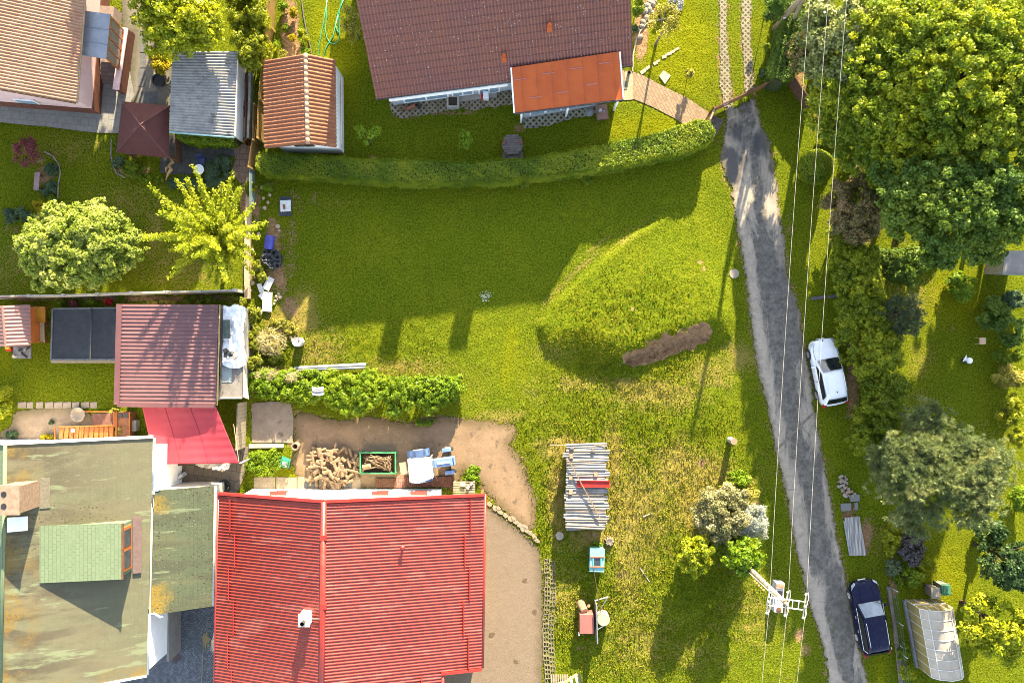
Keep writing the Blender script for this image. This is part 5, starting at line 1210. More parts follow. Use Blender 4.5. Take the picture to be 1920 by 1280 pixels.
# ivy and rough growth along the boundary
for (u, v, ru, rv, h, lf, lb) in ((470,352,13,16,.8,'ivy','ivy clump on the boundary wall beside the clay paving'), (503,352,13,9,.5,'fresh','small green weed patch above the pallet'), (486,300,7,10,1.0,'fresh','bright green shoot at the left end of the long clipped hedge'),
    (485,498,14,12,.7,'ivy','ivy clump beside the black tarpaulin'), (505,462,12,10,.3,'fresh','weeds between the blue barrel and the tarpaulin'), (492,520,10,12,.7,'ivy','ivy clump above the white rubble sheets'),
    (474,590,16,22,1.1,'ivy','thick ivy at the end of the garden wall beside the white rubble'), (480,632,22,26,1.0,'ivy','ivy heap beside the upper part of the flat grey annex roof'), (508,640,22,24,.7,'goldg','yellowish brush heap beside the white barrel'), (478,684,20,24,1.1,'ivy','ivy heap beside the lower part of the flat grey annex roof'),
    (515,668,20,16,.5,'ivy','low ivy between the brush heap and the overgrown hedge'), (520,605,22,12,.4,'goldg','dry yellow weeds above the white barrel'), (545,615,16,12,.3,'goldg','low yellow weeds at the edge of the lawn near the white barrel')):
    bush('ivy_clump' if lf == 'ivy' else 'weed_clump', lb, 'plant', u, v, ru, h, lf, rv, size=.06)
def straw_heap(u, v, ru, rv, n, lb):
    c = GG(u, v, 0); t = thing('straw_heap', lb, 'straw', c); k = px()
    a = RNG.random(n)*2*np.pi; r = np.sqrt(RNG.random(n)); P = np.stack([c.x+np.cos(a)*r*ru*k, c.y+np.sin(a)*r*rv*k, .45+.5*(1-r*r)+RNG.random(n)*.2], -1)
    D = rdir(n); D[:,2] *= .3; D[:,1] = D[:,1]*.8-.35
    leaf_mesh('stalks', P, np.cross(D, rdir(n))*np.array([1,1,.3])+np.array([0,0,.6]), RNG.uniform(.12,.34,n), LM['straw'], t, .06, T=D)
straw_heap(512, 640, 30, 26, 420, 'dry straw stalks on the brush heap above the grey trough')
straw_heap(505, 703, 30, 14, 380, 'dry straw tuft at the left end of the overgrown hedge')
straw_heap(553, 706, 18, 12, 220, 'dry straw tuft on the overgrown hedge beside the rolled sheet')
ragged_hedge('hedge', 'overgrown bright green hedge above the gravel yard', [(470,718,24,1.0),(520,723,29,1.1),(560,725,29,1.0),(600,730,35,1.4),(640,732,34,1.3),(672,736,40,1.8),(720,740,38,1.7),(760,742,40,1.8),(800,739,35,1.7),(832,733,27,1.4),(860,721,14,1.1)], 1.8, 'fresh', size=.06, rcl=.17, lr=.45)
hedge('clipped_hedge', 'long clipped hedge curving along the garden of the brown roofed house', [(486,308,19),(560,314,19),(640,319,19),(740,325,20),(840,328,20),(930,325,20),(1010,318,20),(1080,307,20),(1150,296,21),(1220,281,22),(1275,266,24),(1310,254,25),(1330,241,20)], 1.4, 1.55, 'hedge', dens=760, size=.048, lump=.13, loose=.055)
for (u, v) in ((820,340),(1100,338),(985,345)):
    bush('hedge_sprout', 'leafy sprout at the foot of the long clipped hedge on its lawn side', 'shrub', u, v, 12, .6, 'hedge', 9, size=.05, group='sprouts below the long hedge')
# garden of the brown house
crown_tree('fruit_tree', 'small young fruit tree with an open ring of green leaves on the shaded lawn', 'tree', 690, 248, 1.7, 23, 23, .45, 'fresh', n=1300, size=.07, nl=15, lr=.20, tr=.05, bark=BARKG, shell=(.75,1.0), base=tuple(G(697,272)[:2]))
crown_tree('young_tree', 'small leafy young tree in the middle of the shaded lawn', 'tree', 873, 261, 1.3, 14, 20, .6, 'fresh', n=1200, size=.065, nl=16, lr=.2, tr=.04, base=tuple(G(873,277)[:2]))
crown_tree('apple_tree', 'thin apple tree with sparse yellowish leaves on the sunlit lawn by the flower bed', 'tree', 1247, 46, 3.0, 36, 46, 1.1, 'goldg', n=1500, size=.06, nl=20, lr=.26, tr=.09, bark=BARKG, base=tuple(G(1229,86)[:2]))
for (u, v, ru, rv, h, lf, lb) in ((1195,13,14,18,1.2,'hedge','round dark green bush at the right corner of the brown roof'), (1190,56,7,9,.4,'bluegr','small grey-green plant in the bed beside the brown roof'), (1264,8,20,15,.4,'purple','cushion of lilac flowers at the tip of the flower bed'), (1293,139,9,10,1.3,'goldg','small upright conifer standing alone on the sunlit lawn'),
    (1240,20,10,10,.5,'goldg','yellow-green plant beside the lilac flower cushion'),
    (1446,88,14,18,1.2,'hedge','round green bush left of the utility pole foot'), (1452,10,24,30,4.2,'maple2','dark bush at the top beside the pole brace'), (1430,138,7,10,.5,'bluegr','small plant beside the right paved wheel track')):
    bush('garden_shrub', lb, 'shrub', u, v, ru, h, lf, rv, size=.055)
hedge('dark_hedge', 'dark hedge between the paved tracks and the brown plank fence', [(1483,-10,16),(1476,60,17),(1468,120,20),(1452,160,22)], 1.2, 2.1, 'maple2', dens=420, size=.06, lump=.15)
# right-hand side
def topiary():
    c = G(1531, 313, 1.15); t = thing('topiary_ball', 'clipped round bush under the overhead wires beside the lane', 'bush', (c.x, c.y, 0)); LC = np.array([[c.x, c.y, 1.05]]); r = 1.10
    m = MB(); m.lathe((c.x, c.y, .0), [(.3,.05),(.8,.45),(.93,1.05),(.75,1.6),(.2,1.92)], 16); m.build('branches', pm('hedge_twigs', (.020,.032,.006)), t, True)
    d = rdir(9000); d[:,2] = np.where(d[:,2] < -.7, -d[:,2], d[:,2]); bump_ = 1+.05*(fbm(d[:,0]*3, d[:,1]*3+d[:,2], 2., 2)-.5)
    P = LC+d*r*(bump_*RNG.uniform(.90, 1.03, 9000))[:,None]; leaf_mesh('foliage', P, d*.8+RNG.normal(size=(9000,3))*.45, RNG.uniform(.03,.06,9000), LM['hedge'], t, .6)
topiary()
crown_tree('willow', 'silvery leaved tree under the three wires at the top edge', 'tree', 1582, 68, 4.6, 82, 128, 2.3, 'silver', size=.10, nl=60, lr=.65, lumps=[(1530,120,3.4,34),(1560,165,3.2,34),(1530,60,4,34),(1600,180,3.6,30)])
crown_tree('copper_shrub', 'dark coppery brown shrub left of the silvery tree', 'shrub', 1497, 90, 2.6, 30, 52, 2.2, 'dead', n=5000, size=.06, nl=26, lr=.34, low=-.8)
crown_tree('large_maple', 'huge bright green maple filling the upper right corner', 'tree', 1810, 140, 7.6, 152, 190, 3.4, 'maple', size=.078, nl=150, lr=1.15,
    lumps=[(1640,60,6,58),(1640,130,6,58),(1650,205,6,55),(1600,118,5,46),(1590,172,5,46),(1612,222,5,46),(1660,262,5.5,52),(1705,300,6,52),(1580,238,4.2,36),(1556,222,3.8,26),(1690,50,6.6,58),(1700,150,6.8,60),(1700,222,6.5,58),(1568,190,4.6,36),(1600,285,4,36),(1640,310,4.4,40),(1548,192,4.2,36),(1540,226,3.6,28),(1560,158,4.6,34),(1575,262,3.6,32),(1560,235,3.6,32)])
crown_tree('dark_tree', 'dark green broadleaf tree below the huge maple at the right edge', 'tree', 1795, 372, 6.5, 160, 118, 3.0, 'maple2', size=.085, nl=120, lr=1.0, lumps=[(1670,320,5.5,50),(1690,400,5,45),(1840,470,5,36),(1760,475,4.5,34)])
crown_tree('dying_conifer', 'half-dead brownish conifer with bare twigs beside the lane hedge', 'tree', 1612, 385, 2.6, 80, 74, 1.7, 'dead', size=.07, nl=60, lr=.42, tr=.12, bark=BARKG, low=-.6)
crown_tree('climber_bush', 'dull green bush tangled into the dying conifer', 'bush', 1655, 350, 3.2, 46, 46, 1.4, 'dkhedge', n=None, size=.07, nl=36, lr=.5, low=-.7)
def bare_twigs(u, v, z, r, n, lb):
    c = G(u, v, z); m = MB(); b = Vector((c.x, c.y, 0))
    for i in range(n):
        a = random.uniform(0, 6.28); L = r*random.uniform(.6,1.15); e = b+Vector((math.cos(a)*L, math.sin(a)*L, z*random.uniform(.6,1.25))); k = b.lerp(e, .5)+Vector((0,0,.5)); m.tube([b+Vector((0,0,.3)), k, e], [.035,.022,.007], 5)
        for j in range(3):
            s = k.lerp(e, random.uniform(.1,.9)); m.tube([s, s+Vector((random.uniform(-.5,.5),random.uniform(-.5,.5),random.uniform(0,.3)))], [.012,.004], 4)
    tag(m.build('bare_twigs', pm('bleached_twig', (.33,.30,.26), (.25,.23,.2), 5, .9), smooth=True), lb, 'twigs')
bare_twigs(1600, 400, 2.3, 1.7, 9, 'bleached bare branches sticking out of the dying conifer')
ragged_hedge('lane_hedge', 'tall ragged thuja hedge along the lane behind the white car', [(1592,430,30,1.9),(1604,500,44,2.6),(1614,580,46,2.7),(1632,650,50,2.7),(1650,720,52,2.8),(1654,790,52,2.8),(1642,848,40,2.4)], 2.6, 'dkhedge', rcl=.17, lr=.5, size=.055, cover=6.5)
conifer('dark_conifer', 'dark grey-green rounded conifer behind the lane hedge', 1687, 588, 1.9, 50, 56, 1.7, 'yew', 1300, nl=.13, per=20, lr=.42, nlump=60)
conifer('pine_tree', 'big spreading pine with sunlit right side between lane and greenhouse', 1765, 885, 4.4, 150, 118, 2.0, 'pine', 4200, nl=.23, per=24, ang=-14, lr=.95, nlump=60, lumps=[(1738,768,3.6,26),(1715,795,4,26),(1762,800,4,24),(1655,900,3.5,30),(1645,860,3.5,26),(1870,850,4.5,26),(1690,965,3.2,30),(1720,985,3.2,22)])
crown_tree('walnut_tree', 'dark green tree reaching in at the middle of the right edge', 'tree', 1968, 320, 7.0, 92, 130, 2.8, 'maple2', size=.11, nl=60, lr=.9)
crown_tree('walnut_tree', 'tall tree standing just beyond the upper right picture edge', 'tree', 2066, 40, 7.0, 118, 140, 3.4, 'maple', size=.11, nl=60, lr=.9)
for (u, v, ru, rv, h, lf, lb) in ((1802,540,36,34,.9,'fresh','sunlit leafy bush on the right lawn below the dark tree'), (1866,590,38,36,1.9,'maple2','dark shrub on the right lawn above the wooden stool'), (1900,625,28,30,1.7,'maple2','dark shrub right of the wooden stool'), (1896,560,26,22,1.2,'bluegr','dull green shrub below the pale roofed shed at the right edge'),
    (1890,665,34,16,1.0,'hedge','low green shrub behind the yellow variegated bush'), (1886,706,46,24,1.4,'goldg','yellow variegated bush at the right edge below the white garden lamp'), (1892,770,22,42,1.7,'thuja','yellow-green conifer hedge end at the right edge'), (1908,820,16,20,1.4,'thuja','small yellow-green conifer right of the pine'),
    (1711,1022,34,38,1.5,'black','nearly black purple-leaved shrub below the pine'), (1672,1012,22,46,1.3,'thuja','yellow-green conifer strip left of the black shrub'), (1672,1060,18,18,1.2,'yew','dark conifer bush beside the dark car'), (1700,1082,32,26,1.1,'hedge','green bush above the greenhouse corner'), (1740,1060,22,16,.7,'thuja','small yellow-green bush above the two bins'),
    (1702,1262,18,16,.9,'lime','bright green bush at the foot of the wire fence'), (1692,1222,12,22,.8,'hedge','dark green climber at the corner of the greenhouse'), (1912,935,18,36,1.6,'fresh','sunlit green bush at the right edge beside the pine'), (1842,1005,14,24,1.0,'fresh','bright green bush left of the dark conifers at the right edge'),
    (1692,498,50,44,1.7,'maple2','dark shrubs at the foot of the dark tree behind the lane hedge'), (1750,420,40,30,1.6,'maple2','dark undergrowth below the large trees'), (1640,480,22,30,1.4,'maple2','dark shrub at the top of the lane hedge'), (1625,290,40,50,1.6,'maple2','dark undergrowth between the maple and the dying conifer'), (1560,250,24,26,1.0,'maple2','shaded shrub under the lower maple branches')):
    bush('shrub', lb, 'shrub', u, v, ru, h, lf, rv, size=.065)
crown_tree('conifer_tree', 'dark blue-green conifer at the right edge above the sunlit tree', 'tree', 1886, 1045, 3.2, 54, 72, 2.6, 'deep', size=.08, dens=330, nl=60, lr=.5, low=-.7)
crown_tree('walnut_tree', 'sunlit bright green tree right of the greenhouse', 'tree', 1862, 1162, 3.4, 76, 74, 1.5, 'lime', size=.11, cover=2.0, nl=46, lr=.42, lumps=[(1820,1195,2.6,18),(1890,1225,2.6,22),(1905,1205,2.8,22),(1830,1130,3,20)])
for (u, v, ru, rv, h, lf, lb) in ((1362,1016,56,30,1.3,'hedge','dark green filling between the blossom shrub and the young maple'), (1388,926,48,34,1.1,'goldg','yellowish brush at the top of the blossom shrub'), (500,868,46,28,.20,'fresh','lush weedy grass patch left of the flue pot'), (886,890,18,24,.18,'fresh','lush weeds between the tractor and the edging stones'), (800,792,24,8,.2,'fresh','strip of weeds along the top of the gravel yard')):
    bush('weed_clump' if h < .5 else 'brush', lb, 'plant', u, v, ru, h, lf, rv, size=.06)
# bushes round the lower utility pole
bush('pole_bush', 'small mixed green bush at the top of the thicket by the utility pole', 'bush', 1384, 902, 27, 1.1, 'fresh', 24, size=.06)
crown_tree('hawthorn', 'shrub covered in creamy pink blossom in the thicket by the utility pole', 'shrub', 1354, 960, 1.6, 66, 62, 1.4, 'whiteb', size=.06, cover=3.4, nl=70, lr=.42, low=-.7)
crown_tree('sea_buckthorn', 'silvery grey leaved shrub at the right of the thicket by the pole', 'shrub', 1411, 976, 1.4, 33, 42, 1.1, 'grey', size=.07, dens=330, nl=46, lr=.30, low=-.7, asp=.25)
crown_tree('green_shrub', 'yellow-green shrub at the lower left of the thicket by the pole', 'shrub', 1303, 1038, 1.7, 42, 40, 1.4, 'lime', size=.07, dens=300, nl=56, lr=.36, low=-.7)
crown_tree('young_maple', 'bright green young maple hiding the foot of the concrete utility pole', 'tree', 1394, 1046, 2.3, 40, 36, 1.0, 'fresh', size=.10, dens=300, nl=40, lr=.42, low=-.5)
# ================================================================= FENCES AND WALLS
def wall_line(name, label, cat, pts, h, th, mat, post=None, postmat=None, cap=None):
    P = [G(u, v, 0) for u, v in pts]; t = thing(name, label, cat, P[0]); m = MB()
    for a, b in zip(P[:-1], P[1:]):
        d = (b-a).normalized(); m.bar(a-d*.01+Vector((0,0,h/2-.03)), b+d*.01+Vector((0,0,h/2-.03)), th, h+.06)
    m.build('panel', mat, t)
    if cap:
        m = MB()
        for a, b in zip(P[:-1], P[1:]): m.bar(a+Vector((0,0,h+.03)), b+Vector((0,0,h+.03)), th+.06, .06)
        m.build('coping', cap, t)
    if post:
        L = sum((b-a).length for a, b in zip(P[:-1], P[1:])); k = max(2, round(L/post)+1); s = [0]
        for a, b in zip(P[:-1], P[1:]): s.append(s[-1]+(b-a).length)
        for i in range(k):
            q = L*i/(k-1); j = min(len(P)-2, max(0, int(np.searchsorted(s, q))-1)); p = P[j].lerp(P[j+1], (q-s[j])/(s[j+1]-s[j]))
            m = MB(); m.box((p.x, p.y, h/2+.02), (th+.09, th+.09, h+.10)); m.build('post', postmat or mat, t)
    return t
wall_line('garden_wall', 'long pale concrete panel wall between the two left gardens', 'wall', [(-40,562),(30,558),(150,556),(290,551),(400,549),(456,547)], 1.7, .10, pm('pale_concrete', (.40,.37,.32), (.33,.30,.26), 2, .9, .3, c=(.2,.18,.15)), 2.1, None)
def slat_fence(name, label, pts, h, tilt=0, n=None):
    P = [G(u, v, 0) for u, v in pts]; t = thing(name, label, 'fence', P[0]); m = MB()
    for a, b in zip(P[:-1], P[1:]):
        d = (b-a).normalized(); L = (b-a).length; k = int(L/.11)
        for i in range(k):
            p = a+d*(i+.5)*L/k; m.box((p.x, p.y, h/2+random.uniform(-.02,.02)), (.022,.085,h), math.atan2(d.y, d.x)-math.pi/2)
    m.build('slat_panel', WOODY, t)
    for z in (.35, h-.3):
        m = MB()
        for a, b in zip(P[:-1], P[1:]):
            nn = (b-a).normalized().cross(Vector((0,0,1)))*.045; m.bar(a+nn+Vector((0,0,z)), b+nn+Vector((0,0,z)), .05, .08)
        m.build('rail', WOODY, t)
    for a in P:
        m = MB(); m.box((a.x+.06, a.y, h/2), (.10,.10,h+.08)); m.build('post', WOODY, t)
slat_fence('slat_fence', 'yellow wooden slat fence between the thuja row and the flower bed', [(519,-30),(513,60),(506,112),(499,200),(496,270)], 1.6)
slat_fence('slat_fence', 'sun-bleached wooden slat fence beside the clay paving', [(486,205),(484,270),(476,320)], 1.2)
wall_line('boundary_wall', 'low stone boundary wall covered by the cherry tree branches', 'wall', [(470,335),(468,400),(466,470),(466,560)], .35, .34, pm('stone_wall', (.38,.27,.18), (.28,.2,.13), 3, .95, .8, 12, .04))
wall_line('mesh_screen', 'bluish plastic mesh screen fixed along the low boundary wall', 'fence', [(477,322),(478,388)], 1.0, .03, pm('mesh_plastic', (.10,.15,.15), (.14,.19,.19), 5, .6))
def side_wall():
    wall_line('white_wall', 'crumbling white wall strip right of the grey corrugated shed', 'wall', [(452,128),(448,190),(446,268)], .75, .26, pm('flaking_wall', (.50,.46,.40), (.36,.32,.27), 3, .95, .5, c=(.22,.18,.15)))
    wall_line('trough_wall', 'narrow mossy concrete wall along the clutter trench by the slat fence', 'wall', [(474,140),(473,200),(470,264)], .6, .14, pm('mossy_concrete', (.36,.36,.30), (.26,.27,.22), 3, .95, .5, c=(.12,.15,.08)))
    t = thing('clutter_trench', 'dark trench of pipes and boards between two low walls', 'clutter', G(460,200,0))
    m = MB(); m.slab([G(452,135,.1), G(447,262,.1), G(468,262,.1), G(471,140,.1)], .1); m.build('bed', pm('trench_bed', (.10,.075,.055), (.06,.05,.045), 5, .95), t)
    for (u0,v0,u1,v1,w) in ((456,160,455,255,.10),(461,150,460,250,.06),(466,190,464,250,.16),(458,220,458,258,.08)):
        m = MB(); a, b = G(u0,v0,.22), G(u1,v1,.2); m.bar(a, b, w, .06); m.build('board', random.choice([WOODG, BLACKP, BRICKR, GREYP]), t)
    m = MB(); m.tube([G(458,150,.3), G(451,165,.32), G(451,190,.3), G(458,205,.28)], .03, 6); m.build('hose', BLACKP, t, True)
side_wall()
def gate_fence():
    t = thing('wooden_gate', 'brown plank driveway gate with a small white sign across the paved tracks', 'gate', G(1330,208,0))
    a, b = G(1331,213,0), G(1440,161,0); h = 1.25; m = MB(); d = (b-a).normalized(); nn = Vector((d.y,-d.x,0))
    k = 8
    for i in range(k):
        z = .10+i*(h-.1)/k; m.bar(a+Vector((0,0,z+.06)), b+Vector((0,0,z+.06)), .035, .125)
    m.build('plank_panel', pm('gate_wood', (.15,.072,.035), (.11,.05,.024), 4, .7, .3, stretch=(1,1,8)), t)
    m = MB(); m.bar(a+Vector((0,0,h+.02)), b+Vector((0,0,h+.02)), .055, .05); m.build('top_rail', WOODB, t)
    for p in (a, b):
        m = MB(); m.box((p.x,p.y,h/2+.03), (.14,.14,h+.12)); m.build('post', WOODB, t)
    m = MB(); c = a+d*.9+nn*.035+Vector((0,0,.85)); m.bar(c-d*.17, c+d*.17, .02, .26); m.build('sign', pm('sign_white', (.55,.60,.68), None, 4, .5), t)
    t = thing('garden_gate', 'small brown plank pedestrian gate at the end of the brick path', 'gate', G(1325,225,0))
    a, b = G(1322,236,0), G(1331,214,0); m = MB(); m.bar(a+Vector((0,0,.62)), b+Vector((0,0,.62)), .05, 1.2); m.build('plank_panel', pm('gate_wood', (.15,.072,.035)), t)
    m = MB(); m.bar(a+Vector((0,0,1.24)), b+Vector((0,0,1.24)), .10, .05); m.build('top_rail', WOODG, t)
    m = MB(); m.box((a.x,a.y,.66), (.13,.13,1.34)); m.build('post', WOODB, t)
    wall_line('plank_fence', 'dark brown plank fence slanting under the maple branches', 'fence', [(1474,152),(1490,178),(1512,205)], 1.35, .05, pm('dark_plank', (.085,.042,.026), (.06,.03,.02), 4, .8, .4), 1.5, WOODB)
gate_fence()
def wire_fence():
    t = thing('wire_fence', 'low wire mesh fence on a kerb beside the dark car', 'fence', G(1670,1140,0))
    P = [G(1664,1098,0), G(1674,1160,0), G(1682,1220,0), G(1690,1300,0)]; m = MB()
    for a, b in zip(P[:-1], P[1:]): m.bar(a+Vector((0,0,.08)), b+Vector((0,0,.08)), .22, .18)
    m.build('kerb', pm('old_kerb', (.20,.17,.135), (.12,.10,.08), 3, .95, .8, 12, .03), t)
    for a in P:
        m = MB(); m.tube([a, a+Vector((.1,0,1.2))], .03, 6); m.build('post', GREYP, t, True)
    m = MB()
    for a, b in zip(P[:-1], P[1:]):
        for z in (.3,.55,.8,1.05): m.tube([a+Vector((.08*z,0,z)), b+Vector((.08*z,0,z))], .006, 4)
        k = int((b-a).length/.12)
        for i in range(k): p = a.lerp(b, i/k); m.tube([p+Vector((.02,0,.2)), p+Vector((.08,0,1.1))], .005, 3)
    m.build('mesh_panel', pm('green_wire', (.12,.17,.13), None, 4, .5), t)
    m = MB(); m.tube([G(1688,1210,.9), G(1699,1218,.1)], .025, 6); m.build('strut', GREYP, t)
wire_fence()
def plank_gate():
    t = thing('board_fence', 'weathered plank panel standing between the flat annex and the concrete slab', 'fence', G(458,795,0))
    a, b = G(463,752,0), G(460,838,0); m = MB(); k = 12
    for i in range(k):
        p = a.lerp(b, (i+.5)/k); m.box((p.x, p.y, .85), (.03, (b-a).length/k*.94, 1.7), math.atan2((b-a).y, (b-a).x)-math.pi/2)
    m.build('boards', WOODG, t)
    for z in (.3,1.0,1.62):
        m = MB(); m.bar(a+Vector((-.05,0,z)), b+Vector((-.05,0,z)), .05, .09); m.build('rail', WOODG, t)
plank_gate()
wall_line('low_kerb', 'low stone kerb between the concrete slab and the weedy grass patch', 'kerb', [(468,836),(532,835)], .12, .24, CONC)

# ================================================================= POLES AND WIRES
PH = 9.0
PB1 = G(1385,1046,0); PB0 = G(1452,55,0)
PCON = pm('pole_concrete', (.27,.215,.15), (.21,.17,.12), 1.5, .85, .4, 25, .01, c=(.32,.27,.20))
def utility_pole(base, label, ladder_ang, brace):
    t = thing('utility_pole', label, 'pole', (base.x, base.y, 0)); b = Vector((base.x, base.y, 0)); m = MB()
    m.tube([b-Vector((0,0,.3)), b+Vector((0,0,PH))], [.19,.115], 14); m.build('pole', PCON, t, True)
    if not brace:
        for i in range(11):
            m = MB(); z = .9+i*.75; m.tube([b+Vector((0,0,z)), b+Vector((0,0,z+.05))], .20-.0085*z, 14); m.build('steel_band', DARKP, t)
    m = MB(); a = Vector((math.cos(ladder_ang), math.sin(ladder_ang), 0)); q = Vector((-a.y, a.x, 0)); zc = PH-.12
    c = b+Vector((0,0,zc))+a*.0
    for s in (-.22,.22): m.bar(c-a*1.02+q*s, c+a*1.02+q*s, .045, .06)
    for k in (-1.0,-.68,-.35,0,.35,.68,1.0): m.bar(c+a*k-q*.22, c+a*k+q*.22, .035, .05)
    m.build('crossarm', pm('galvanised', (.62,.62,.60), (.52,.52,.51), 5, .45, .05, metallic=.2), t)
    ends = []
    for k in (-.98,0,.98):
        p = c+a*k+Vector((0,0,.05)); m = MB(); m.lathe(p, [(.04,0),(.075,.05),(.04,.09),(.075,.13),(.04,.17),(.065,.21),(.02,.26)], 12)
        m.build('insulator', pm('porcelain', (.50,.44,.38), (.40,.30,.22), 8, .3, 0), t, True); ends.append(p+Vector((0,0,.24)))
        if not brace:
            for s in (1,-1):
                e = p+q*.62*s; m = MB(); m.tube([p+q*.2*s, e], .035, 6); m.build('strain_rod', pm('rusty_rod', (.40,.27,.18), (.5,.45,.4), 6, .6), t)
                m = MB(); m.tube([e, e+a*.10+q*.12*s, p+a*.16+q*.40*s, p+a*.12, p+Vector((0,0,.22))], .018, 6); m.build('jumper', pm('bare_wire', (.55,.52,.47), (.45,.42,.38), 6, .5, 0), t, True)
                m = MB(); m.lathe(e-Vector((0,0,.05)), [(.03,0),(.07,.04),(.07,.08),(.03,.12)], 8); m.build('clamp', pm('galvanised', (.6,.6,.6)), t)
    if brace:
        m = MB(); m.tube([b+Vector((.75,-.35,-.2)), b+Vector((.12,.1,5.5))], [.12,.10], 10); m.build('brace', PCON, t, True)
        m = MB(); m.box((b.x-.1,b.y-.17,2.2), (.14,.03,.18)); m.build('plate', WHITE_P, t)
    return t, ends
LA = math.atan2(-.13, .99)
tp, E1 = utility_pole(PB1, 'concrete utility pole with a white ladder-like crossarm beside the lane', LA, False)
tq, E0 = utility_pole(PB0, 'utility pole with a brace standing in the dark hedge at the top', LA+.02, True)
m = MB(); b = PB1+Vector((-.22,-.10,0)); m.tube([b+Vector((0,0,.4)), b+Vector((.06,.06,PH-.3))], .022, 6); m.build('conduit', pm('white_cable', (.5,.48,.44), None, 5, .5), tp, True)
for i in range(5):
    p = PB1+Vector((-.33,-.14,4.4+i*.42)); m = MB(); m.lathe(p, [(.03,0),(.06,.03),(.06,.08),(.03,.11)], 8); m.build('clip', pm('amber_clip', (.50,.28,.08), None, 4, .4), tp)
def wire(a, b, sag, label, n=28, r=.0085):
    m = MB(); m.tube([a.lerp(b, i/n)-Vector((0,0,4*sag*(i/n)*(1-i/n))) for i in range(n+1)], r, 6)
    tag(m.build('overhead_wire', pm('wire_alu', (.42,.38,.31), (.30,.28,.24), 2, .6, 0), None, True), label, 'wire')
W1 = ('left', 'middle', 'right')
for i in range(3):
    wire(E1[i], E0[i], .35, f'{W1[i]} one of the three overhead wires running up from the crossarm')
    far = G((1432,1463,1494)[i]-14, 1420, PH+.1)
    wire(E1[i], far+(far-E1[i])*1.2, .15, f'{W1[i]} one of the three overhead wires leaving the crossarm downwards')
def meter_box():
    t = thing('equipment_cabinet', 'tall rusty white equipment cabinet lying beside the utility pole', 'cabinet', G(1455,1095,0))
    a, b = G(1450,1088,0), G(1453,1140,0); 
    m = MB(); c = (a+b)/2; m.box((c.x+.1, c.y+.02, .35), (.55,1.9,.75), R(-4)); m.build('body', pm('chalky_white', (.44,.44,.44), (.36,.36,.37), 3, .7, .2, c=(.28,.15,.09), cth=.6), t, bevel=.03)
    m = MB(); m.box((c.x+.12, c.y+.78, .75), (.5,.30,.05), R(-4)); m.build('rusty_lid', pm('rust_patch', (.20,.08,.04), (.3,.2,.15), 6, .8), t)
    m = MB(); m.box((c.x+.12, c.y+.2, .74), (.34,.55,.04), R(-4)); m.build('opening', BLACKP, t)
    m = MB(); m.lathe((c.x+.06, c.y-.75, .72), [(.17,0),(.17,.04),(.05,.06)], 14); m.build('knob', RUST, t)
meter_box()

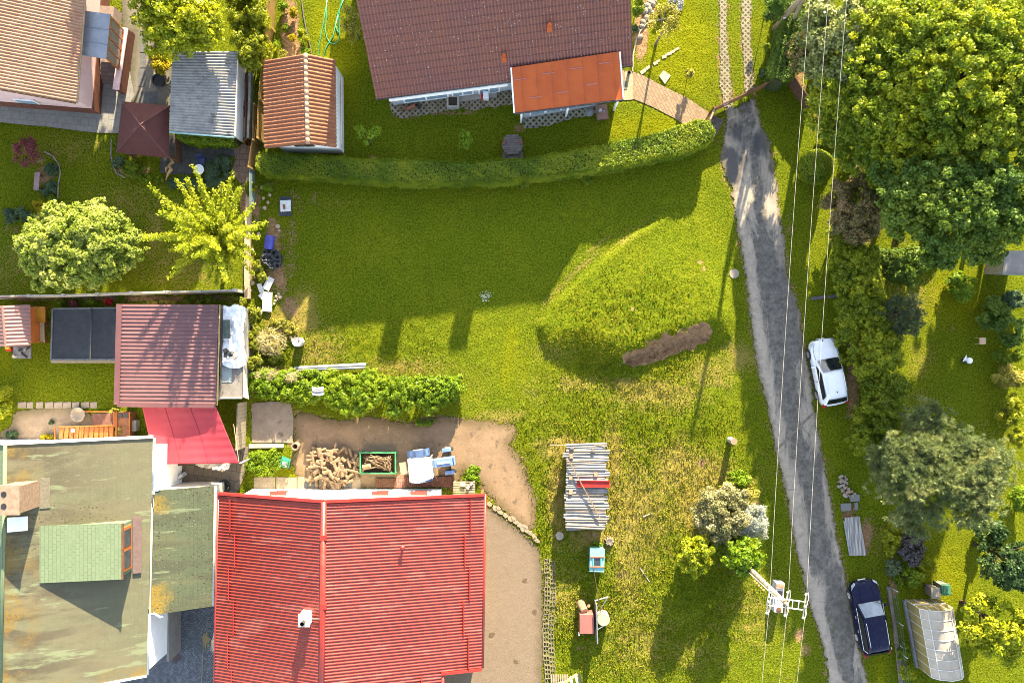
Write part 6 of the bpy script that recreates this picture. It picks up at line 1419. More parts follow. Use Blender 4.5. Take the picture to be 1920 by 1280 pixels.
# ================================================================= CARS
def car(name, label, u, v, ang, L, W, Hh, paint, wheelbase, wagon, chrome, rimmat):
    t = thing(name, label, 'car', (0,0,0)); w = W/2; fo = .86 if not wagon else .93
    yf = wheelbase/2+fo; yr = yf-L; zb = .92 if not wagon else .90; zh = .86
    # body: stations front to rear (y, half width, top z, bottom z)
    st = [(yf-.02, w*.52, .62, .34),(yf-.10, w*.74, .72, .26),(yf-.30, w*.90, .79, .23),(yf-.62, w*.975, .85, .22),(yf-1.15, w*.99, .93, .22),(.55, w, .99, .22),(-.35, w, 1.00, .22),(-1.0, w, 1.01, .22),(yr+.75, w*.99, 1.02, .22),(yr+.32, w*.94, 1.0, .24),(yr+.10, w*.84, .95, .28),(yr+.01, w*.66, .82, .36)]
    V = []; nc = 13
    for (y, hw, zt, z0) in st:
        sh = [(-.93,z0),(-.985,z0+.16),(-1.0,(z0+zt)/2),(-.985,zt-.16),(-.945,zt-.05),(-.84,zt),(0,zt+.045)]
        sh = sh+[(-a, b) for a, b in sh[-2::-1]]
        V += [(a*hw, y, b) for a, b in sh]
    n = len(st); ii = np.arange(n*nc).reshape(n, nc)
    Fq = np.stack([ii[:-1,:-1], ii[:-1,1:], ii[1:,1:], ii[1:,:-1]], -1).reshape(-1, 4)
    caps = [[i, nc-1-i, nc-2-i, i+1] for i in range(6)]
    V = np.array(V); Fc = np.array([[ii[0,a] for a in c] for c in caps]+[[ii[-1,a] for a in c[::-1]] for c in caps])
    body = npmesh('body', V, np.concatenate([Fq, Fc]), paint, t)
    s = body.modifiers.new("sub", 'SUBSURF'); s.levels = s.render_levels = 2
    # cabin
    yw0 = yf-1.30; yw1 = yw0-.78; yr1 = yr+(.52 if not wagon else .42); yr0 = yr+(.16 if not wagon else .10)
    rw = w*.735; zt = Hh
    cs = [(yw0+.02, w*.84, .97),(yw1, rw, zt-.05),(yw1-.45, rw*1.01, zt),(-.75, rw*.99, zt),(yr1+.25, rw*.95, zt-.05),(yr1, rw*.92, zt-.10),(yr0, w*.80, 1.03)]
    V = []; 
    for k, (y, hw, z) in enumerate(cs):
        low = w*(.90 if k not in (0, 6) else .84)
        V += [(-low, y if k in (0,6) else y, .97),(-(low*.4+hw*.6), y, .97+(z-.97)*.62),(-hw, y, z-.035*(z > 1.1)),(-hw*.86, y, z),(0, y, z+.03),(hw*.86, y, z),(hw, y, z-.035*(z > 1.1)),((low*.4+hw*.6), y, .97+(z-.97)*.62),(low, y, .97)]
    ii = np.arange(len(cs)*9).reshape(len(cs), 9)
    Fq = np.stack([ii[:-1,:-1], ii[:-1,1:], ii[1:,1:], ii[1:,:-1]], -1).reshape(-1, 4)
    cab = npmesh('cabin', np.array(V), Fq, paint, t); s = cab.modifiers.new("sub", 'SUBSURF'); s.levels = s.render_levels = 1
    # glass panes set just proud of the cabin
    gl = pm('car_glass', (.006,.008,.010), (.012,.014,.016), 1.5, .03, 0, spec=1.0)
    def pane(nm, pts, mat, sub=6, off=.018, nrm=(0,0,1), bow=0., parent=None):
        a, b, c, d = [Vector(p) for p in pts]; N = Vector(nrm).normalized(); V = []
        for j in range(sub+1):
            for i in range(sub+1):
                r, q = i/sub, j/sub; p = a.lerp(b, r).lerp(d.lerp(c, r), q); V.append(p+N*(off+bow*math.sin(math.pi*r)))
        ii = np.arange((sub+1)**2).reshape(sub+1, sub+1)
        return npmesh(nm, np.array(V), np.stack([ii[:-1,:-1], ii[:-1,1:], ii[1:,1:], ii[1:,:-1]], -1).reshape(-1, 4), mat, parent or t)
    ws = pane('windscreen', [(-w*.76, yw0-.02, 1.01),(w*.76, yw0-.02, 1.01),(rw*.90, yw1+.03, zt-.045),(-rw*.90, yw1+.03, zt-.045)][::1], gl if not wagon else pm('painted_reflection_glass', (.10,.14,.17), (.05,.07,.09), 1.2, .04, 0, spec=1.), nrm=(0,.55,.85), bow=.05)  # estate car's paler glass has a reflection painted into its colour
    for i in range(2):
        m = MB(); x = -.45+i*.62; m.bar((x, yw0+.01, 1.05), (x+.55, yw0-.16, 1.15), .025, .02); m.build('wiper', BLACKP, t)
    pane('rear_window', [(rw*.86, yr1-.02, zt-.13),(-rw*.86, yr1-.02, zt-.13),(-w*.72, yr0+.05, 1.10),(w*.72, yr0+.05, 1.10)], gl, nrm=(0,-.8,.6), bow=.03)
    for sx in (-1, 1):
        fx = lambda z: sx*(w*.90*(1-(z-.97)/(zt-.97)) + rw*(z-.97)/(zt-.97))
        z0, z1 = 1.03, zt-.09
        P = [(fx(z0), yw0-.28, z0),(fx(z1), yw1-.06, z1),(fx(z1), yr1+.22, z1),(fx(z0), yr1-.02, z0)]
        if sx < 0: P = [P[0], P[3], P[2], P[1]]
        sw = pane('side_window', P, gl, nrm=(sx,0,.35), off=.03)
        for yy in (-.30,):
            m = MB(); m.bar((fx(z0)+sx*.035, yy, z0+.01), (fx(z1)+sx*.035, yy-.04, z1+.0), .02, .09, up=(0,1,0)); m.build('pillar', BLACKP, sw)
        cr = pm('chrome', (.62,.62,.60), None, 4, .25, 0, metallic=.8)
        if chrome:
            m = MB(); m.tube([(fx(z0)+sx*.03, yw0-.24, z0-.02), (fx(z0)+sx*.04, yr1+.1, z0-.02), (fx(z1-.1)+sx*.03, yr1+.02, z1-.1)], .022, 6); m.build('chrome_strip', cr, t, True)
        m = MB(); m.tube([(sx*rw*.90, yw1-.28, zt+.01), (sx*rw*.90, yw1-.40, zt+.05), (sx*rw*.88, yr1+.55, zt+.045), (sx*rw*.86, yr1+.36, zt-.02)], .02, 6); m.build('roof_rail', cr if chrome else paint, t, True)
        m = MB(); m.box((sx*(w+.10), yw0-.34, 1.04), (.22,.11,.15)); m.build('wing_mirror', paint, t, bevel=.03)
        m = MB(); m.box((sx*w*.99, .05, .30), (.06, wheelbase-.75, .14)); m.build('side_skirt', BLACKP, t)
        for yy in (.12,-.78):
            m = MB(); m.box((sx*(w+.0), yy, .83), (.04,.18,.035)); m.build('door_handle', cr if chrome else paint, t)
        m = MB(); m.add([(sx*w*.60, yf-.06, .66),(sx*w*.84, yf-.20, .70),(sx*w*.95, yf-.52, .80),(sx*w*.80, yf-.34, .81),(sx*w*.60, yf-.18, .76)], [(0,1,2,3,4) if sx > 0 else (4,3,2,1,0)])
        for i in range(5): m.v[i] += Vector((sx*.03, .035, .035))
        m.build('headlight', pm('headlight_lens', (.30,.33,.36), (.10,.11,.12), 9, .1, 0, spec=.9), t)
        m = MB(); m.box((sx*w*.80, yr+.10, .86), (.22,.22,.20), R(20)*-sx); m.build('tail_light', pm('tail_red', (.30,.012,.012), (.2,.01,.01), 4, .2, 0), t, bevel=.03)
        for yy in (wheelbase/2, -wheelbase/2):
            m = MB(); x = sx*(w-.10); m.tube([(x-.11,yy,.325),(x-.09,yy,.325),(x+.09,yy,.325),(x+.11,yy,.325)], [.27,.325,.325,.27], 24); wl = m.build('wheel', pm('tyre_rubber', (.014,.014,.015), (.022,.022,.022), 6, .85, .3), t, True)
            m = MB(); xo = x+sx*.112; m.tube([(xo-sx*.02,yy,.325),(xo,yy,.325)], .215, 20)
            for k in range(5): a = 2*math.pi*k/5; m.bar((xo+sx*.012,yy,.325), (xo+sx*.012, yy+math.cos(a)*.2, .325+math.sin(a)*.2), .02, .07)
            m.build('rim', rimmat, wl)
            m = MB(); m.tube([(sx*(w-.012),yy,.345),(sx*(w+.004),yy,.345)], .385, 24); m.build('wheel_arch', BLACKP, t)
    m = MB(); m.box((0, yf-.07, .60), (w*1.05,.10,.14)); m.build('grille', BLACKP, t, bevel=.02)
    m = MB(); m.box((0, yf-.0, .44), (.50,.03,.11)); m.build('number_plate', WHITE_P, t)
    m = MB(); m.tube([(0, yf-.13, .75),(0,yf-.11,.77)], .05, 10); m.build('badge', pm('badge_dark', (.05,.05,.055), None, 4, .3, 0), t)
    for x in (-w*.34, w*.34):
        m = MB(); m.bar((x*1.1, yf-.34, .868), (x*1.55, yw0+.08, .985), .014, .012); m.build('bonnet_crease', paint, t)
        m = MB(); sg = 1 if x > 0 else -1; m.tube([(sg*w*.62, yf-.24, .80),(sg*w*.80, yf-.52, .852),(sg*w*.835, yf-1.0, .925),(sg*w*.80, yw0+.06, .985)], .010, 5); m.build('shut_line', BLACKP, t)
        m = MB(); m.tube([(sg*w*1.003, .62, .35),(sg*w*1.003, .60, .80),(sg*w*.96, .56, .98)], .010, 5); m.tube([(sg*w*1.003, -.40, .35),(sg*w*1.003, -.42, .80),(sg*w*.96, -.45, .985)], .010, 5); m.build('shut_line', BLACKP, t)
    m = MB(); m.tube([(0, yr1+.42, zt+.02),(0, yr1+.32, zt+.07)], [.035,.012], 8); m.build('aerial', BLACKP, t)
    p = G(u, v, 0); t.location = (p.x, p.y, 0.01); t.rotation_euler = (0, 0, ang)
    return t
car('white_car', 'white hatchback with dark glass parked on the verge by the tall hedge', 1545, 697, R(11.3), 4.32, 1.82, 1.50, pm('white_car_paint', (.66,.67,.68), (.63,.64,.66), 1., .22, 0, spec=.5, coat=.6), 2.65, False, False, pm('alloy', (.35,.35,.36), (.28,.28,.29), 6, .35, 0, metallic=.5))
car('dark_blue_car', 'dark navy blue estate car with chrome trim parked beside the lane', 1621, 1147, R(10.2), 4.75, 1.85, 1.56, pm('navy_car_paint', (.003,.004,.021), (.004,.005,.026), 1., .30, 0, spec=.22, coat=.0), 2.73, True, True, pm('bright_alloy', (.55,.52,.50), (.45,.42,.40), 6, .3, 0, metallic=.4))
# ================================================================= SMALLER THINGS
LOGB = pm('log_bark', (.185,.125,.075), (.125,.085,.05), 5, .95, .7, 18, .02)
LOGE = pm('cut_wood', (.42,.29,.16), (.33,.22,.12), 8, .9, .3)
def log_mesh(name, L, r, split=False):
    m = MB(); n = 9; m.tube([(-L/2,0,0),(0,random.uniform(-.02,.02),0),(L/2,0,0)], [r*1.05,r,r*.95], n, False)
    m.cur = 1; m.add([(-L/2, 1.05*r*math.cos(2*math.pi*j/n), 1.05*r*math.sin(2*math.pi*j/n)) for j in range(n)], [tuple(range(n))]); m.add([(L/2, .95*r*math.cos(2*math.pi*j/n), .95*r*math.sin(2*math.pi*j/n)) for j in range(n)], [tuple(reversed(range(n)))])
    o = m.build(name, [LOGB, LOGE], None, True, (0,0,0)); 
    return o
logs = [log_mesh('firewood_log', L, r) for L, r in ((.85,.10),(.95,.085),(.70,.12),(1.05,.07),(.60,.09))]
for o in logs: tag(o, 'rough firewood log in the loose heap between the flue ring and the green crate', 'log', 'firewood logs in the loose heap')
c0 = G(624, 873, 0); cnt = 0
for i in range(84):
    while True:
        dx, dy = random.uniform(-1.75,1.75), random.uniform(-1.35,1.15)
        if (dx/1.8)**2+(dy/1.35)**2 < 1: break
    hgt_ = .62*(1-((dx/1.9)**2+(dy/1.5)**2)); z = .08+max(0, hgt_)*random.uniform(.75,1.0)
    az = R(random.choice([-75,-60,70,55,100,-40,30,80,-85,5,-20,150])+random.uniform(-20,20)); el = R(random.uniform(-7,9))
    p = (c0.x+dx, c0.y+dy, z+.04); o = logs[i % 5]
    if i < 5: o.location = p; o.rotation_euler = (random.uniform(0,6), el, az)
    else: dup(o, p, (random.uniform(0,6), el, az), scale=(random.uniform(.55,.95), random.uniform(.9,1.35), random.uniform(.9,1.35)))
def crate():
    t = thing('green_crate', 'green framed steel crate holding cut branches beside the tractor', 'crate', G(711,866,0))
    a, b, c, d = G(679,846,0), G(679,884,0), G(744,884,0), G(744,846,0); h = .62; gm = pm('green_steel', (.045,.20,.085), (.035,.15,.065), 5, .6, .1)
    for p, q in ((a,b),(b,c),(c,d),(d,a)):
        m = MB(); m.bar(p+Vector((0,0,h/2)), q+Vector((0,0,h/2)), .04, h-.06); m.bar(p+Vector((0,0,h)), q+Vector((0,0,h)), .075, .07); m.build('side_panel', gm, t)
    m = MB(); m.slab([p+Vector((0,0,.1)) for p in (a,b,c,d)], .06); m.build('floor', WOODB, t)
    for p in (a,b,c,d):
        m = MB(); m.box((p.x,p.y,h/2), (.09,.09,h+.06)); m.build('corner_post', gm, t)
    st = []
    for L, r in ((1.5,.035),(1.2,.028),(.9,.04),(1.7,.025)):
        m = MB(); k = 6; pts = [(-L/2+L*i/k, random.uniform(-.05,.05), random.uniform(-.03,.03)) for i in range(k+1)]; m.tube(pts, [r*(1-.08*i) for i in range(k+1)], 6)
        s = m.build('branch', LOGB, None, True, (0,0,0)); tag(s, 'cut branch lying in the green steel crate', 'branch', 'cut branches in the green crate'); st.append(s)
    x0, x1, y0, y1 = a.x+.15, d.x-.15, b.y+.12, a.y-.12
    for i in range(64):
        right = i % 3 == 0
        az = R(random.uniform(60,105)) if right else R(random.uniform(-28,12))
        L2 = .62 if right else .75
        x = random.uniform(x0+.75 if not right else x0+1.4, x1-.75 if not right else x1-.1); y = random.uniform(y0+.15, y1-.15) if not right else random.uniform(y0+.45, y1-.45)
        p = (x, y, .30+.36*i/64+random.uniform(0,.06)); o = st[i % 4]
        sc = (.62 if right else random.uniform(.75,1.0),)+(random.uniform(.8,1.3),)*2
        if i < 4: o.location = p; o.rotation_euler = (0, R(random.uniform(-4,4)), az); o.scale = sc
        else: dup(o, p, (random.uniform(0,6), R(random.uniform(-4,4)), az), scale=sc)
    big = log_mesh('thick_log', .50, .17); tag(big, 'thick sawn log lying on the branches in the green crate', 'log'); q = G(685,876,.65); big.location = (q.x+.1,q.y+.06,.72); big.rotation_euler = (0,0,R(12))
crate()
def tractor():
    t = thing('tractor', 'small blue tractor with a white cab roof beside the green crate', 'tractor', (0,0,0))
    bl = pm('tractor_blue', (.12,.20,.40), (.10,.165,.34), 3, .45, .1, c=(.20,.24,.32)); tr = pm('tyre_rubber', (.014,.014,.015))
    # local frame: +x = forwards
    m = MB(); m.box((.95,0,.95), (1.35,.62,.34), taper=.86); m.box((1.66,0,.82), (.10,.56,.55)); h = m.build('bonnet', bl, t, bevel=.05)
    m = MB(); m.box((1.0,.0,1.15), (.85,.16,.03)); m.build('bonnet_panel', pm('light_blue', (.22,.32,.50), None, 3, .4), h)
    m = MB(); m.box((.95,0,.62), (1.3,.44,.42)); m.box((-.3,0,.62), (1.5,.5,.4)); m.build('engine', pm('engine_dark', (.06,.06,.065), (.04,.035,.03), 6, .8), t)
    m = MB(); m.slab([(-1.15,-.78,2.12),(-.62,-.92,2.14),(.36,-.70,2.10),(.36,.60,2.10),(-1.10,.66,2.12)], .09); cb = m.build('cab_roof', pm('cream_roof', (.62,.59,.54), (.55,.52,.47), 2, .6, .1), t, bevel=.04)
    m = MB(); m.slab([(-.95,-.50,2.15),(.20,-.50,2.13),(.20,.42,2.13),(-.95,.45,2.15)], .05); m.build('roof_hatch', WHITE_P, cb, bevel=.02)
    for (x, y) in ((.33,.55),(.33,-.6),(-1.05,.58),(-1.05,-.68)):
        m = MB(); m.bar((x,y,.8), (x,y,2.06), .06, .06); m.build('cab_pillar', pm('pillar_grey', (.28,.29,.30), None, 4, .5), t)
    m = MB(); m.box((.36,0,1.55), (.03,1.12,.75)); m.build('windscreen', pm('pale_glass', (.10,.12,.13), (.14,.16,.17), 2, .1, 0, spec=.8), t)
    m = MB(); m.box((-.45,0,.98), (.45,.45,.35)); m.build('seat', BLACKP, t, bevel=.05)
    for s in (1,-1):
        m = MB(); y = s*.80; m.tube([(-.55,y-.17,.66),(-.55,y-.14,.66),(-.55,y+.14,.66),(-.55,y+.17,.66)], [.54,.66,.66,.54], 26)
        for k in range(22): a = 2*math.pi*k/22; m.bar((-.55+.66*math.cos(a), y-.16, .66+.66*math.sin(a)), (-.55+.66*math.cos(a+.12), y+.16, .66+.66*math.sin(a+.12)), .06, .05)
        w = m.build('wheel', tr, t); m = MB(); m.tube([(-.55,y+s*.165,.66),(-.55,y+s*.185,.66)], .32, 18); m.build('rim', pm('tractor_rim', (.45,.45,.44), None, 4, .5), w)
        m = MB(); pts = [(-.55+.74*math.cos(a), 0, .66+.74*math.sin(a)) for a in np.linspace(R(10), R(165), 10)]
        for p, q in zip(pts[:-1], pts[1:]): m.bar((p[0],y,p[2]), (q[0],y,q[2]), .46, .03, up=(0,1,0)) if False else m.add([(p[0],y-.24,p[2]),(p[0],y+.24,p[2]),(q[0],y+.24,q[2]),(q[0],y-.24,q[2])], [(0,1,2,3),(3,2,1,0)])
        m.build('mudguard', bl, t, True)
        m = MB(); y = s*.72; x = 1.30; m.tube([(x,y-.11,.36),(x,y-.09,.36),(x,y+.09,.36),(x,y+.11,.36)], [.28,.36,.36,.28], 22); w = m.build('wheel', tr, t, True); m = MB(); m.tube([(x,y+s*.105,.36),(x,y+s*.12,.36)], .18, 14); m.build('rim', pm('tractor_rim', (.45,.45,.44)), w)
        m = MB(); m.box((x-.05,y,.78), (.62,.27,.05), taper=.9); m.build('front_mudguard', bl, t, bevel=.03)
        m = MB(); m.bar((1.3,0,.4), (1.3,y,.4), .09); m.build('axle', pm('engine_dark', (.06,.06,.065)), t)
    m = MB(); m.tube([(.75,-.26,1.1),(.75,-.26,1.75)], .035, 8); m.build('exhaust', RUST, t)
    m = MB(); m.box((-1.62,-.05,.75), (.45,.75,.06)); m.bar((-1.3,-.2,.6), (-1.8,-.2,.6), .08); m.build('rear_platform', WOODG, t)
    for s in (1,-1):
        m = MB(); m.tube([(.38,s*.6,1.7),(.5,s*.86,1.75)], .015, 5); m.box((.5,s*.88,1.72), (.04,.16,.22)); m.build('wing_mirror', BLACKP, t)
    p = G(806,866,0); t.location = (p.x, p.y, .01); t.rotation_euler = (0,0,R(8)); 
tractor()
def green_machine():
    t = thing('wood_splitter', 'small green garden machine standing on the weedy grass patch', 'machine', G(536,866,0)); p = G(536,866,0); gm = pm('machine_green', (.02,.24,.13), (.015,.18,.10), 4, .45, .1)
    m = MB(); m.box((p.x,p.y,.30), (.50,.55,.25), R(-18)); m.build('body', gm, t, bevel=.04)
    m = MB(); m.bar((p.x-.05,p.y+.45,.62), (p.x+.45,p.y+.25,.62), .06); m.bar((p.x-.05,p.y+.45,.62), (p.x-.25,p.y-.25,.35), .05); m.bar((p.x+.45,p.y+.25,.62), (p.x+.28,p.y-.28,.35), .05); m.build('handle_bar', gm, t)
    m = MB(); m.box((p.x+.05,p.y-.02,.50), (.28,.25,.18), R(-18)); m.tube([(p.x+.15,p.y-.2,.4),(p.x+.15,p.y-.2,.62)], .07, 10); m.build('engine', pm('engine_mixed', (.25,.23,.22), (.08,.07,.07), 9, .5, .3), t, bevel=.02)
    for s in (-1,1):
        m = MB(); x = p.x+s*.27; m.tube([(x-.04,p.y-.25,.15),(x+.04,p.y-.25,.15)], .15, 16); m.build('wheel', BLACKP, t)
green_machine()
def flue_ring():
    p = G(557,835,0); m = MB(); n = 22; c = Vector((p.x,p.y,0))
    m.lathe(c, [(.20,0),(.25,.02),(.22,.10),(.19,.42),(.25,.48),(.25,.55),(.17,.56),(.15,.45),(.13,.05),(.02,.04)], n)
    o = m.build('clay_flue', pm('fired_clay', (.22,.15,.105), (.16,.11,.075), 4, .9, .4), None, True); tag(o, 'round clay flue pot standing on the gravel yard by the weedy patch', 'flue pot')
flue_ring()
def pot(u, v): pass
# paving slabs and rusty sheets along the red house
for i, (u0, u1) in enumerate(((476,516),(518,556),(558,596),(598,636),(638,676))):
    m = MB(); h = .03+.006*(i % 2); m.slab([G(u0,894,h), G(u0,926,h), G(u1,926,h), G(u1,894+i % 2,h)], .05)
    tag(m.build('paving_slab', pm('tan_slab', (.23,.18,.125), (.19,.15,.105), 3, .9, .4, 25, .01, c=(.14,.11,.08))), 'wide tan concrete slab in the row along the red roofed house wall', 'slab', 'tan slabs along the red house')
for (u0, u1, u) in ((570,590,0),(640,660,1)):
    m = MB(); m.slab([G(u0,903,.055), G(u0,914,.055), G(u1,914,.055), G(u1,903,.055)], .02)
    tag(m.build('cellar_grate', pm('grate_dark', (.05,.055,.06), (.07,.075,.08), 7, .5)), 'dark cellar light grate set in the tan slabs by the white wall', 'grate', 'cellar grates by the white wall')
ribroof('corrugated_sheet', G(704,896,.10), G(704,914,.10), G(742,914,.10), G(742,896,.10), .12, .03, 'sine', RUST, None, th=.02)
tag(bpy.data.objects['corrugated_sheet'], 'brown rusty corrugated sheet lying left of the pink tiles by the red house', 'sheet')
ribroof('corrugated_sheet', G(760,893,.12), G(760,912,.12), G(848,912,.12), G(848,893,.12), .12, .03, 'sine', pm('red_rust', (.115,.045,.028), (.075,.032,.02), 4, .75, .3), None, th=.02)
tag(bpy.data.objects['corrugated_sheet.001'], 'long dark red corrugated sheet lying below the tractor', 'sheet')
m = MB(); m.slab([G(743,893,.06), G(743,914,.06), G(759,914,.06), G(759,893,.06)], .06); tag(m.build('tile_stack', pavers('pink_tiles', (.30,.13,.10), (.25,.11,.09), (.12,.06,.05), 1, .25, .25)), 'patch of pinkish floor tiles between the two rusty corrugated sheets', 'tiles')
def pallet_rack():
    t = thing('scrap_rack', 'wooden pallet piled with pale scrap at the corner of the red roof', 'pallet', G(870,915,0))
    for i in range(6):
        m = MB(); a = G(850,904+i*4.5,.42); b = G(891,903+i*4.5,.42); m.bar(a, b, .10, .03); m.build('slat', WOODG, t)
    for u in (853,871,889):
        m = MB(); m.bar(G(u,902,.32), G(u,928,.32), .09, .14); m.bar(G(u,915,0), G(u,915,.3), .1); m.build('bearer', WOODG, t)
    for (u,v,s) in ((868,908,.3),(878,913,.24),(884,907,.2)):
        m = MB(); p = G(u,v,.5); m.box((p.x,p.y,.5), (s,s*.6,.12), random.uniform(0,3)); m.build('scrap', pm('pale_scrap', (.5,.45,.38), (.35,.3,.25), 8, .8), t)
pallet_rack()
# ------------------------------------------------ log pile under corrugated sheets on the meadow
def woodpile():
    x0, x1, ya, yb = G(1059,825).x, G(1133,825).x, G(1060,828).y, G(1060,985).y; h = 1.15
    m = MB(); t = thing('wood_stack', 'long stack of split wood roofed with loose corrugated sheets on the meadow', 'wood stack', ((x0+x1)/2, (ya+yb)/2, 0))
    m.box(((x0+x1)/2+.0, (ya+yb)/2, h/2-.05), (x1-x0-.35, ya-yb-.3, h+.02)); m.build('core', pm('stack_core', (.10,.07,.045), (.06,.045,.03), 6, .95, .8), t)
    for s in (0, 1):
        x = (x0+.16) if s == 0 else (x1-.16); m = MB()
        for r in range(9):
            for k in range(34):
                y = yb+.2+(ya-yb-.4)*(k+.5*(r % 2))/34; m.cur = random.randint(0,1); m.tube([(x-.09,y,.09+r*.125),(x+.09,y,.09+r*.125)], random.uniform(.05,.075), 6)
        m.build('log_ends', [LOGE, LOGB], t)
    return x0, x1, ya, yb, h
wx0, wx1, wya, wyb, wh = woodpile()
protos = []
n = 26
for i in range(n):
    L = wx1-wx0+random.uniform(-.25,.3); w = .30
    y = wya-.08-(wya-wyb-.3)*i/(n-1); z = wh+.06+random.uniform(0,.05)+.02*(i % 2); x = (wx0+wx1)/2+random.uniform(-.10,.10)
    if len(protos) < 4:
        o = ribroof('corrugated_sheet', (-1.2,w/2,0), (1.2,w/2,0), (1.2,-w/2,0), (-1.2,-w/2,0), w/1.5, .05, 'sine', [pm('grey_sheet', (.19,.178,.163), (.145,.137,.13), 2.5, .7, .3, c=(.17,.15,.135)), pm('pale_sheet_b', (.25,.235,.22), (.19,.178,.168), 3, .7, .3), pm('brownish_sheet', (.19,.16,.135), (.14,.12,.10), 3, .8, .3, c=(.23,.21,.19)), pm('dark_sheet', (.12,.115,.11), (.23,.215,.2), 2, .7, .3)][len(protos)], None, th=.02)
        tag(o, 'narrow grey corrugated sheet laid across the wood stack on the meadow', 'sheet', 'corrugated sheets on the wood stack'); protos.append(o)
    else: o = dup(random.choice(protos) if i < 19 else random.choice(protos[2:]))
    o.location = (x, y, z); o.rotation_euler = (R(random.uniform(-5,5)), R(random.uniform(-1.2,1.2)), R(random.uniform(-2.5,2.5))); o.scale = (L/2.4, 1, 1)
def plank(name, label, cat, a, b, w, h, mat, group=None):
    m = MB(); m.bar(a, b, w, h); return tag(m.build(name, mat), label, cat, group)
m = MB(); z = wh+.22
a, b = G(1082,906,z), G(1143,907,z); m.bar(a, b, .42, .05); m.bar(a+Vector((0,.2,.05)), b+Vector((0,.2,.05)), .03, .10); m.bar(a+Vector((0,-.2,.05)), b+Vector((0,-.2,.05)), .03, .10)
tag(m.build('red_trough', pm('red_plastic', (.32,.022,.018), (.27,.018,.015), 2, .4, .1)), 'long red plastic channel lying across the wood stack', 'channel')
plank('pole_stick', 'long brown pole lying diagonally over the wood stack', 'pole', G(1064,858,z+.15), G(1126,972,z+.10), .07, .07, LOGB)
plank('lath', 'thin pale lath crossing the top end of the wood stack', 'lath', G(1031,834,.9), G(1138,835,z), .05, .04, WOODG)
m = MB()
for i in range(4): m.bar(G(1062,980+i*4,.95-.1*i), G(1100-i*4,976+i*5,.95-.1*i), .16, .04)
tag(m.build('grey_boards', pm('blue_grey_board', (.19,.20,.21), (.14,.15,.16), 4, .7, .3)), 'bundle of grey boards sticking out at the lower end of the wood stack', 'boards')
for (u, v, lb) in ((1071,855,'upper left'),(1070,895,'middle left'),(1117,889,'right hand'),(1070,922,'lowest left')):
    p = G(u, v, wh+.2); m = MB(); m.box((p.x,p.y,wh+.19), (.22,.27 if 'left' in lb else .25,.13), R(random.uniform(-8,8))); tag(m.build('brick', pm('buff_brick', (.26,.18,.115), (.2,.14,.09), 6, .9, .4)), f'{lb} buff brick weighing down the sheets on the wood stack', 'brick', 'bricks on the wood stack')
for (u, v) in ((1072,841),(1112,846)):
    p = G(u, v, wh+.2); m = MB(); m.lathe((p.x,p.y,wh+.12), [(.05,0),(.16,.03),(.14,.12),(.04,.16)], 7); tag(m.build('stone', pm('dark_stone', (.10,.09,.08), (.07,.065,.06), 5, .9, .4)), 'dark stone weighing down the top end of the wood stack sheets', 'stone', 'stones on the wood stack')
m = MB(); p = GG(1049,1003); m.cyl(p, .26, .22, 22); m.cyl(p+Vector((0,0,.22)), .06, .05, 10); tag(m.build('grindstone', pm('pale_stone', (.26,.22,.175), (.21,.18,.14), 5, .9, .3), bevel=.02), 'round pale grindstone lying at the lower end of the wood stack', 'grindstone')
def stump(u, v, r, label):
    p = GG(u, v); m = MB(); n = 16; m.lathe(p, [(r*1.1,-.05),(r,.1),(r*.8,.22),(r*.2,.25)], n)
    for k in range(9):
        a = 6.28*k/9+random.uniform(-.2,.2); m.tube([p+Vector((0,0,.15)), p+Vector((math.cos(a)*r*.9, math.sin(a)*r*.9, .22)), p+Vector((math.cos(a)*r*1.5, math.sin(a)*r*1.5, .04))], [.10,.08,.03], 6)
    tag(m.build('tree_stump', pm('grey_root', (.17,.145,.12), (.09,.075,.06), 6, .95, .8, 14, .03)), label, 'stump')
stump(1142,1014,.22,'small gnarled root stump above the turquoise box')
def turquoise_box():
    t = thing('turquoise_box', 'turquoise painted wooden hive box with a small frame on its lid', 'box', G(1118,1050,0)); tq = pm('turquoise_paint', (.10,.30,.31), (.075,.24,.25), 3, .6, .2)
    h = .95; a = [G(1105,1026,h), G(1104,1073,h), G(1131,1074,h), G(1134,1027,h)]; xs = (a[0].x+a[3].x)/2; ys = (a[0].y+a[1].y)/2
    m = MB(); m.box((xs, ys, h/2), (.85,1.40,h), R(-2)); m.build('body', tq, t, bevel=.02)
    m = MB(); m.box((xs,ys,h+.03), (.92,1.46,.06), R(-2)); m.build('lid', pm('pale_turquoise', (.15,.36,.36), (.12,.30,.31), 3, .6, .2), t)
    for dy in (.22,-.40):
        m = MB(); m.bar((xs-.45,ys+dy,h+.10), (xs+.45,ys+dy,h+.10), .09, .07); m.build('batten', pm('brown_batten', (.20,.10,.06), None, 4, .8), t)
    for dx in (-.25,.25):
        m = MB(); m.bar((xs+dx,ys+.22,h+.09), (xs+dx,ys-.40,h+.09), .09, .06); m.build('frame_bar', tq, t)
    m = MB(); m.box((xs,ys-.09,h+.065), (.42,.52,.02)); m.build('pane', GLASS, t)
turquoise_box()
bush('weed_clump', 'bright green weed clump behind the turquoise box', 'plant', 1117, 1022, 16, .5, 'fresh', 6, size=.05)
plank('broom_stick', 'long thin brown stick leaning between the turquoise box and the grey board', 'stick', G(1113,1066,1.05), G(1131,1174,.7), .04, .04, RUST)
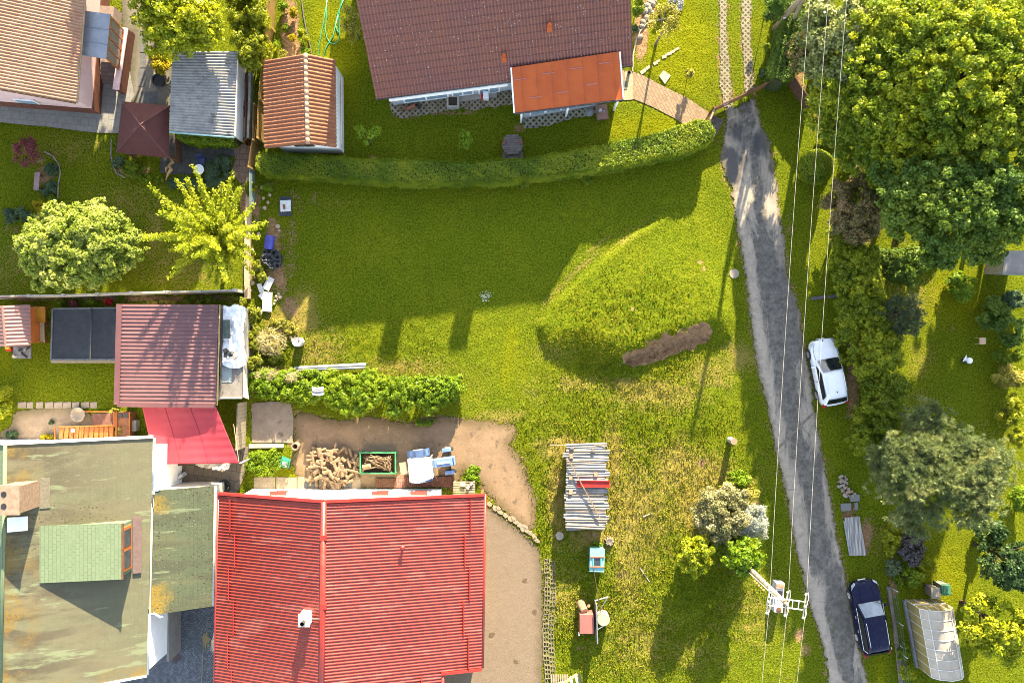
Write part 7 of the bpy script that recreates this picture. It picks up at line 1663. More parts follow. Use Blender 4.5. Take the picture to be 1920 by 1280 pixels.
def work_corner():
    m = MB(); p = GG(1098,1160); m.box((p.x-.0,p.y,.45), (.92,1.25,.9)); tag(m.build('red_box', pm('faded_red', (.24,.085,.075), (.20,.07,.06), 2, .7, .2, c=(.15,.05,.045), cth=.66), bevel=.03), 'low faded red box with a flat lid beside the upright grey board', 'box')
    m = MB(); p = GG(1118,1158); a, b = G(1115,1122,.1), G(1117,1194,.1); m.bar(a+Vector((0,0,.55)), b+Vector((0,0,.55)), .07, 1.2); tag(m.build('upright_board', pm('grey_board', (.15,.15,.16), (.11,.11,.12), 3, .6, .2)), 'upright dark grey board standing between the red box and the round drum', 'board')
    m = MB(); p = GG(1129,1153); m.cyl((p.x,p.y,0), .40, .80, 26); tag(m.build('round_drum', pm('chalk_drum', (.27,.24,.195), (.22,.195,.16), 3, .8, .2), bevel=.02), 'round drum with a pale flat top behind the grey board', 'drum')
    o = log_mesh('chopping_log', .72, .26); tag(o, 'thick pale log lying above the red box', 'log'); p = GG(1091,1133); o.location = (p.x,p.y,.42); o.rotation_euler = (0,R(-50),R(-62))
    o = log_mesh('short_log', .22, .11); tag(o, 'short orange-brown log piece beside the thick pale log', 'log'); p = GG(1104,1133); o.location = (p.x,p.y,.12); o.rotation_euler = (0,R(70),0)
    t = thing('trestle', 'light metal trestle frame standing round the pale drum', 'trestle', GG(1128,1150))
    for (p, q) in ((G(1117,1125,.85), G(1140,1118,.8)), (G(1117,1181,.6), G(1133,1172,.6)), (G(1140,1118,.8), G(1127,1140,.2))):
        m = MB(); m.bar(p, q, .05, .05); m.build('bar', GREYP if p.z > .7 else WHITE_P, t)
    m = MB(); m.bar(GG(1085,1185,.03), GG(1086,1190,.3), .10); tag(m.build('peg', WHITE_P), 'small white peg at the lower left corner of the red box', 'peg')
work_corner()
def bottom_pallet():
    t = thing('pallet_pile', 'heap of pallet slats and offcuts at the bottom edge of the meadow', 'pallet', GG(1058,1278))
    for i in range(8):
        m = MB(); u = 1034+i*4.2; m.bar(GG(u,1264,.2), GG(u+1,1300,.2), .09, .05); m.build('slat', WOODG, t)
    for (u0,v0,u1,v1,mt) in ((1055,1281,1082,1263,LOGE),(1070,1268,1074,1290,WHITE_P),(1080,1266,1084,1290,WHITE_P),(1086,1262,1090,1290,DARKP),(1040,1284,1056,1278,LOGE)):
        m = MB(); m.bar(GG(u0,v0,.42), GG(u1,v1,.42), .13, .10); m.build('offcut', mt, t)
bottom_pallet()
for (u0,v0,u1,v1,lb) in ((1206,968,1224,961,'short bleached stick lying in the straw right of the wood stack'),(1200,1064,1218,1090,'thin bare twig lying on the grass right of the turquoise box')):
    plank('stick', lb, 'stick', GG(u0,v0,.06), GG(u1,v1,.06), .05, .04, pm('bleached_twig', (.33,.30,.26)))
# ------------------------------------------------ edging: stones and grid blocks along the drive
sp = []
for i in range(3):
    m = MB(); r = .215; k = 6+i; m.slab([(r*(1+.25*random.uniform(-1,1))*math.cos(6.28*j/k), .62*r*(1+.25*random.uniform(-1,1))*math.sin(6.28*j/k), .10) for j in range(k)], .12)
    o = m.build('edging_stone', pm('pale_edging', (.215,.175,.125), (.15,.122,.085), 3, .9, .4), None, False, (0,0,0)); tag(o, 'flat pale edging stone in the curved row between asphalt drive and gravel yard', 'stone', 'pale edging stones'); sp.append(o)
E = [(918,945),(928,953),(938,960),(948,966),(957,973),(968,979),(974,984),(980,992),(988,995),(995,999),(1002,1006),(1007,1013),(934,953),(963,973),(985,988)]
for i, (u, v) in enumerate(E):
    p = G(u, v, .05); o = sp[i] if i < 3 else dup(sp[i % 3]); o.location = (p.x, p.y, -.03); o.rotation_euler = (0,0,R(-38+random.uniform(-12,12)))
m = MB()
gb = pm('edging_concrete', (.17,.14,.095), (.11,.095,.06), 4, .95, .5)
for s in (-1,1): m.box((0,s*.13,.05), (.38,.05,.10))
for x in (-.17,0,.17): m.box((x,0,.05), (.05,.22,.098))
g0 = m.build('grid_block', gb, None, False, (0,0,0)); tag(g0, 'worn open grid paving block in the strip right of the asphalt drive', 'paving block', 'grid blocks edging the drive')
for i in range(27):
    v = 1052+i*8.6; u = 1025+2*math.sin(i*.3); o = g0 if i == 0 else dup(g0); p = GG(u, v); o.location = (p.x+random.uniform(-.03,.03), p.y, p.z-random.uniform(.02,.07)); o.rotation_euler = (R(random.uniform(-4,4)), R(random.uniform(-4,4)), R(random.uniform(-6,6))+.02)
    o = dup(g0); p = GG(u+10, v+3); o.location = (p.x, p.y, p.z-random.uniform(.05,.085)); o.rotation_euler = (0,0,R(random.uniform(-8,8)))
# ------------------------------------------------ yard by the boundary
def barrel(name, label, u, v, mat, lidmat, r=.29, h=.88, lying=None):
    t = thing(name, label, 'barrel', (0,0,0)); m = MB(); m.lathe((0,0,0), [(r*.92,0),(r,.03),(r,h*.30),(r*1.03,h*.33),(r,h*.36),(r,h*.63),(r*1.03,h*.66),(r,h*.69),(r,h-.03),(r*.95,h),(r*.9,h-.03)], 24); m.build('body', mat, t, True)
    m = MB(); m.cyl((0,0,h-.04), r*.9, .015, 22); l = m.build('lid', lidmat, t); m = MB(); m.cyl((r*.45,r*.2,h-.03), .05, .03, 10); m.build('bung', BLACKP, l)
    p = GG(u, v); t.location = (p.x,p.y,p.z)
    if lying is not None: t.rotation_euler = (R(90), 0, lying); t.location = (p.x+math.sin(lying)*-h/2*-1*0, p.y, p.z+r)
    return t
barrel('blue_barrel', 'blue plastic barrel lying by the boundary wall below the pallet', 509, 443, pm('blue_plastic', (.055,.06,.30), (.045,.05,.25), 2, .45, .1), pm('blue_plastic', (.05,.06,.3)), .30, .90, R(-6))
barrel('white_barrel', 'upright white barrel with a reddish lid at the sunlit lawn edge', 563, 641, pm('white_plastic', (.55,.53,.50), (.45,.42,.38), 3, .5, .1), pm('lid_pinkish', (.42,.36,.35), (.30,.16,.13), 5, .6))
def pallet_cover():
    t = thing('pallet', 'dark grey plastic pallet carrying a white sheet near the left lawn edge', 'pallet', GG(535,387)); z = .16
    for i in range(7):
        m = MB(); u = 525+i*3.3; m.bar(GG(u,370,z), GG(u,404,z), .065, .05); m.build('slat', pm('pallet_plastic', (.055,.06,.085), (.04,.045,.06), 4, .6), t)
    for v in (371,387,403):
        m = MB(); m.bar(GG(524,v,.07), GG(546,v,.07), .12, .12); m.build('bearer', pm('pallet_plastic', (.05,.06,.08)), t)
    m = MB(); m.slab([GG(525,376,.24), GG(526,397,.24), GG(545,396,.24), GG(545,375,.24)], .04); tag(m.build('white_sheet', pm('white_sheet', (.56,.57,.58), (.48,.49,.5), 3, .7, .2)), 'square white sheet lying on the dark plastic pallet', 'sheet')
    m = MB(); p = GG(535,389); m.box((p.x,p.y,p.z+.30), (.14,.29,.09), R(3)); tag(m.build('brick', BRICKR), 'red brick lying on the white sheet on the pallet', 'brick')
pallet_cover()
def crumpled(name, label, cat, poly, z, amp, mat, res=26, sc=4., th=.01, drop=.0):
    """sheet of foil or tarpaulin fallen in folds"""
    P = Gp(poly, z); xs = [p.x for p in P]; ys = [p.y for p in P]; gx_ = np.linspace(min(xs), max(xs), res); gy_ = np.linspace(min(ys), max(ys), int(res*(max(ys)-min(ys))/(max(xs)-min(xs)))+2)
    XX, YY = np.meshgrid(gx_, gy_); d = sdf(XX, YY, P); ridge = 1-np.abs(2*fbm(XX, YY, sc*.6, 3)-1)*2
    ZZ = z+amp*(ridge-.3)+amp*.5*(fbm(XX, YY, sc*2, 2)-.5)
    bm = bmesh.new(); keep = d < .03; vs = {}
    for j in range(XX.shape[0]-1):
        for i in range(XX.shape[1]-1):
            q = [(j,i),(j,i+1),(j+1,i+1),(j+1,i)]
            if all(keep[a] for a in q):
                f = []
                for a in q:
                    if a not in vs: vs[a] = bm.verts.new((XX[a], YY[a], ZZ[a]-drop*max(0, 1+d[a]/.25)))
                    f.append(vs[a])
                bm.faces.new(f)
    me = bpy.data.meshes.new(name); bm.to_mesh(me); bm.free(); me.materials.append(mat); me.polygons.foreach_set('use_smooth', [True]*len(me.polygons))
    o = bpy.data.objects.new(name, me); COL.objects.link(o); s = o.modifiers.new('solid', 'SOLIDIFY'); s.thickness = th; return tag(o, label, cat)
FOIL = pm('white_foil', (.62,.63,.66), (.52,.53,.57), 3, .35, .3, 20, .01)
crumpled('black_tarpaulin', 'crumpled black tarpaulin beside the boundary wall under the cherry tree', 'tarpaulin', [(494,470),(520,468),(530,478),(528,498),(514,508),(500,500),(488,488)], .30, .30, pm('tarp_black', (.020,.022,.026), (.032,.034,.04), 3, .4, .3), 30, 6)
crumpled('white_foil', 'crumpled white plastic film lying on the flat grey annex roof', 'plastic film', [(420,572),(432,576),(440,570),(460,576),(462,590),(456,610),(457,650),(463,670),(460,684),(448,690),(432,690),(418,684),(417,650),(420,620),(418,590)], 2.36, .12, FOIL, 44, 2.2)
crumpled('white_tarp', 'dirty white tarpaulin heap below the raspberry canopy', 'tarpaulin', [(362,866),(432,866),(430,878),(418,884),(404,880),(388,878),(372,874)], .8, .22, pm('dirty_white', (.45,.42,.38), (.36,.33,.29), 3, .8, .2), 34, 5)
for (u,v,w,h,a,lb) in ((505,532,.45,.85,-25,'upper white sheet of the rubble by the boundary wall'),(503,566,.62,1.25,-4,'largest white sheet of the rubble beside the ivy'),(490,540,.30,.60,20,'narrow white sheet left of the other rubble sheets'),(493,555,.35,.35,40,'small pinkish white fragment in the middle of the rubble')):
    p = GG(u,v); m = MB(); m.box((p.x,p.y,.16+random.uniform(0,.1)), (w,h,.05), R(a), R(random.uniform(-6,6)), R(random.uniform(-6,6))); tag(m.build('rubble_sheet', pm('plaster_white', (.60,.58,.56), (.50,.48,.45), 3, .8, .2)), lb, 'rubble')
rb = []
for i in range(3):
    m = MB(); r = .10; m.lathe((0,0,0), [(r*.6,0),(r*1.1,.05),(r*.9,.11),(r*.3,.14)], 6+i); o = m.build('rubble_stone', pm('warm_stone', (.36,.27,.19), (.27,.2,.14), 5, .95, .4), None, False, (0,0,0)); rb.append(o); tag(o, 'small warm-coloured stone in the rubble along the boundary wall', 'stone', 'rubble stones by the boundary wall')
spots = [(519,556),(521,561),(517,564),(523,551),(488,585),(484,578),(500,352),(507,366),(497,390),(503,380),(494,372),(521,425),(524,432),(486,440),(478,520),(474,530),(470,545),(481,505),(474,470),(470,440),(493,352),(526,557),(515,570),(545,632),(550,638),(553,630)]
for i, (u, v) in enumerate(spots):
    o = rb[i] if i < 3 else dup(rb[i % 3]); p = GG(u, v); o.location = p; o.rotation_euler = (R(random.uniform(-15,15)), R(random.uniform(-15,15)), random.uniform(0,6)); s = random.uniform(.7,1.7); o.scale = (s, s*random.uniform(.7,1.2), s)
def blackstuff():
    t = thing('junk_heap', 'heap of black pots and offcuts on the white film on the annex roof', 'junk', G(434,667,2.5))
    for i in range(9):
        p = G(random.uniform(422,446), random.uniform(656,676), 2.62); m = MB(); m.box((p.x,p.y,2.60+random.uniform(0,.12)), (random.uniform(.15,.35),random.uniform(.12,.3),.15), random.uniform(0,3)); m.build('offcut', random.choice([BLACKP,BLACKP,DARKP,WOODG,GREYP]), t, bevel=.02)
blackstuff()
m = MB(); p = G(425,617,2.62); m.box((p.x,p.y,2.62), (.40,1.15,.14), R(1)); tag(m.build('glass_sheet', pm('dark_green_panel', (.03,.045,.04), (.045,.06,.055), 3, .3, 0)), 'dark green-grey panel lying on the white film on the annex roof', 'panel')
m = MB(); a, b, c, d = G(552,689,.22), G(552,694,.22), G(686,689,.30), G(686,682,.30)
for i in range(4): q = i/3; m.tube([a.lerp(b, q)+Vector((0,0,.02*(i % 2))), d.lerp(c, q)+Vector((0,0,.02*(i % 2)))], .075, 8)
tag(m.build('drain_pipes', pm('blue_grey_metal', (.21,.225,.24), (.16,.17,.185), 3, .5, .1, metallic=.2)), 'long flat bundle of blue-grey pipes at the top of the overgrown hedge', 'pipes')
def trough():
    t = thing('broken_basin', 'curved white broken basin lying in the overgrown hedge', 'basin', G(596,732,1.3)); p = G(596,732,1.55)
    for i in range(3):
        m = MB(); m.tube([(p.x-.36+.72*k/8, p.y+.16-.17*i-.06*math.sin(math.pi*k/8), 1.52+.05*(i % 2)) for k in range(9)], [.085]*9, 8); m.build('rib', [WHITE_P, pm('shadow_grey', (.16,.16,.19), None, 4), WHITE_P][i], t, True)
trough()
# ------------------------------------------------ garden furniture
def round_table():
    t = thing('garden_table', 'round white garden table with a ringed top on the dark patio', 'table', (0,0,0)); m = MB(); m.cyl((0,0,.70), .32, .03, 28); m.build('tabletop', WHITE_P, t)
    m = MB()
    for r in (.08,.16,.24):
        n = 26
        m.tube([(r*math.cos(6.283*k/n), r*math.sin(6.283*k/n), .733) for k in range(n+1)], .012, 5)
    m.build('ring_pattern', pm('ring_grey', (.28,.28,.29), None, 4), t)
    for k in range(3): a = 6.28*k/3; m = MB(); m.tube([(.05*math.cos(a),.05*math.sin(a),.70), (.26*math.cos(a),.26*math.sin(a),0)], .018, 6); m.build('leg', WHITE_P, t)
    p = G(373,318,.7); t.location = (p.x,p.y,.012)
round_table()
def chair(name, label, u, v, rz, mat):
    t = thing(name, label, 'chair', (0,0,0)); m = MB(); m.box((0,0,.44), (.46,.46,.05)); m.build('seat', mat, t, bevel=.02)
    m = MB(); m.box((0,.24,.70), (.46,.05,.52), rx=R(-10)); m.build('backrest', mat, t, bevel=.02)
    for x in (-.2,.2):
        for y in (-.2,.2): m = MB(); m.box((x,y,.21), (.04,.04,.42)); m.build('leg', mat, t)
        m = MB(); m.box((x*1.15,0,.63), (.05,.44,.04)); m.build('armrest', mat, t)
    p = G(u,v,.4); t.location = (p.x,p.y,.012); t.rotation_euler = (0,0,rz)
chair('garden_chair', 'dark blue plastic garden chair behind the round white table', 378, 302, R(8), pm('navy_plastic', (.022,.032,.10), (.018,.027,.085), 3, .4, 0))
def picnic():
    t = thing('picnic_table', 'weathered round-topped wooden picnic set beside the long clipped hedge', 'table', (0,0,0)); dk = pm('dark_picnic_wood', (.115,.095,.085), (.075,.062,.058), 4, .85, .4)
    m = MB()
    n = 9
    for i in range(n):
        y = -.1+.62*(i-(n-1)/2)/(n/2)*1.0; half = math.sqrt(max(.05, .68**2-(y+.1)**2)); m.box((0, y+.28, .74), (2*half, .125, .035))
    m.build('tabletop', dk, t)
    for (x, y, a) in ((-.5,-.35,78),(.5,-.35,-78),(0,-.56,0)):
        m = MB(); m.box((x,y,.45), (.75 if a == 0 else .62,.25,.04), R(a)); m.build('bench', dk, t)
    for (x, y) in ((-.4,.35),(.4,.35),(-.5,-.5),(.5,-.5),(-.4,-.05),(.4,-.05)):
        m = MB(); m.box((x,y,.36), (.08,.08,.72 if y > -.3 else .42)); m.build('leg', dk, t)
    m = MB(); m.bar((-.35,-.42,.56), (.38,-.18,.60), .06, .04); m.build('brace', WOODG, t)
    for s in (-1,1): m = MB(); m.box((s*.52,.30,.80), (.22,.30,.10), R(20*s)); m.build('armrest', pm('red_brown_wood', (.13,.06,.045), (.1,.045,.035), 4, .8), t)
    p = G(961,277,.6); t.location = (p.x,p.y,0); t.rotation_euler = (0,0,R(2))
picnic()
def bench():
    t = thing('garden_bench', 'small plank bench with a pinkish top beside the curved flower bed', 'bench', G(69,340,0)); m = MB(); p = G(69,340,.42); m.box((p.x,p.y,.42), (.34,1.15,.06), R(-4)); m.build('seat', pm('pinkish_plank', (.24,.16,.15), (.18,.12,.115), 4, .8), t)
    for s in (-.42,.42): m = MB(); m.box((p.x,p.y+s,.19), (.28,.10,.40), R(-4)); m.build('leg', WOODB, t)
bench()
tb = [G(u,v,.03) for u,v in ((83,284),(98,292),(110,308),(113,325),(109,345),(108,372))]
m = MB(); m.tube([p.to_tuple() for p in tb], .045, 6); tag(m.build('bed_edging', pm('edging_grey', (.24,.23,.2), (.17,.16,.14), 4, .9)), 'curved grey edging of the flower bed on the left lawn', 'edging')
tb = [G(u,v,.03) for u,v in ((209,262),(208,290),(211,310),(219,325),(234,333))]
m = MB(); m.tube([p.to_tuple() for p in tb], .04, 6); tag(m.build('bed_edging', pm('edging_grey', (.24,.23,.2))), 'grey edging of the shrub bed left of the gazebo', 'edging')
def driftwood():
    m = MB(); pts = [G(u,v,z) for u,v,z in ((321,298,.3),(324,304,.5),(317,311,.45),(321,318,.6),(315,326,.4),(311,338,.15))]; m.tube(pts, [.07,.12,.09,.12,.08,.04], 8)
    pts = [G(u,v,z) for u,v,z in ((317,311,.45),(311,316,.5),(312,324,.35))]; m.tube(pts, [.06,.07,.03], 6)
    tag(m.build('driftwood', pm('bleached_driftwood', (.42,.27,.13), (.30,.18,.08), 5, .85, .6, 14, .02), smooth=True), 'twisted pale driftwood piece at the lower right of the gazebo', 'driftwood')
driftwood()
m = MB(); p = G(302,154,0); m.lathe((p.x,p.y,0), [(.30,0),(.40,.40),(.43,.42),(.36,.40),(.34,.30),(.02,.28)], 22); tag(m.build('planter_tub', pm('black_tub', (.020,.018,.018), (.03,.028,.028), 4, .6)), 'round black planter tub below the golden conifer bush', 'planter')
for (u0,v0,u1,v1,lb) in ((262,64,277,98,'upper'),(262,100,274,127,'second'),(259,129,272,162,'third'),(264,172,296,193,'wide lowest')):
    m = MB(); m.slab([G(u0,v0,.035), G(u0,v1,.035), G(u1,v1,.035), G(u1,v0,.035)], .05); tag(m.build('flagstone', pm('dark_flag', (.10,.10,.10), (.075,.075,.078), 4, .85, .3)), f'{lb} dark flagstone in the gravel path beside the pink house', 'flagstone', 'flagstones in the gravel path')
def barrel_rust():
    p = G(465,268,.8); m = MB(); m.lathe((p.x+.02,p.y+.03,0), [(.27,0),(.29,.3),(.28,.6),(.29,.85),(.26,.85),(.25,.2),(.02,.15)], 22); tag(m.build('rusty_barrel', pm('rusty_drum', (.19,.10,.03), (.12,.06,.02), 4, .7, .4), smooth=False), 'open rusty barrel at the lower end of the clutter trench', 'barrel')
barrel_rust()
for i in range(9):
    u = 33+i*17; m = MB(); w = 14+random.uniform(-3,2); m.slab([G(u,754,.04), G(u+.5,765,.04), G(u+w,765+random.uniform(-1,1),.04), G(u+w,753,.04)], .06)
    tag(m.build('stepping_slab', pm('lawn_slab', (.25,.20,.16), (.20,.165,.13), 4, .9, .4)), 'square beige slab in the row between the left lawn and the gravel terrace', 'slab', 'slabs along the gravel terrace')
def fire_bowl():
    p = G(146,777,.3); m = MB(); m.lathe((p.x,p.y,0), [(.30,0),(.44,.28),(.48,.34),(.40,.33),(.25,.16),(.02,.12)], 24); tag(m.build('fire_bowl', pm('bowl_stone', (.20,.17,.14), (.30,.25,.20), 3, .9, .3), smooth=True), 'round stone fire bowl on the gravel terrace beside the orange bench', 'fire bowl')
fire_bowl()
def patio_set():
    t = thing('corner_bench', 'orange-stained wooden corner bench with striped slats on the left terrace', 'bench', G(175,800,0)); z = .45
    m = MB()
    for i in range(11): m.bar(G(117+i*9.2,800,z), G(114+i*9.5,822,z), .26, .04)
    m.build('seat', WOODO, t)
    m = MB(); m.bar(G(112,800,.85), G(216,797,.85), .06, .12)
    for i in range(9): m.bar(G(118+i*11.5,799,.40), G(119+i*11.5,799.5,.85), .05, .05)
    m.build('backrest', WOODO, t)
    m = MB(); m.bar(G(157,771,.85), G(216,772,.85), .05, .14); m.bar(G(216,772,.85), G(216,800,.85), .07, .30); m.build('backrest', WOODO, t)
    m = MB(); m.slab([G(172,775,z), G(172,796,z), G(214,797,z), G(214,774,z)], .04); m.build('seat', pm('red_brown_wood', (.13,.06,.045)), t)
    m = MB(); m.bar(G(103,801,.5), G(103,824,.5), .07); m.bar(G(103,801,.5), G(117,800,.5), .06); m.build('side_frame', WOODO, t)
    t = thing('wooden_landing', 'brown wooden deck block with two small windows beside the corner bench', 'deck', G(231,798,0))
    m = MB(); a = [G(218,773,.9), G(218,820,.9), G(243,820,.9), G(243,773,.9)]; m.slab(a, .9); m.build('body', pm('red_brown_deck', (.19,.075,.035), (.15,.058,.028), 3, .7, .3), t)
    for u in (226,236): m = MB(); p = G(u,779,.93); m.box((p.x,p.y,.92), (.26,.28,.05)); m.build('opening', DARKP, t)
    for u in (218,243): m = MB(); m.bar(G(u,772,1.0), G(u,820,1.0), .07, .07); m.build('rail', WOODO, t)
    p = G(137,807,.5); m = MB(); m.lathe((p.x,p.y,.47), [(.11,0),(.13,.05),(.10,.10),(.04,.13)], 14); tag(m.build('white_lantern', WHITE_P, smooth=True), 'small round white lantern on the orange corner bench', 'lantern')
    bush('pot_plant', 'pale flowering pot plant at the top of the wooden deck block', 'plant', 213, 770, 7, 1.3, 'goldg', 5, size=.045)
    bush('pot_plant', 'pale flowering pot plant at the lower side of the wooden deck block', 'plant', 231, 804, 8, 1.5, 'goldg', 8, size=.045)
    p = G(252,797,.3); m = MB(); m.box((p.x,p.y,.3), (.45,.7,.55)); tag(m.build('storage_box', pm('grey_box', (.26,.24,.22), (.2,.19,.18), 3, .7), bevel=.02), 'small grey storage box beside the wooden deck block', 'box')
patio_set()
def toys():
    t = thing('sandpit', 'grey sandpit base below the little playhouse', 'sandpit', G(40,660,0)); m = MB(); m.slab([G(24,650,.12), G(24,672,.12), G(57,672,.12), G(57,650,.12)], .14); m.build('frame', pm('sandpit_grey', (.20,.205,.21), (.13,.135,.14), 6, .8, .5), t)
    for i in range(5): p = G(random.uniform(30,52), random.uniform(653,668), .15); m = MB(); m.box((p.x,p.y,.16), (.25,.10,.08), random.uniform(0,3)); m.build('toy', random.choice([BLACKP, DARKP, GREYP]), t)
    p = G(16,655,.2); m = MB(); m.box((p.x,p.y,.12), (.34,.22,.24)); m.cur = 1; m.box((p.x,p.y+.10,.28), (.30,.18,.12)); tag(m.build('toy_truck', [pm('toy_red', (.5,.03,.015), None, 3, .4), pm('toy_yellow', (.6,.36,.02), None, 3, .4)], bevel=.03), 'red and yellow plastic toy truck beside the playhouse', 'toy')
    p = G(27,668,.2); m = MB(); m.cyl((p.x,p.y,.12), .10, .2, 12); tag(m.build('bucket', pm('cream_bucket', (.5,.46,.36), None, 4, .6)), 'small cream bucket on the corner of the grey sandpit', 'bucket')
toys()
# ------------------------------------------------ around the brown house
def wheelbarrow():
    t = thing('wheelbarrow', 'rust-orange wheelbarrow tipped on its side below the white house wall', 'wheelbarrow', G(770,200,0)); o_ = pm('barrow_orange', (.24,.09,.045), (.18,.065,.035), 4, .7, .2)
    a = [G(759,203,.45), G(764,207,.40), G(779,199,.50), G(777,194,.55)]; m = MB(); m.slab(a, .25); m.build('tray', o_, t, bevel=.03)
    m = MB(); p = G(784,200,.2); m.tube([(p.x-.05,p.y-.05,.2),(p.x+.05,p.y+.05,.2)], .19, 18); m.build('wheel', pm('tyre_rubber', (.014,.014,.015)), t); m = MB(); m.tube([(p.x-.055,p.y-.055,.2),(p.x+.06,p.y+.06,.2)], .10, 14); m.build('rim', pm('rim_cream', (.30,.27,.22), None, 4), t)
    for v in (200,206): m = MB(); m.tube([G(762,v,.4), G(748,v-3,.15)], .025, 6); m.build('handle', o_, t)
wheelbarrow()
def planter():
    t = thing('square_planter', 'square concrete planter filled with dark soil in front of the white house', 'planter', G(849,190,0)); p = G(849,190,.45); s = .68
    for (dx,dy,w,h) in ((0,s/2,s+.12,.12),(0,-s/2,s+.12,.12),(s/2,0,.12,s-.12),(-s/2,0,.12,s-.12)): 
        m = MB(); m.box((p.x+dx,p.y+dy,.24), (w,h,.48)); m.build('side', CONC, t)
    m = MB(); m.box((p.x,p.y,.20), (s-.1,s-.1,.40)); m.build('soil', pm('dark_soil', (.035,.026,.02), (.05,.038,.028), 8, .95, .6), t)
planter()
m = MB(); p = G(911,178,.6); m.box((p.x,p.y,.35), (.36,.42,.66)); m.cur = 1; m.box((p.x-.24,p.y-.05,.25), (.14,.35,.4)); tag(m.build('white_can', [WHITE_P, pm('toy_red', (.5,.03,.015))], bevel=.03), 'white canister with a red side in front of the white house wall', 'canister')
t_ = thing('stone_ornament', 'small grey watering can on the clay step by the porch', 'watering can', G(1125,208,0)); p = G(1125,208,.3)
m = MB(); m.lathe((p.x,p.y,.24), [(.12,0),(.14,.12),(.10,.26),(.05,.28)], 14); m.build('body', GREYP, t_, True); m = MB(); m.tube([(p.x+.1,p.y-.02,.32),(p.x+.28,p.y-.06,.52)], .03, 6); m.build('spout', GREYP, t_)
m = MB(); p = G(1105,210,.1); m.lathe((p.x,p.y,.01), [(.28,0),(.30,.05),(.10,.16),(.03,.2)], 16); tag(m.build('stone_heap', pm('heap_grey', (.20,.21,.20), (.15,.16,.15), 8, .9)), 'low grey heap beside the lattice strip below the porch', 'heap')
m = MB(); m.slab([G(1172,136,.03), G(1170,188,.03), G(1186,187,.03), G(1187,134,.03)], .05); tag(m.build('door_slab', pm('pale_slab', (.27,.215,.14), (.24,.19,.125), 3, .9)), 'pale beige landing slab between porch and brick path', 'slab')
m = MB(); m.slab([G(1168,152,.05), G(1168,168,.05), G(1176,168,.05), G(1176,152,.05)], .03); tag(m.build('door_mat', pm('mat_green', (.12,.13,.095), (.09,.10,.075), 9, .95)), 'grey-green door mat on the pale landing slab', 'mat')
m = MB(); p = G(1179,138,.15); m.lathe((p.x,p.y,.03), [(.09,0),(.12,.28),(.10,.28),(.09,.1),(.02,.1)], 14); tag(m.build('bucket', DARKP), 'small dark bucket at the top of the pale landing slab', 'bucket')
m = MB(); m.slab([G(1236,143,.06), G(1244,132,.06), G(1258,142,.06), G(1247,158,.06)], .10); tag(m.build('manhole_cover', pm('pinkish_concrete', (.30,.245,.195), (.26,.21,.165), 3, .9)), 'square pale manhole cover on the sunlit lawn above the brick path', 'manhole cover')
m = MB(); m.slab([G(1217,259,.05), G(1218,268,.05), G(1230,267,.05), G(1229,258,.05)], .08); tag(m.build('lawn_slab', pm('pinkish_concrete', (.3,.245,.195))), 'small pale slab on the sunlit lawn just above the clipped hedge', 'slab')
so_ = None
for i, (u, v) in enumerate(((1205,135),(1210,131),(1215,127),(1229,119),(1234,115),(1245,107),(1250,103),(1255,101),(1260,98),(1265,95),(1270,92))):
    if so_ is None:
        m = MB(); m.slab([(-.13,-.08,.035),(.12,-.09,.035),(.14,.07,.035),(-.11,.09,.035)], .05); so_ = m.build('stepping_stone', pm('step_stone', (.28,.235,.17), (.22,.185,.135), 4, .9), None, False, (0,0,0)); tag(so_, 'small pale stepping stone in the diagonal row across the sunlit lawn', 'stone', 'stepping stones across the lawn'); o = so_
    else: o = dup(so_)
    p = GG(u, v); o.location = p; o.rotation_euler = (0,0,R(30+random.uniform(-20,20))); s = random.uniform(.8,1.25)*(1.3 if i == 0 else 1); o.scale = (s,s,1)
rk = []
for i in range(3):
    m = MB(); m.lathe((0,0,-.03), [(.12,0),(.20,.06),(.15,.16),(.04,.2)], 6+i); o = m.build('rock', pm('rockery_stone', (.20,.175,.145), (.13,.115,.10), 4, .9, .5), None, False, (0,0,0)); tag(o, 'pale rockery stone in the bed between brown roof and sunlit lawn', 'stone', 'rockery stones beside the brown roof'); rk.append(o)
for i, (u, v) in enumerate(((1218,5),(1224,8),(1217,18),(1222,24),(1210,22),(1206,42),(1204,50),(1198,58),(1212,34),(1214,12),(1200,70),(1228,3))):
    o = rk[i] if i < 3 else dup(rk[i % 3]); o.location = GG(u, v); s = random.uniform(.6,1.2); o.scale = (s*1.2,s,s); o.rotation_euler = (0,0,random.uniform(0,6))
ed = [GG(u,v,.05) for u,v in ((1186,134),(1187,105),(1193,75),(1201,58),(1212,45),(1226,39),(1246,36),(1264,30),(1276,18),(1281,2))]
m = MB(); m.tube(ed, .05, 6); tag(m.build('bed_edging', pm('bed_rim', (.32,.26,.19), (.24,.19,.14), 4, .9)), 'curved stone edging of the rockery bed on the sunlit lawn', 'edging')
ed = [GG(u,v,.05) for u,v in ((564,-10),(569,30),(575,60),(582,90),(585,102))]
m = MB(); m.tube(ed, .04, 6); tag(m.build('bed_edging', pm('dark_rim', (.10,.085,.07))), 'dark edging between the brown flower bed and the lawn with the hose', 'edging')
def hose():
    m = MB()
    for path in (((613,-20),(612,30),(610,55),(612,70),(618,80),(626,83),(634,78),(637,65),(635,30),(640,5),(650,-20)), ((617,-20),(607,40),(600,75),(597,104)), ((650,-15),(634,25),(629,45),(632,58),(637,62)), ((634,28),(624,70),(612,88),(606,106))):
        m.tube([GG(u,v,.04) for u,v in path], .028, 6)
    tag(m.build('garden_hose', pm('green_hose', (.035,.28,.16), (.03,.22,.13), 3, .4, 0), smooth=True), 'long green garden hose looped on the lawn left of the brown roof', 'hose')
hose()
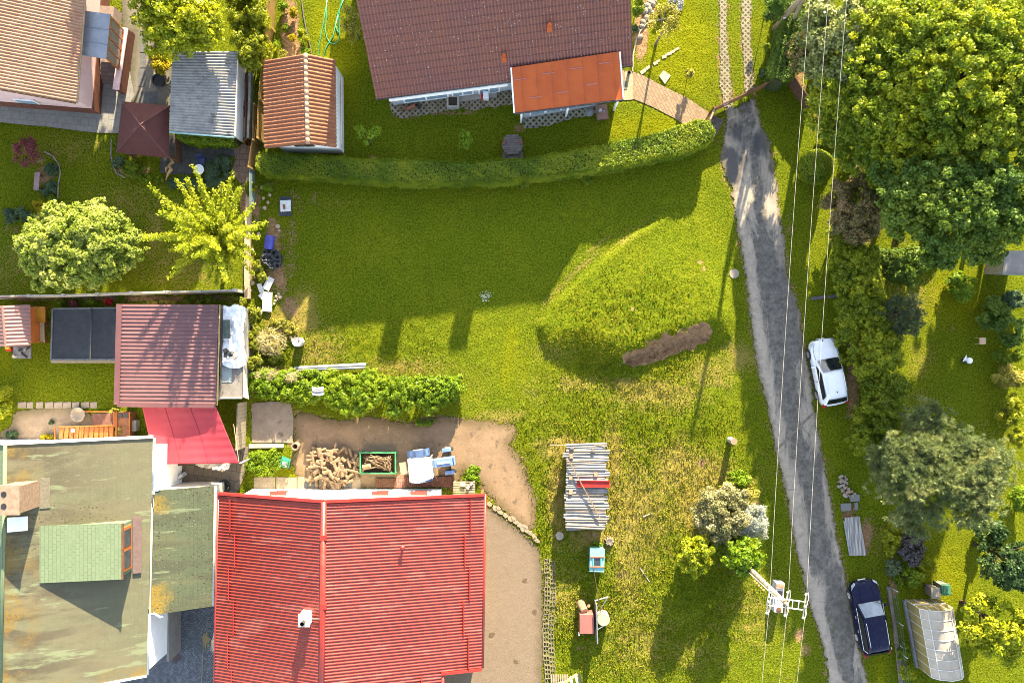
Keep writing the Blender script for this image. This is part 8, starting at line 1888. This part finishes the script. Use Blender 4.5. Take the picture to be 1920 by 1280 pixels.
# ------------------------------------------------ lane and right-hand gardens
m = MB(); p = GG(1376,513); m.cyl((p.x,p.y,p.z-.15), .31, .24, 30); tag(m.build('manhole', pm('pale_lid', (.23,.195,.155), (.19,.165,.13), 4, .9, .4)), 'round pale concrete well cover beside the lane', 'manhole cover')
def bollard():
    t = thing('concrete_post', 'short round concrete post with a pale top beside the lane', 'post', GG(1369,824)); p = GG(1369,824)
    m = MB(); m.cyl((p.x,p.y,p.z-.1), .20, 1.0, 20); m.build('shaft', pm('pale_post', (.33,.30,.26), (.26,.24,.21), 4, .85), t); m = MB(); m.cyl((p.x,p.y,p.z+.9), .21, .04, 20); m.build('cap', pm('buff_cap', (.22,.15,.095), (.18,.12,.075), 4, .85), t)
bollard()
st = []
for i in range(4):
    m = MB(); m.lathe((0,0,0), [(.08,0),(.13,.05),(.11,.12),(.03,.15)], 6+i % 3); o = m.build('stone', [pm('pile_stone_a', (.24,.19,.15), (.18,.145,.115), 5, .9), pm('pile_stone_b', (.30,.20,.145), (.24,.16,.11), 5, .9), pm('pile_stone_c', (.28,.25,.22), (.2,.185,.17), 5, .9), pm('pile_stone_d', (.23,.205,.18), None, 5, .9)][i], None, False, (0,0,0)); tag(o, 'rounded stone in the small heap beside the lane under the pine', 'stone', 'stones heaped beside the lane'); st.append(o)
for i in range(52):
    q = i/51; u = 1574+q*16+random.gauss(0, 5.0); v = 893+q*36+random.gauss(0, 2.5); p = GG(u, v); o = st[i] if i < 4 else dup(st[i % 4]); o.location = (p.x,p.y,p.z+random.uniform(0,.12)); s = random.uniform(.45,1.0); o.scale = (s,s*random.uniform(.7,1.1),s); o.rotation_euler = (random.uniform(-.4,.4),random.uniform(-.4,.4),random.uniform(0,6))
for (u0,v0,u1,v1,z,lb) in ((1577,944,1596,958,.14,'square grey slab left of its neighbour beside the stone heap'),(1594,928,1612,940,.16,'square grey slab touching the pine beside the stone heap'),(1602,942,1609,956,.10,'narrow grey slab strip between pine and square slabs')):
    m = MB(); m.slab([G(u0,v0,z), G(u0+1,v1,z), G(u1,v1-1,z), G(u1,v0-1,z)], .10); tag(m.build('paving_slab', pm('bluish_slab', (.14,.135,.13), (.14,.137,.135), 4, .85, .3)), lb, 'slab')
o = ribroof('corrugated_sheet', G(1583,970,.22), G(1596,1041,.22), G(1624,1040,.22), G(1611,967,.22), .19, .06, 'sine', pm('weathered_sheet', (.36,.33,.305), (.13,.125,.125), 1.0, .8, .4, stretch=(9,.25,1)), None, th=.03); tag(o, 'stack of long grey corrugated sheets lying beside the lane', 'sheet')
o = ribroof('corrugated_sheet', G(1581,976,.12), G(1592,1040,.12), G(1618,1040,.12), G(1608,976,.12), .19, .05, 'sine', pm('weathered_sheet_b', (.24,.25,.265)), None, th=.03); tag(o, 'bluish corrugated sheet underneath the grey stack beside the lane', 'sheet')
m = MB(); m.bar(GG(1521,560,.05), GG(1549,556,.05), .22, .10); m.bar(GG(1553,557,.06), GG(1572,554,.06), .2, .10); tag(m.build('drain_kerb', pm('dark_kerb', (.10,.095,.085), (.07,.067,.06), 5, .9)), 'short dark stone drain channel crossing the verge above the white car', 'drain')
m = MB(); m.bar(G(1457,842,.035), G(1523,776,.035), .13, .03); tag(m.build('road_drain', pm('drain_rust', (.17,.14,.11), (.11,.09,.07), 6, .9)), 'narrow drain channel crossing the lane diagonally', 'drain')
def greenhouse():
    t = thing('greenhouse', 'long polycarbonate greenhouse with pale panels and a white frame', 'greenhouse', G(1740,1180,0))
    z1, zr = 1.75, 2.35
    fr_ = pm('white_frame', (.55,.53,.49), (.45,.43,.40), 4, .5, .1); pc = pm('polycarbonate', (.36,.31,.25), (.30,.255,.205), 1.4, .5, .08, 60, .004, spec=.25); pw = pm('polycarbonate_wall', (.27,.21,.08), (.21,.165,.065), 1.3, .45, .1, spec=.3)
    # ground corners (front is the end towards the camera centre)
    a0, b0 = G(1697,1123,0), G(1758,1122,0); d0, c0 = G(1720,1248,0), G(1778,1246,0)
    def up(p, q, w, z): r = p.lerp(q, w); return Vector((r.x, r.y, z))
    e0 = [up(a0,b0,.0,z1), up(a0,b0,.16,z1+.38), up(a0,b0,.5,zr), up(a0,b0,.84,z1+.38), up(a0,b0,1.,z1)]
    e1 = [up(d0,c0,.0,z1), up(d0,c0,.16,z1+.38), up(d0,c0,.5,zr), up(d0,c0,.84,z1+.38), up(d0,c0,1.,z1)]
    for (p0,p1,q1,q0,nm) in ((a0,d0,e1[0],e0[0],'side_wall'),(c0,b0,e0[4],e1[4],'side_wall')):
        m = MB(); m.add([p0,p1,q1,q0], [(0,1,2,3)]); m.build(nm, pw, t)
    for k in range(4):
        m = MB(); m.add([e0[k],e1[k],e1[k+1],e0[k+1]], [(0,1,2,3)]); m.build('roof_panel', pc, t)
    for (E_, g0_, g1_) in ((e0,a0,b0),(e1,d0,c0)):
        m = MB(); m.add([g0_]+E_+[g1_], [tuple(range(7))]); m.build('end_wall', pw, t)
    m = MB(); n = 8
    for i in range(n):
        q = i/(n-1); prev = None
        for k in range(5):
            p = e0[k].lerp(e1[k], q)+Vector((0,0,.02))
            if prev is not None: m.bar(prev, p, .035, .03)
            prev = p
        for (p0,p1,j) in ((a0,d0,0),(b0,c0,4)): m.bar(p0.lerp(p1, q), e0[j].lerp(e1[j], q), .035, .035, up=(0,1,0))
    for k in (0,1,3,4): m.bar(e0[k]+Vector((0,0,.02)), e1[k]+Vector((0,0,.02)), .045, .04)
    m.bar(a0, d0, .06, .12); m.bar(b0, c0, .06, .12)
    for w in (.25,.5,.75): p = a0.lerp(b0, w); m.bar(p+Vector((0,.02,0)), Vector((p.x,p.y+.02,z1+.35)), .04, .04, up=(0,1,0))
    m.bar(a0+Vector((0,.02,1.0)), b0+Vector((0,.02,1.0)), .04, .04)
    m.build('frame', fr_, t)
    m = MB(); p = e0[2].lerp(e1[2], .22); q = e0[2].lerp(e1[2], .08); m.bar(q+Vector((0,0,.03)), p+Vector((0,0,.03)), .03, .02); m.build('vent_rail', GREYP, t)
    m = MB(); m.bar(a0+Vector((-.12,0,.12)), d0+Vector((-.12,0,.12)), .16, .24); m.build('base_board', pm('blue_grey_board', (.19,.2,.21)), t)
greenhouse()
def bin_(label, u, v, mat, lid):
    t = thing('wheelie_bin', label, 'bin', (0,0,0)); m = MB(); m.box((0,0,.50), (.46,.54,.90), taper=1.12); m.build('body', mat, t, bevel=.02)
    m = MB(); m.box((0,-.02,1.0), (.58,.66,.10)); l = m.build('lid', lid, t, bevel=.03); m = MB(); m.box((0,-.02,1.06), (.36,.42,.03)); m.build('lid_panel', lid, l)
    m = MB(); m.tube([(-.25,.36,.95),(.25,.36,.95)], .022, 6); m.build('handle', mat, t)
    for s in (-1,1): m = MB(); m.tube([(s*.20,.26,.10),(s*.27,.26,.10)], .10, 14); m.build('wheel', BLACKP, t)
    p = G(u,v,0); t.location = (p.x,p.y,0); t.rotation_euler = (0,0,R(3))
bin_('brown-grey wheelie bin with a pale lid above the greenhouse end', 1739, 1102, pm('bin_brown', (.16,.14,.11), (.12,.105,.085), 4, .6), pm('bin_pale', (.22,.205,.18), (.18,.165,.145), 4, .6))
bin_('dark green wheelie bin right of the brown-grey bin', 1758, 1096, pm('bin_green', (.10,.13,.10), (.075,.10,.08), 4, .6), pm('bin_lid_green', (.045,.135,.085), (.035,.11,.07), 4, .5))
def stool():
    t = thing('wooden_stool', 'square pale wooden stool on the right lawn below the dark shrub', 'stool', (0,0,0)); w = pm('pale_stool_wood', (.52,.36,.22), (.44,.29,.17), 4, .6, .2); m = MB(); m.box((0,0,.52), (.42,.42,.05)); m.build('seat', w, t, bevel=.04)
    for x in (-.16,.16):
        for y in (-.16,.16): m = MB(); m.bar((x,y,.5), (x*1.2,y*1.2,0), .04); m.build('leg', w, t)
    p = G(1842,639,.5); t.location = (p.x,p.y,ground_z(p.x,p.y))
stool()
def lamp_toy():
    t = thing('garden_ornament', 'small white and black garden ornament on the right lawn below the stool', 'ornament', (0,0,0))
    m = MB(); m.lathe((.10,-.06,.25), [(.05,0),(.20,.04),(.20,.12),(.10,.20),(.02,.22)], 12); m.build('head', WHITE_P, t, True)
    m = MB(); m.box((-.10,.04,.22), (.22,.20,.12), R(30)); m.build('body', WHITE_P, t, bevel=.03)
    m = MB(); m.bar((-.32,-.12,.35), (-.10,.28,.35), .05); m.build('bar', WHITE_P, t)
    m = MB(); m.box((-.08,-.02,.11), (.34,.30,.22), R(30)); m.box((.22,-.14,.36), (.10,.10,.06)); m.build('base', BLACKP, t, bevel=.03)
    p = G(1813,674,.2); t.location = (p.x,p.y,ground_z(p.x,p.y))
lamp_toy()
m = MB(); p = G(1890,643,.1); m.lathe((p.x,p.y,.02), [(.08,0),(.11,.10),(.06,.26),(.02,.28)], 10); tag(m.build('garden_figure', pm('figure_grey', (.26,.22,.20), (.17,.15,.15), 8, .8), smooth=True), 'little grey garden figure in the shrubs at the right edge', 'figure')
def side_shed():
    t = thing('pale_roof_shed', 'low shed with a pale flat roof half under the dark tree at the right edge', 'shed', G(1905,495,0)); q = [G(1886,470,2.2), G(1880,513,2.2), G(1935,515,2.2), G(1935,470,2.2)]
    m = MB(); m.slab(q, .10); m.build('roof', pm('pale_roof_felt', (.18,.165,.16), (.15,.14,.135), 2, .8, .3), t)
    m = MB(); m.bar(q[1]+Vector((0,-.03,0)), q[2]+Vector((0,-.03,0)), .06, .14); m.bar(q[0]+Vector((-.03,0,0)), q[1]+Vector((-.03,0,0)), .06, .14); m.build('fascia', pm('pale_teal', (.16,.18,.175), None, 3), t)
    m = MB(); m.walls([(p.x+(.15 if i < 2 else -.1), p.y+(-.1 if i in (0,3) else .15)) for i, p in enumerate(q)], -.05, 2.1, False); m.build('wall', WOODG, t)
side_shed()
def passage_things():
    m = MB(); p = G(330,1232,.03); m.slab([G(330,1220,.03), G(318,1232,.03), G(330,1244,.03), G(341,1232,.03)], .04); tag(m.build('drain_cover', pm('rusty_cover', (.07,.05,.05), (.055,.04,.042), 5, .8, .4)), 'square rusty drain cover on the blue cobbled patio', 'drain cover')
    t = thing('straw_broom', 'long-handled straw broom lying on the cobbled patio', 'broom', G(383,1230,.05))
    m = MB(); m.tube([G(378,1290,.06), G(380,1230,.07), G(383,1208,.08)], .022, 6); m.build('handle', WOODG, t, True)
    n = 120; c = G(386,1198,.1); P = np.array(c)+RNG.normal(size=(n,3))*np.array([.10,.20,.02]); D = np.tile(np.array([[.25,1,0]]), (n,1))+RNG.normal(size=(n,3))*.2; leaf_mesh('bristles', P, np.tile([[0,0,1.]], (n,1))+RNG.normal(size=(n,3))*.2, np.full(n,.22), LM['straw'], t, .06, T=D)
    for i, (v0, v1, nm, lb) in enumerate(((930,962,'plank_stack','stack of thin planks in the gap beside the red roof near its top corner'),(985,1040,'pallet','grey pallet standing in the gap between the green and red roofs'),(1048,1074,'brick_stack','stack of perforated cream bricks in the gap between the roofs'),(1080,1100,'white_crate','white crate in the gap below the perforated bricks'))):
        m = MB(); a, b = G(402,v0,.9), G(414,v1,.9)
        if i in (0,1):
            k = 9
            for j in range(k): y = a.y+(b.y-a.y)*(j+.5)/k; m.bar((a.x-.2,y,.8+.1*(j % 2)), (b.x,y,.85), .10, .05)
            m.box(((a.x+b.x)/2,(a.y+b.y)/2,.38), (.4,abs(b.y-a.y),.75))
        else: m.box(((a.x+b.x)/2,(a.y+b.y)/2,.45), (.55,abs(b.y-a.y)*.9,.9))
        tag(m.build(nm, [WOODG, WOODG, pm('cream_brick', (.5,.42,.3), (.1,.08,.06), 14, .9), WHITE_P][i]), lb, ['planks','pallet','bricks','crate'][i])
    m = MB(); p = G(418,912,.3)
    for i in range(3): m.tube([(p.x+.34*math.cos(6.283*k/20), p.y+.34*math.sin(6.283*k/20), .06+.10*i) for k in range(21)], .07, 8)
    tag(m.build('tyre_pile', pm('tyre_rubber', (.014,.014,.015)), smooth=True), 'dark coil of tyres at the upper corner between the two roofs', 'tyres')
    for (u,v,w,h,mt,rz,nm,lb) in ((326,880,.30,1.2,RUST,-35,'brown_roll','brown roll leaning on junk below the raspberry canopy'),(322,903,.55,.8,FOIL,-20,'white_sack','white plastic sack in the passage beside the green roof'),(338,893,.26,.5,BLUEW,-50,'blue_bag','pale blue bag on the junk below the canopy'),(318,885,.3,.5,BLACKP,10,'black_bin','black bin in the dark passage beside the green roof')):
        p = G(u,v,.5); m = MB(); m.box((p.x,p.y,.35), (w,h,.7), R(rz), taper=.8); tag(m.build(nm, mt, bevel=.05), lb, 'junk')
passage_things()
def flowers():
    n = 70; c = GG(911,556); P = np.stack([c.x+RNG.normal(size=n)*.20, c.y+RNG.normal(size=n)*.20, np.full(n, c.z+.08)+RNG.random(n)*.05], -1)
    t = leaf_mesh('daisy_flowers', P, np.tile([[0,0,1.]], (n,1))+RNG.normal(size=(n,3))*.3, RNG.uniform(.022,.04,n), pm('daisy_petal', (.5,.5,.42), None, 3, .9), None, .9); tag(t, 'clump of white daisies alone on the shaded lawn', 'flowers', kind='stuff')
flowers()
# ================================================================= GRASS BLADES
def grass_stuff():
    """short tufts wherever the ground is grass: denser and taller in the unmown meadow"""
    n = 520000; dsr = {}
    for k in ('road', 'gravel_yard', 'paver_track'): a = np.full(X.shape, 1e9); a[core] = ds[k]; dsr[k] = a
    x = RNG.uniform(-34, 34, n); y = RNG.uniform(-23, 23, n)
    i = np.clip(np.searchsorted(gx, x), 1, nx-1); j = np.clip(np.searchsorted(gy, y), 1, ny-1)
    z = Z[j, i]; so_ = soil[j, i]; me_ = meadow[j, i]; d = dsh[j, i]; dr = dry[j, i]
    near = (dsh[j, i] > -.45) & (np.minimum(np.minimum(dsr['road'][j, i], dsr['gravel_yard'][j, i]), dsr['paver_track'][j, i]) <= dsh[j, i]+.01)
    ok = ((d > .02) | (near & (RNG.random(n) < .35*np.clip(1+d/.45, 0, 1)))) & (so_ < .6+.3*RNG.random(n)) & (RNG.random(n) < .25+.75*me_+.3*np.clip(1-d, 0, 1))
    cl = fbm(x, y, 1.4, 3); ok &= RNG.random(n) < .35+1.2*np.clip(cl-.3, 0, 1)
    x, y, z, me_, dr, cl = (a[ok] for a in (x, y, z, me_, dr, cl)); m = len(x)
    h = (.026+.034*me_)*RNG.uniform(.6, 1.5, m); D = rdir(m); D[:,2] = np.abs(D[:,2])*.9+.35; D = unit(D)
    z = np.maximum(z, .0); P = np.stack([x, y, z+h*.6], -1)
    N = np.cross(D, rdir(m)); N = np.where(N[:,2:3] < 0, -N, N)
    rn = np.clip(.30+.35*RNG.random(m)+.5*(dr > .45)*RNG.random(m)+.3*(cl-.5), 0, 1)
    g = leafmat('grass_blade', (.036,.060,.002), (.092,.102,.004), (.215,.18,.03), .3, .0)
    o = leaf_mesh('grass', P, N, h*1.25, g, None, .30, rn, T=D); tag(o, kind='stuff')
grass_stuff()
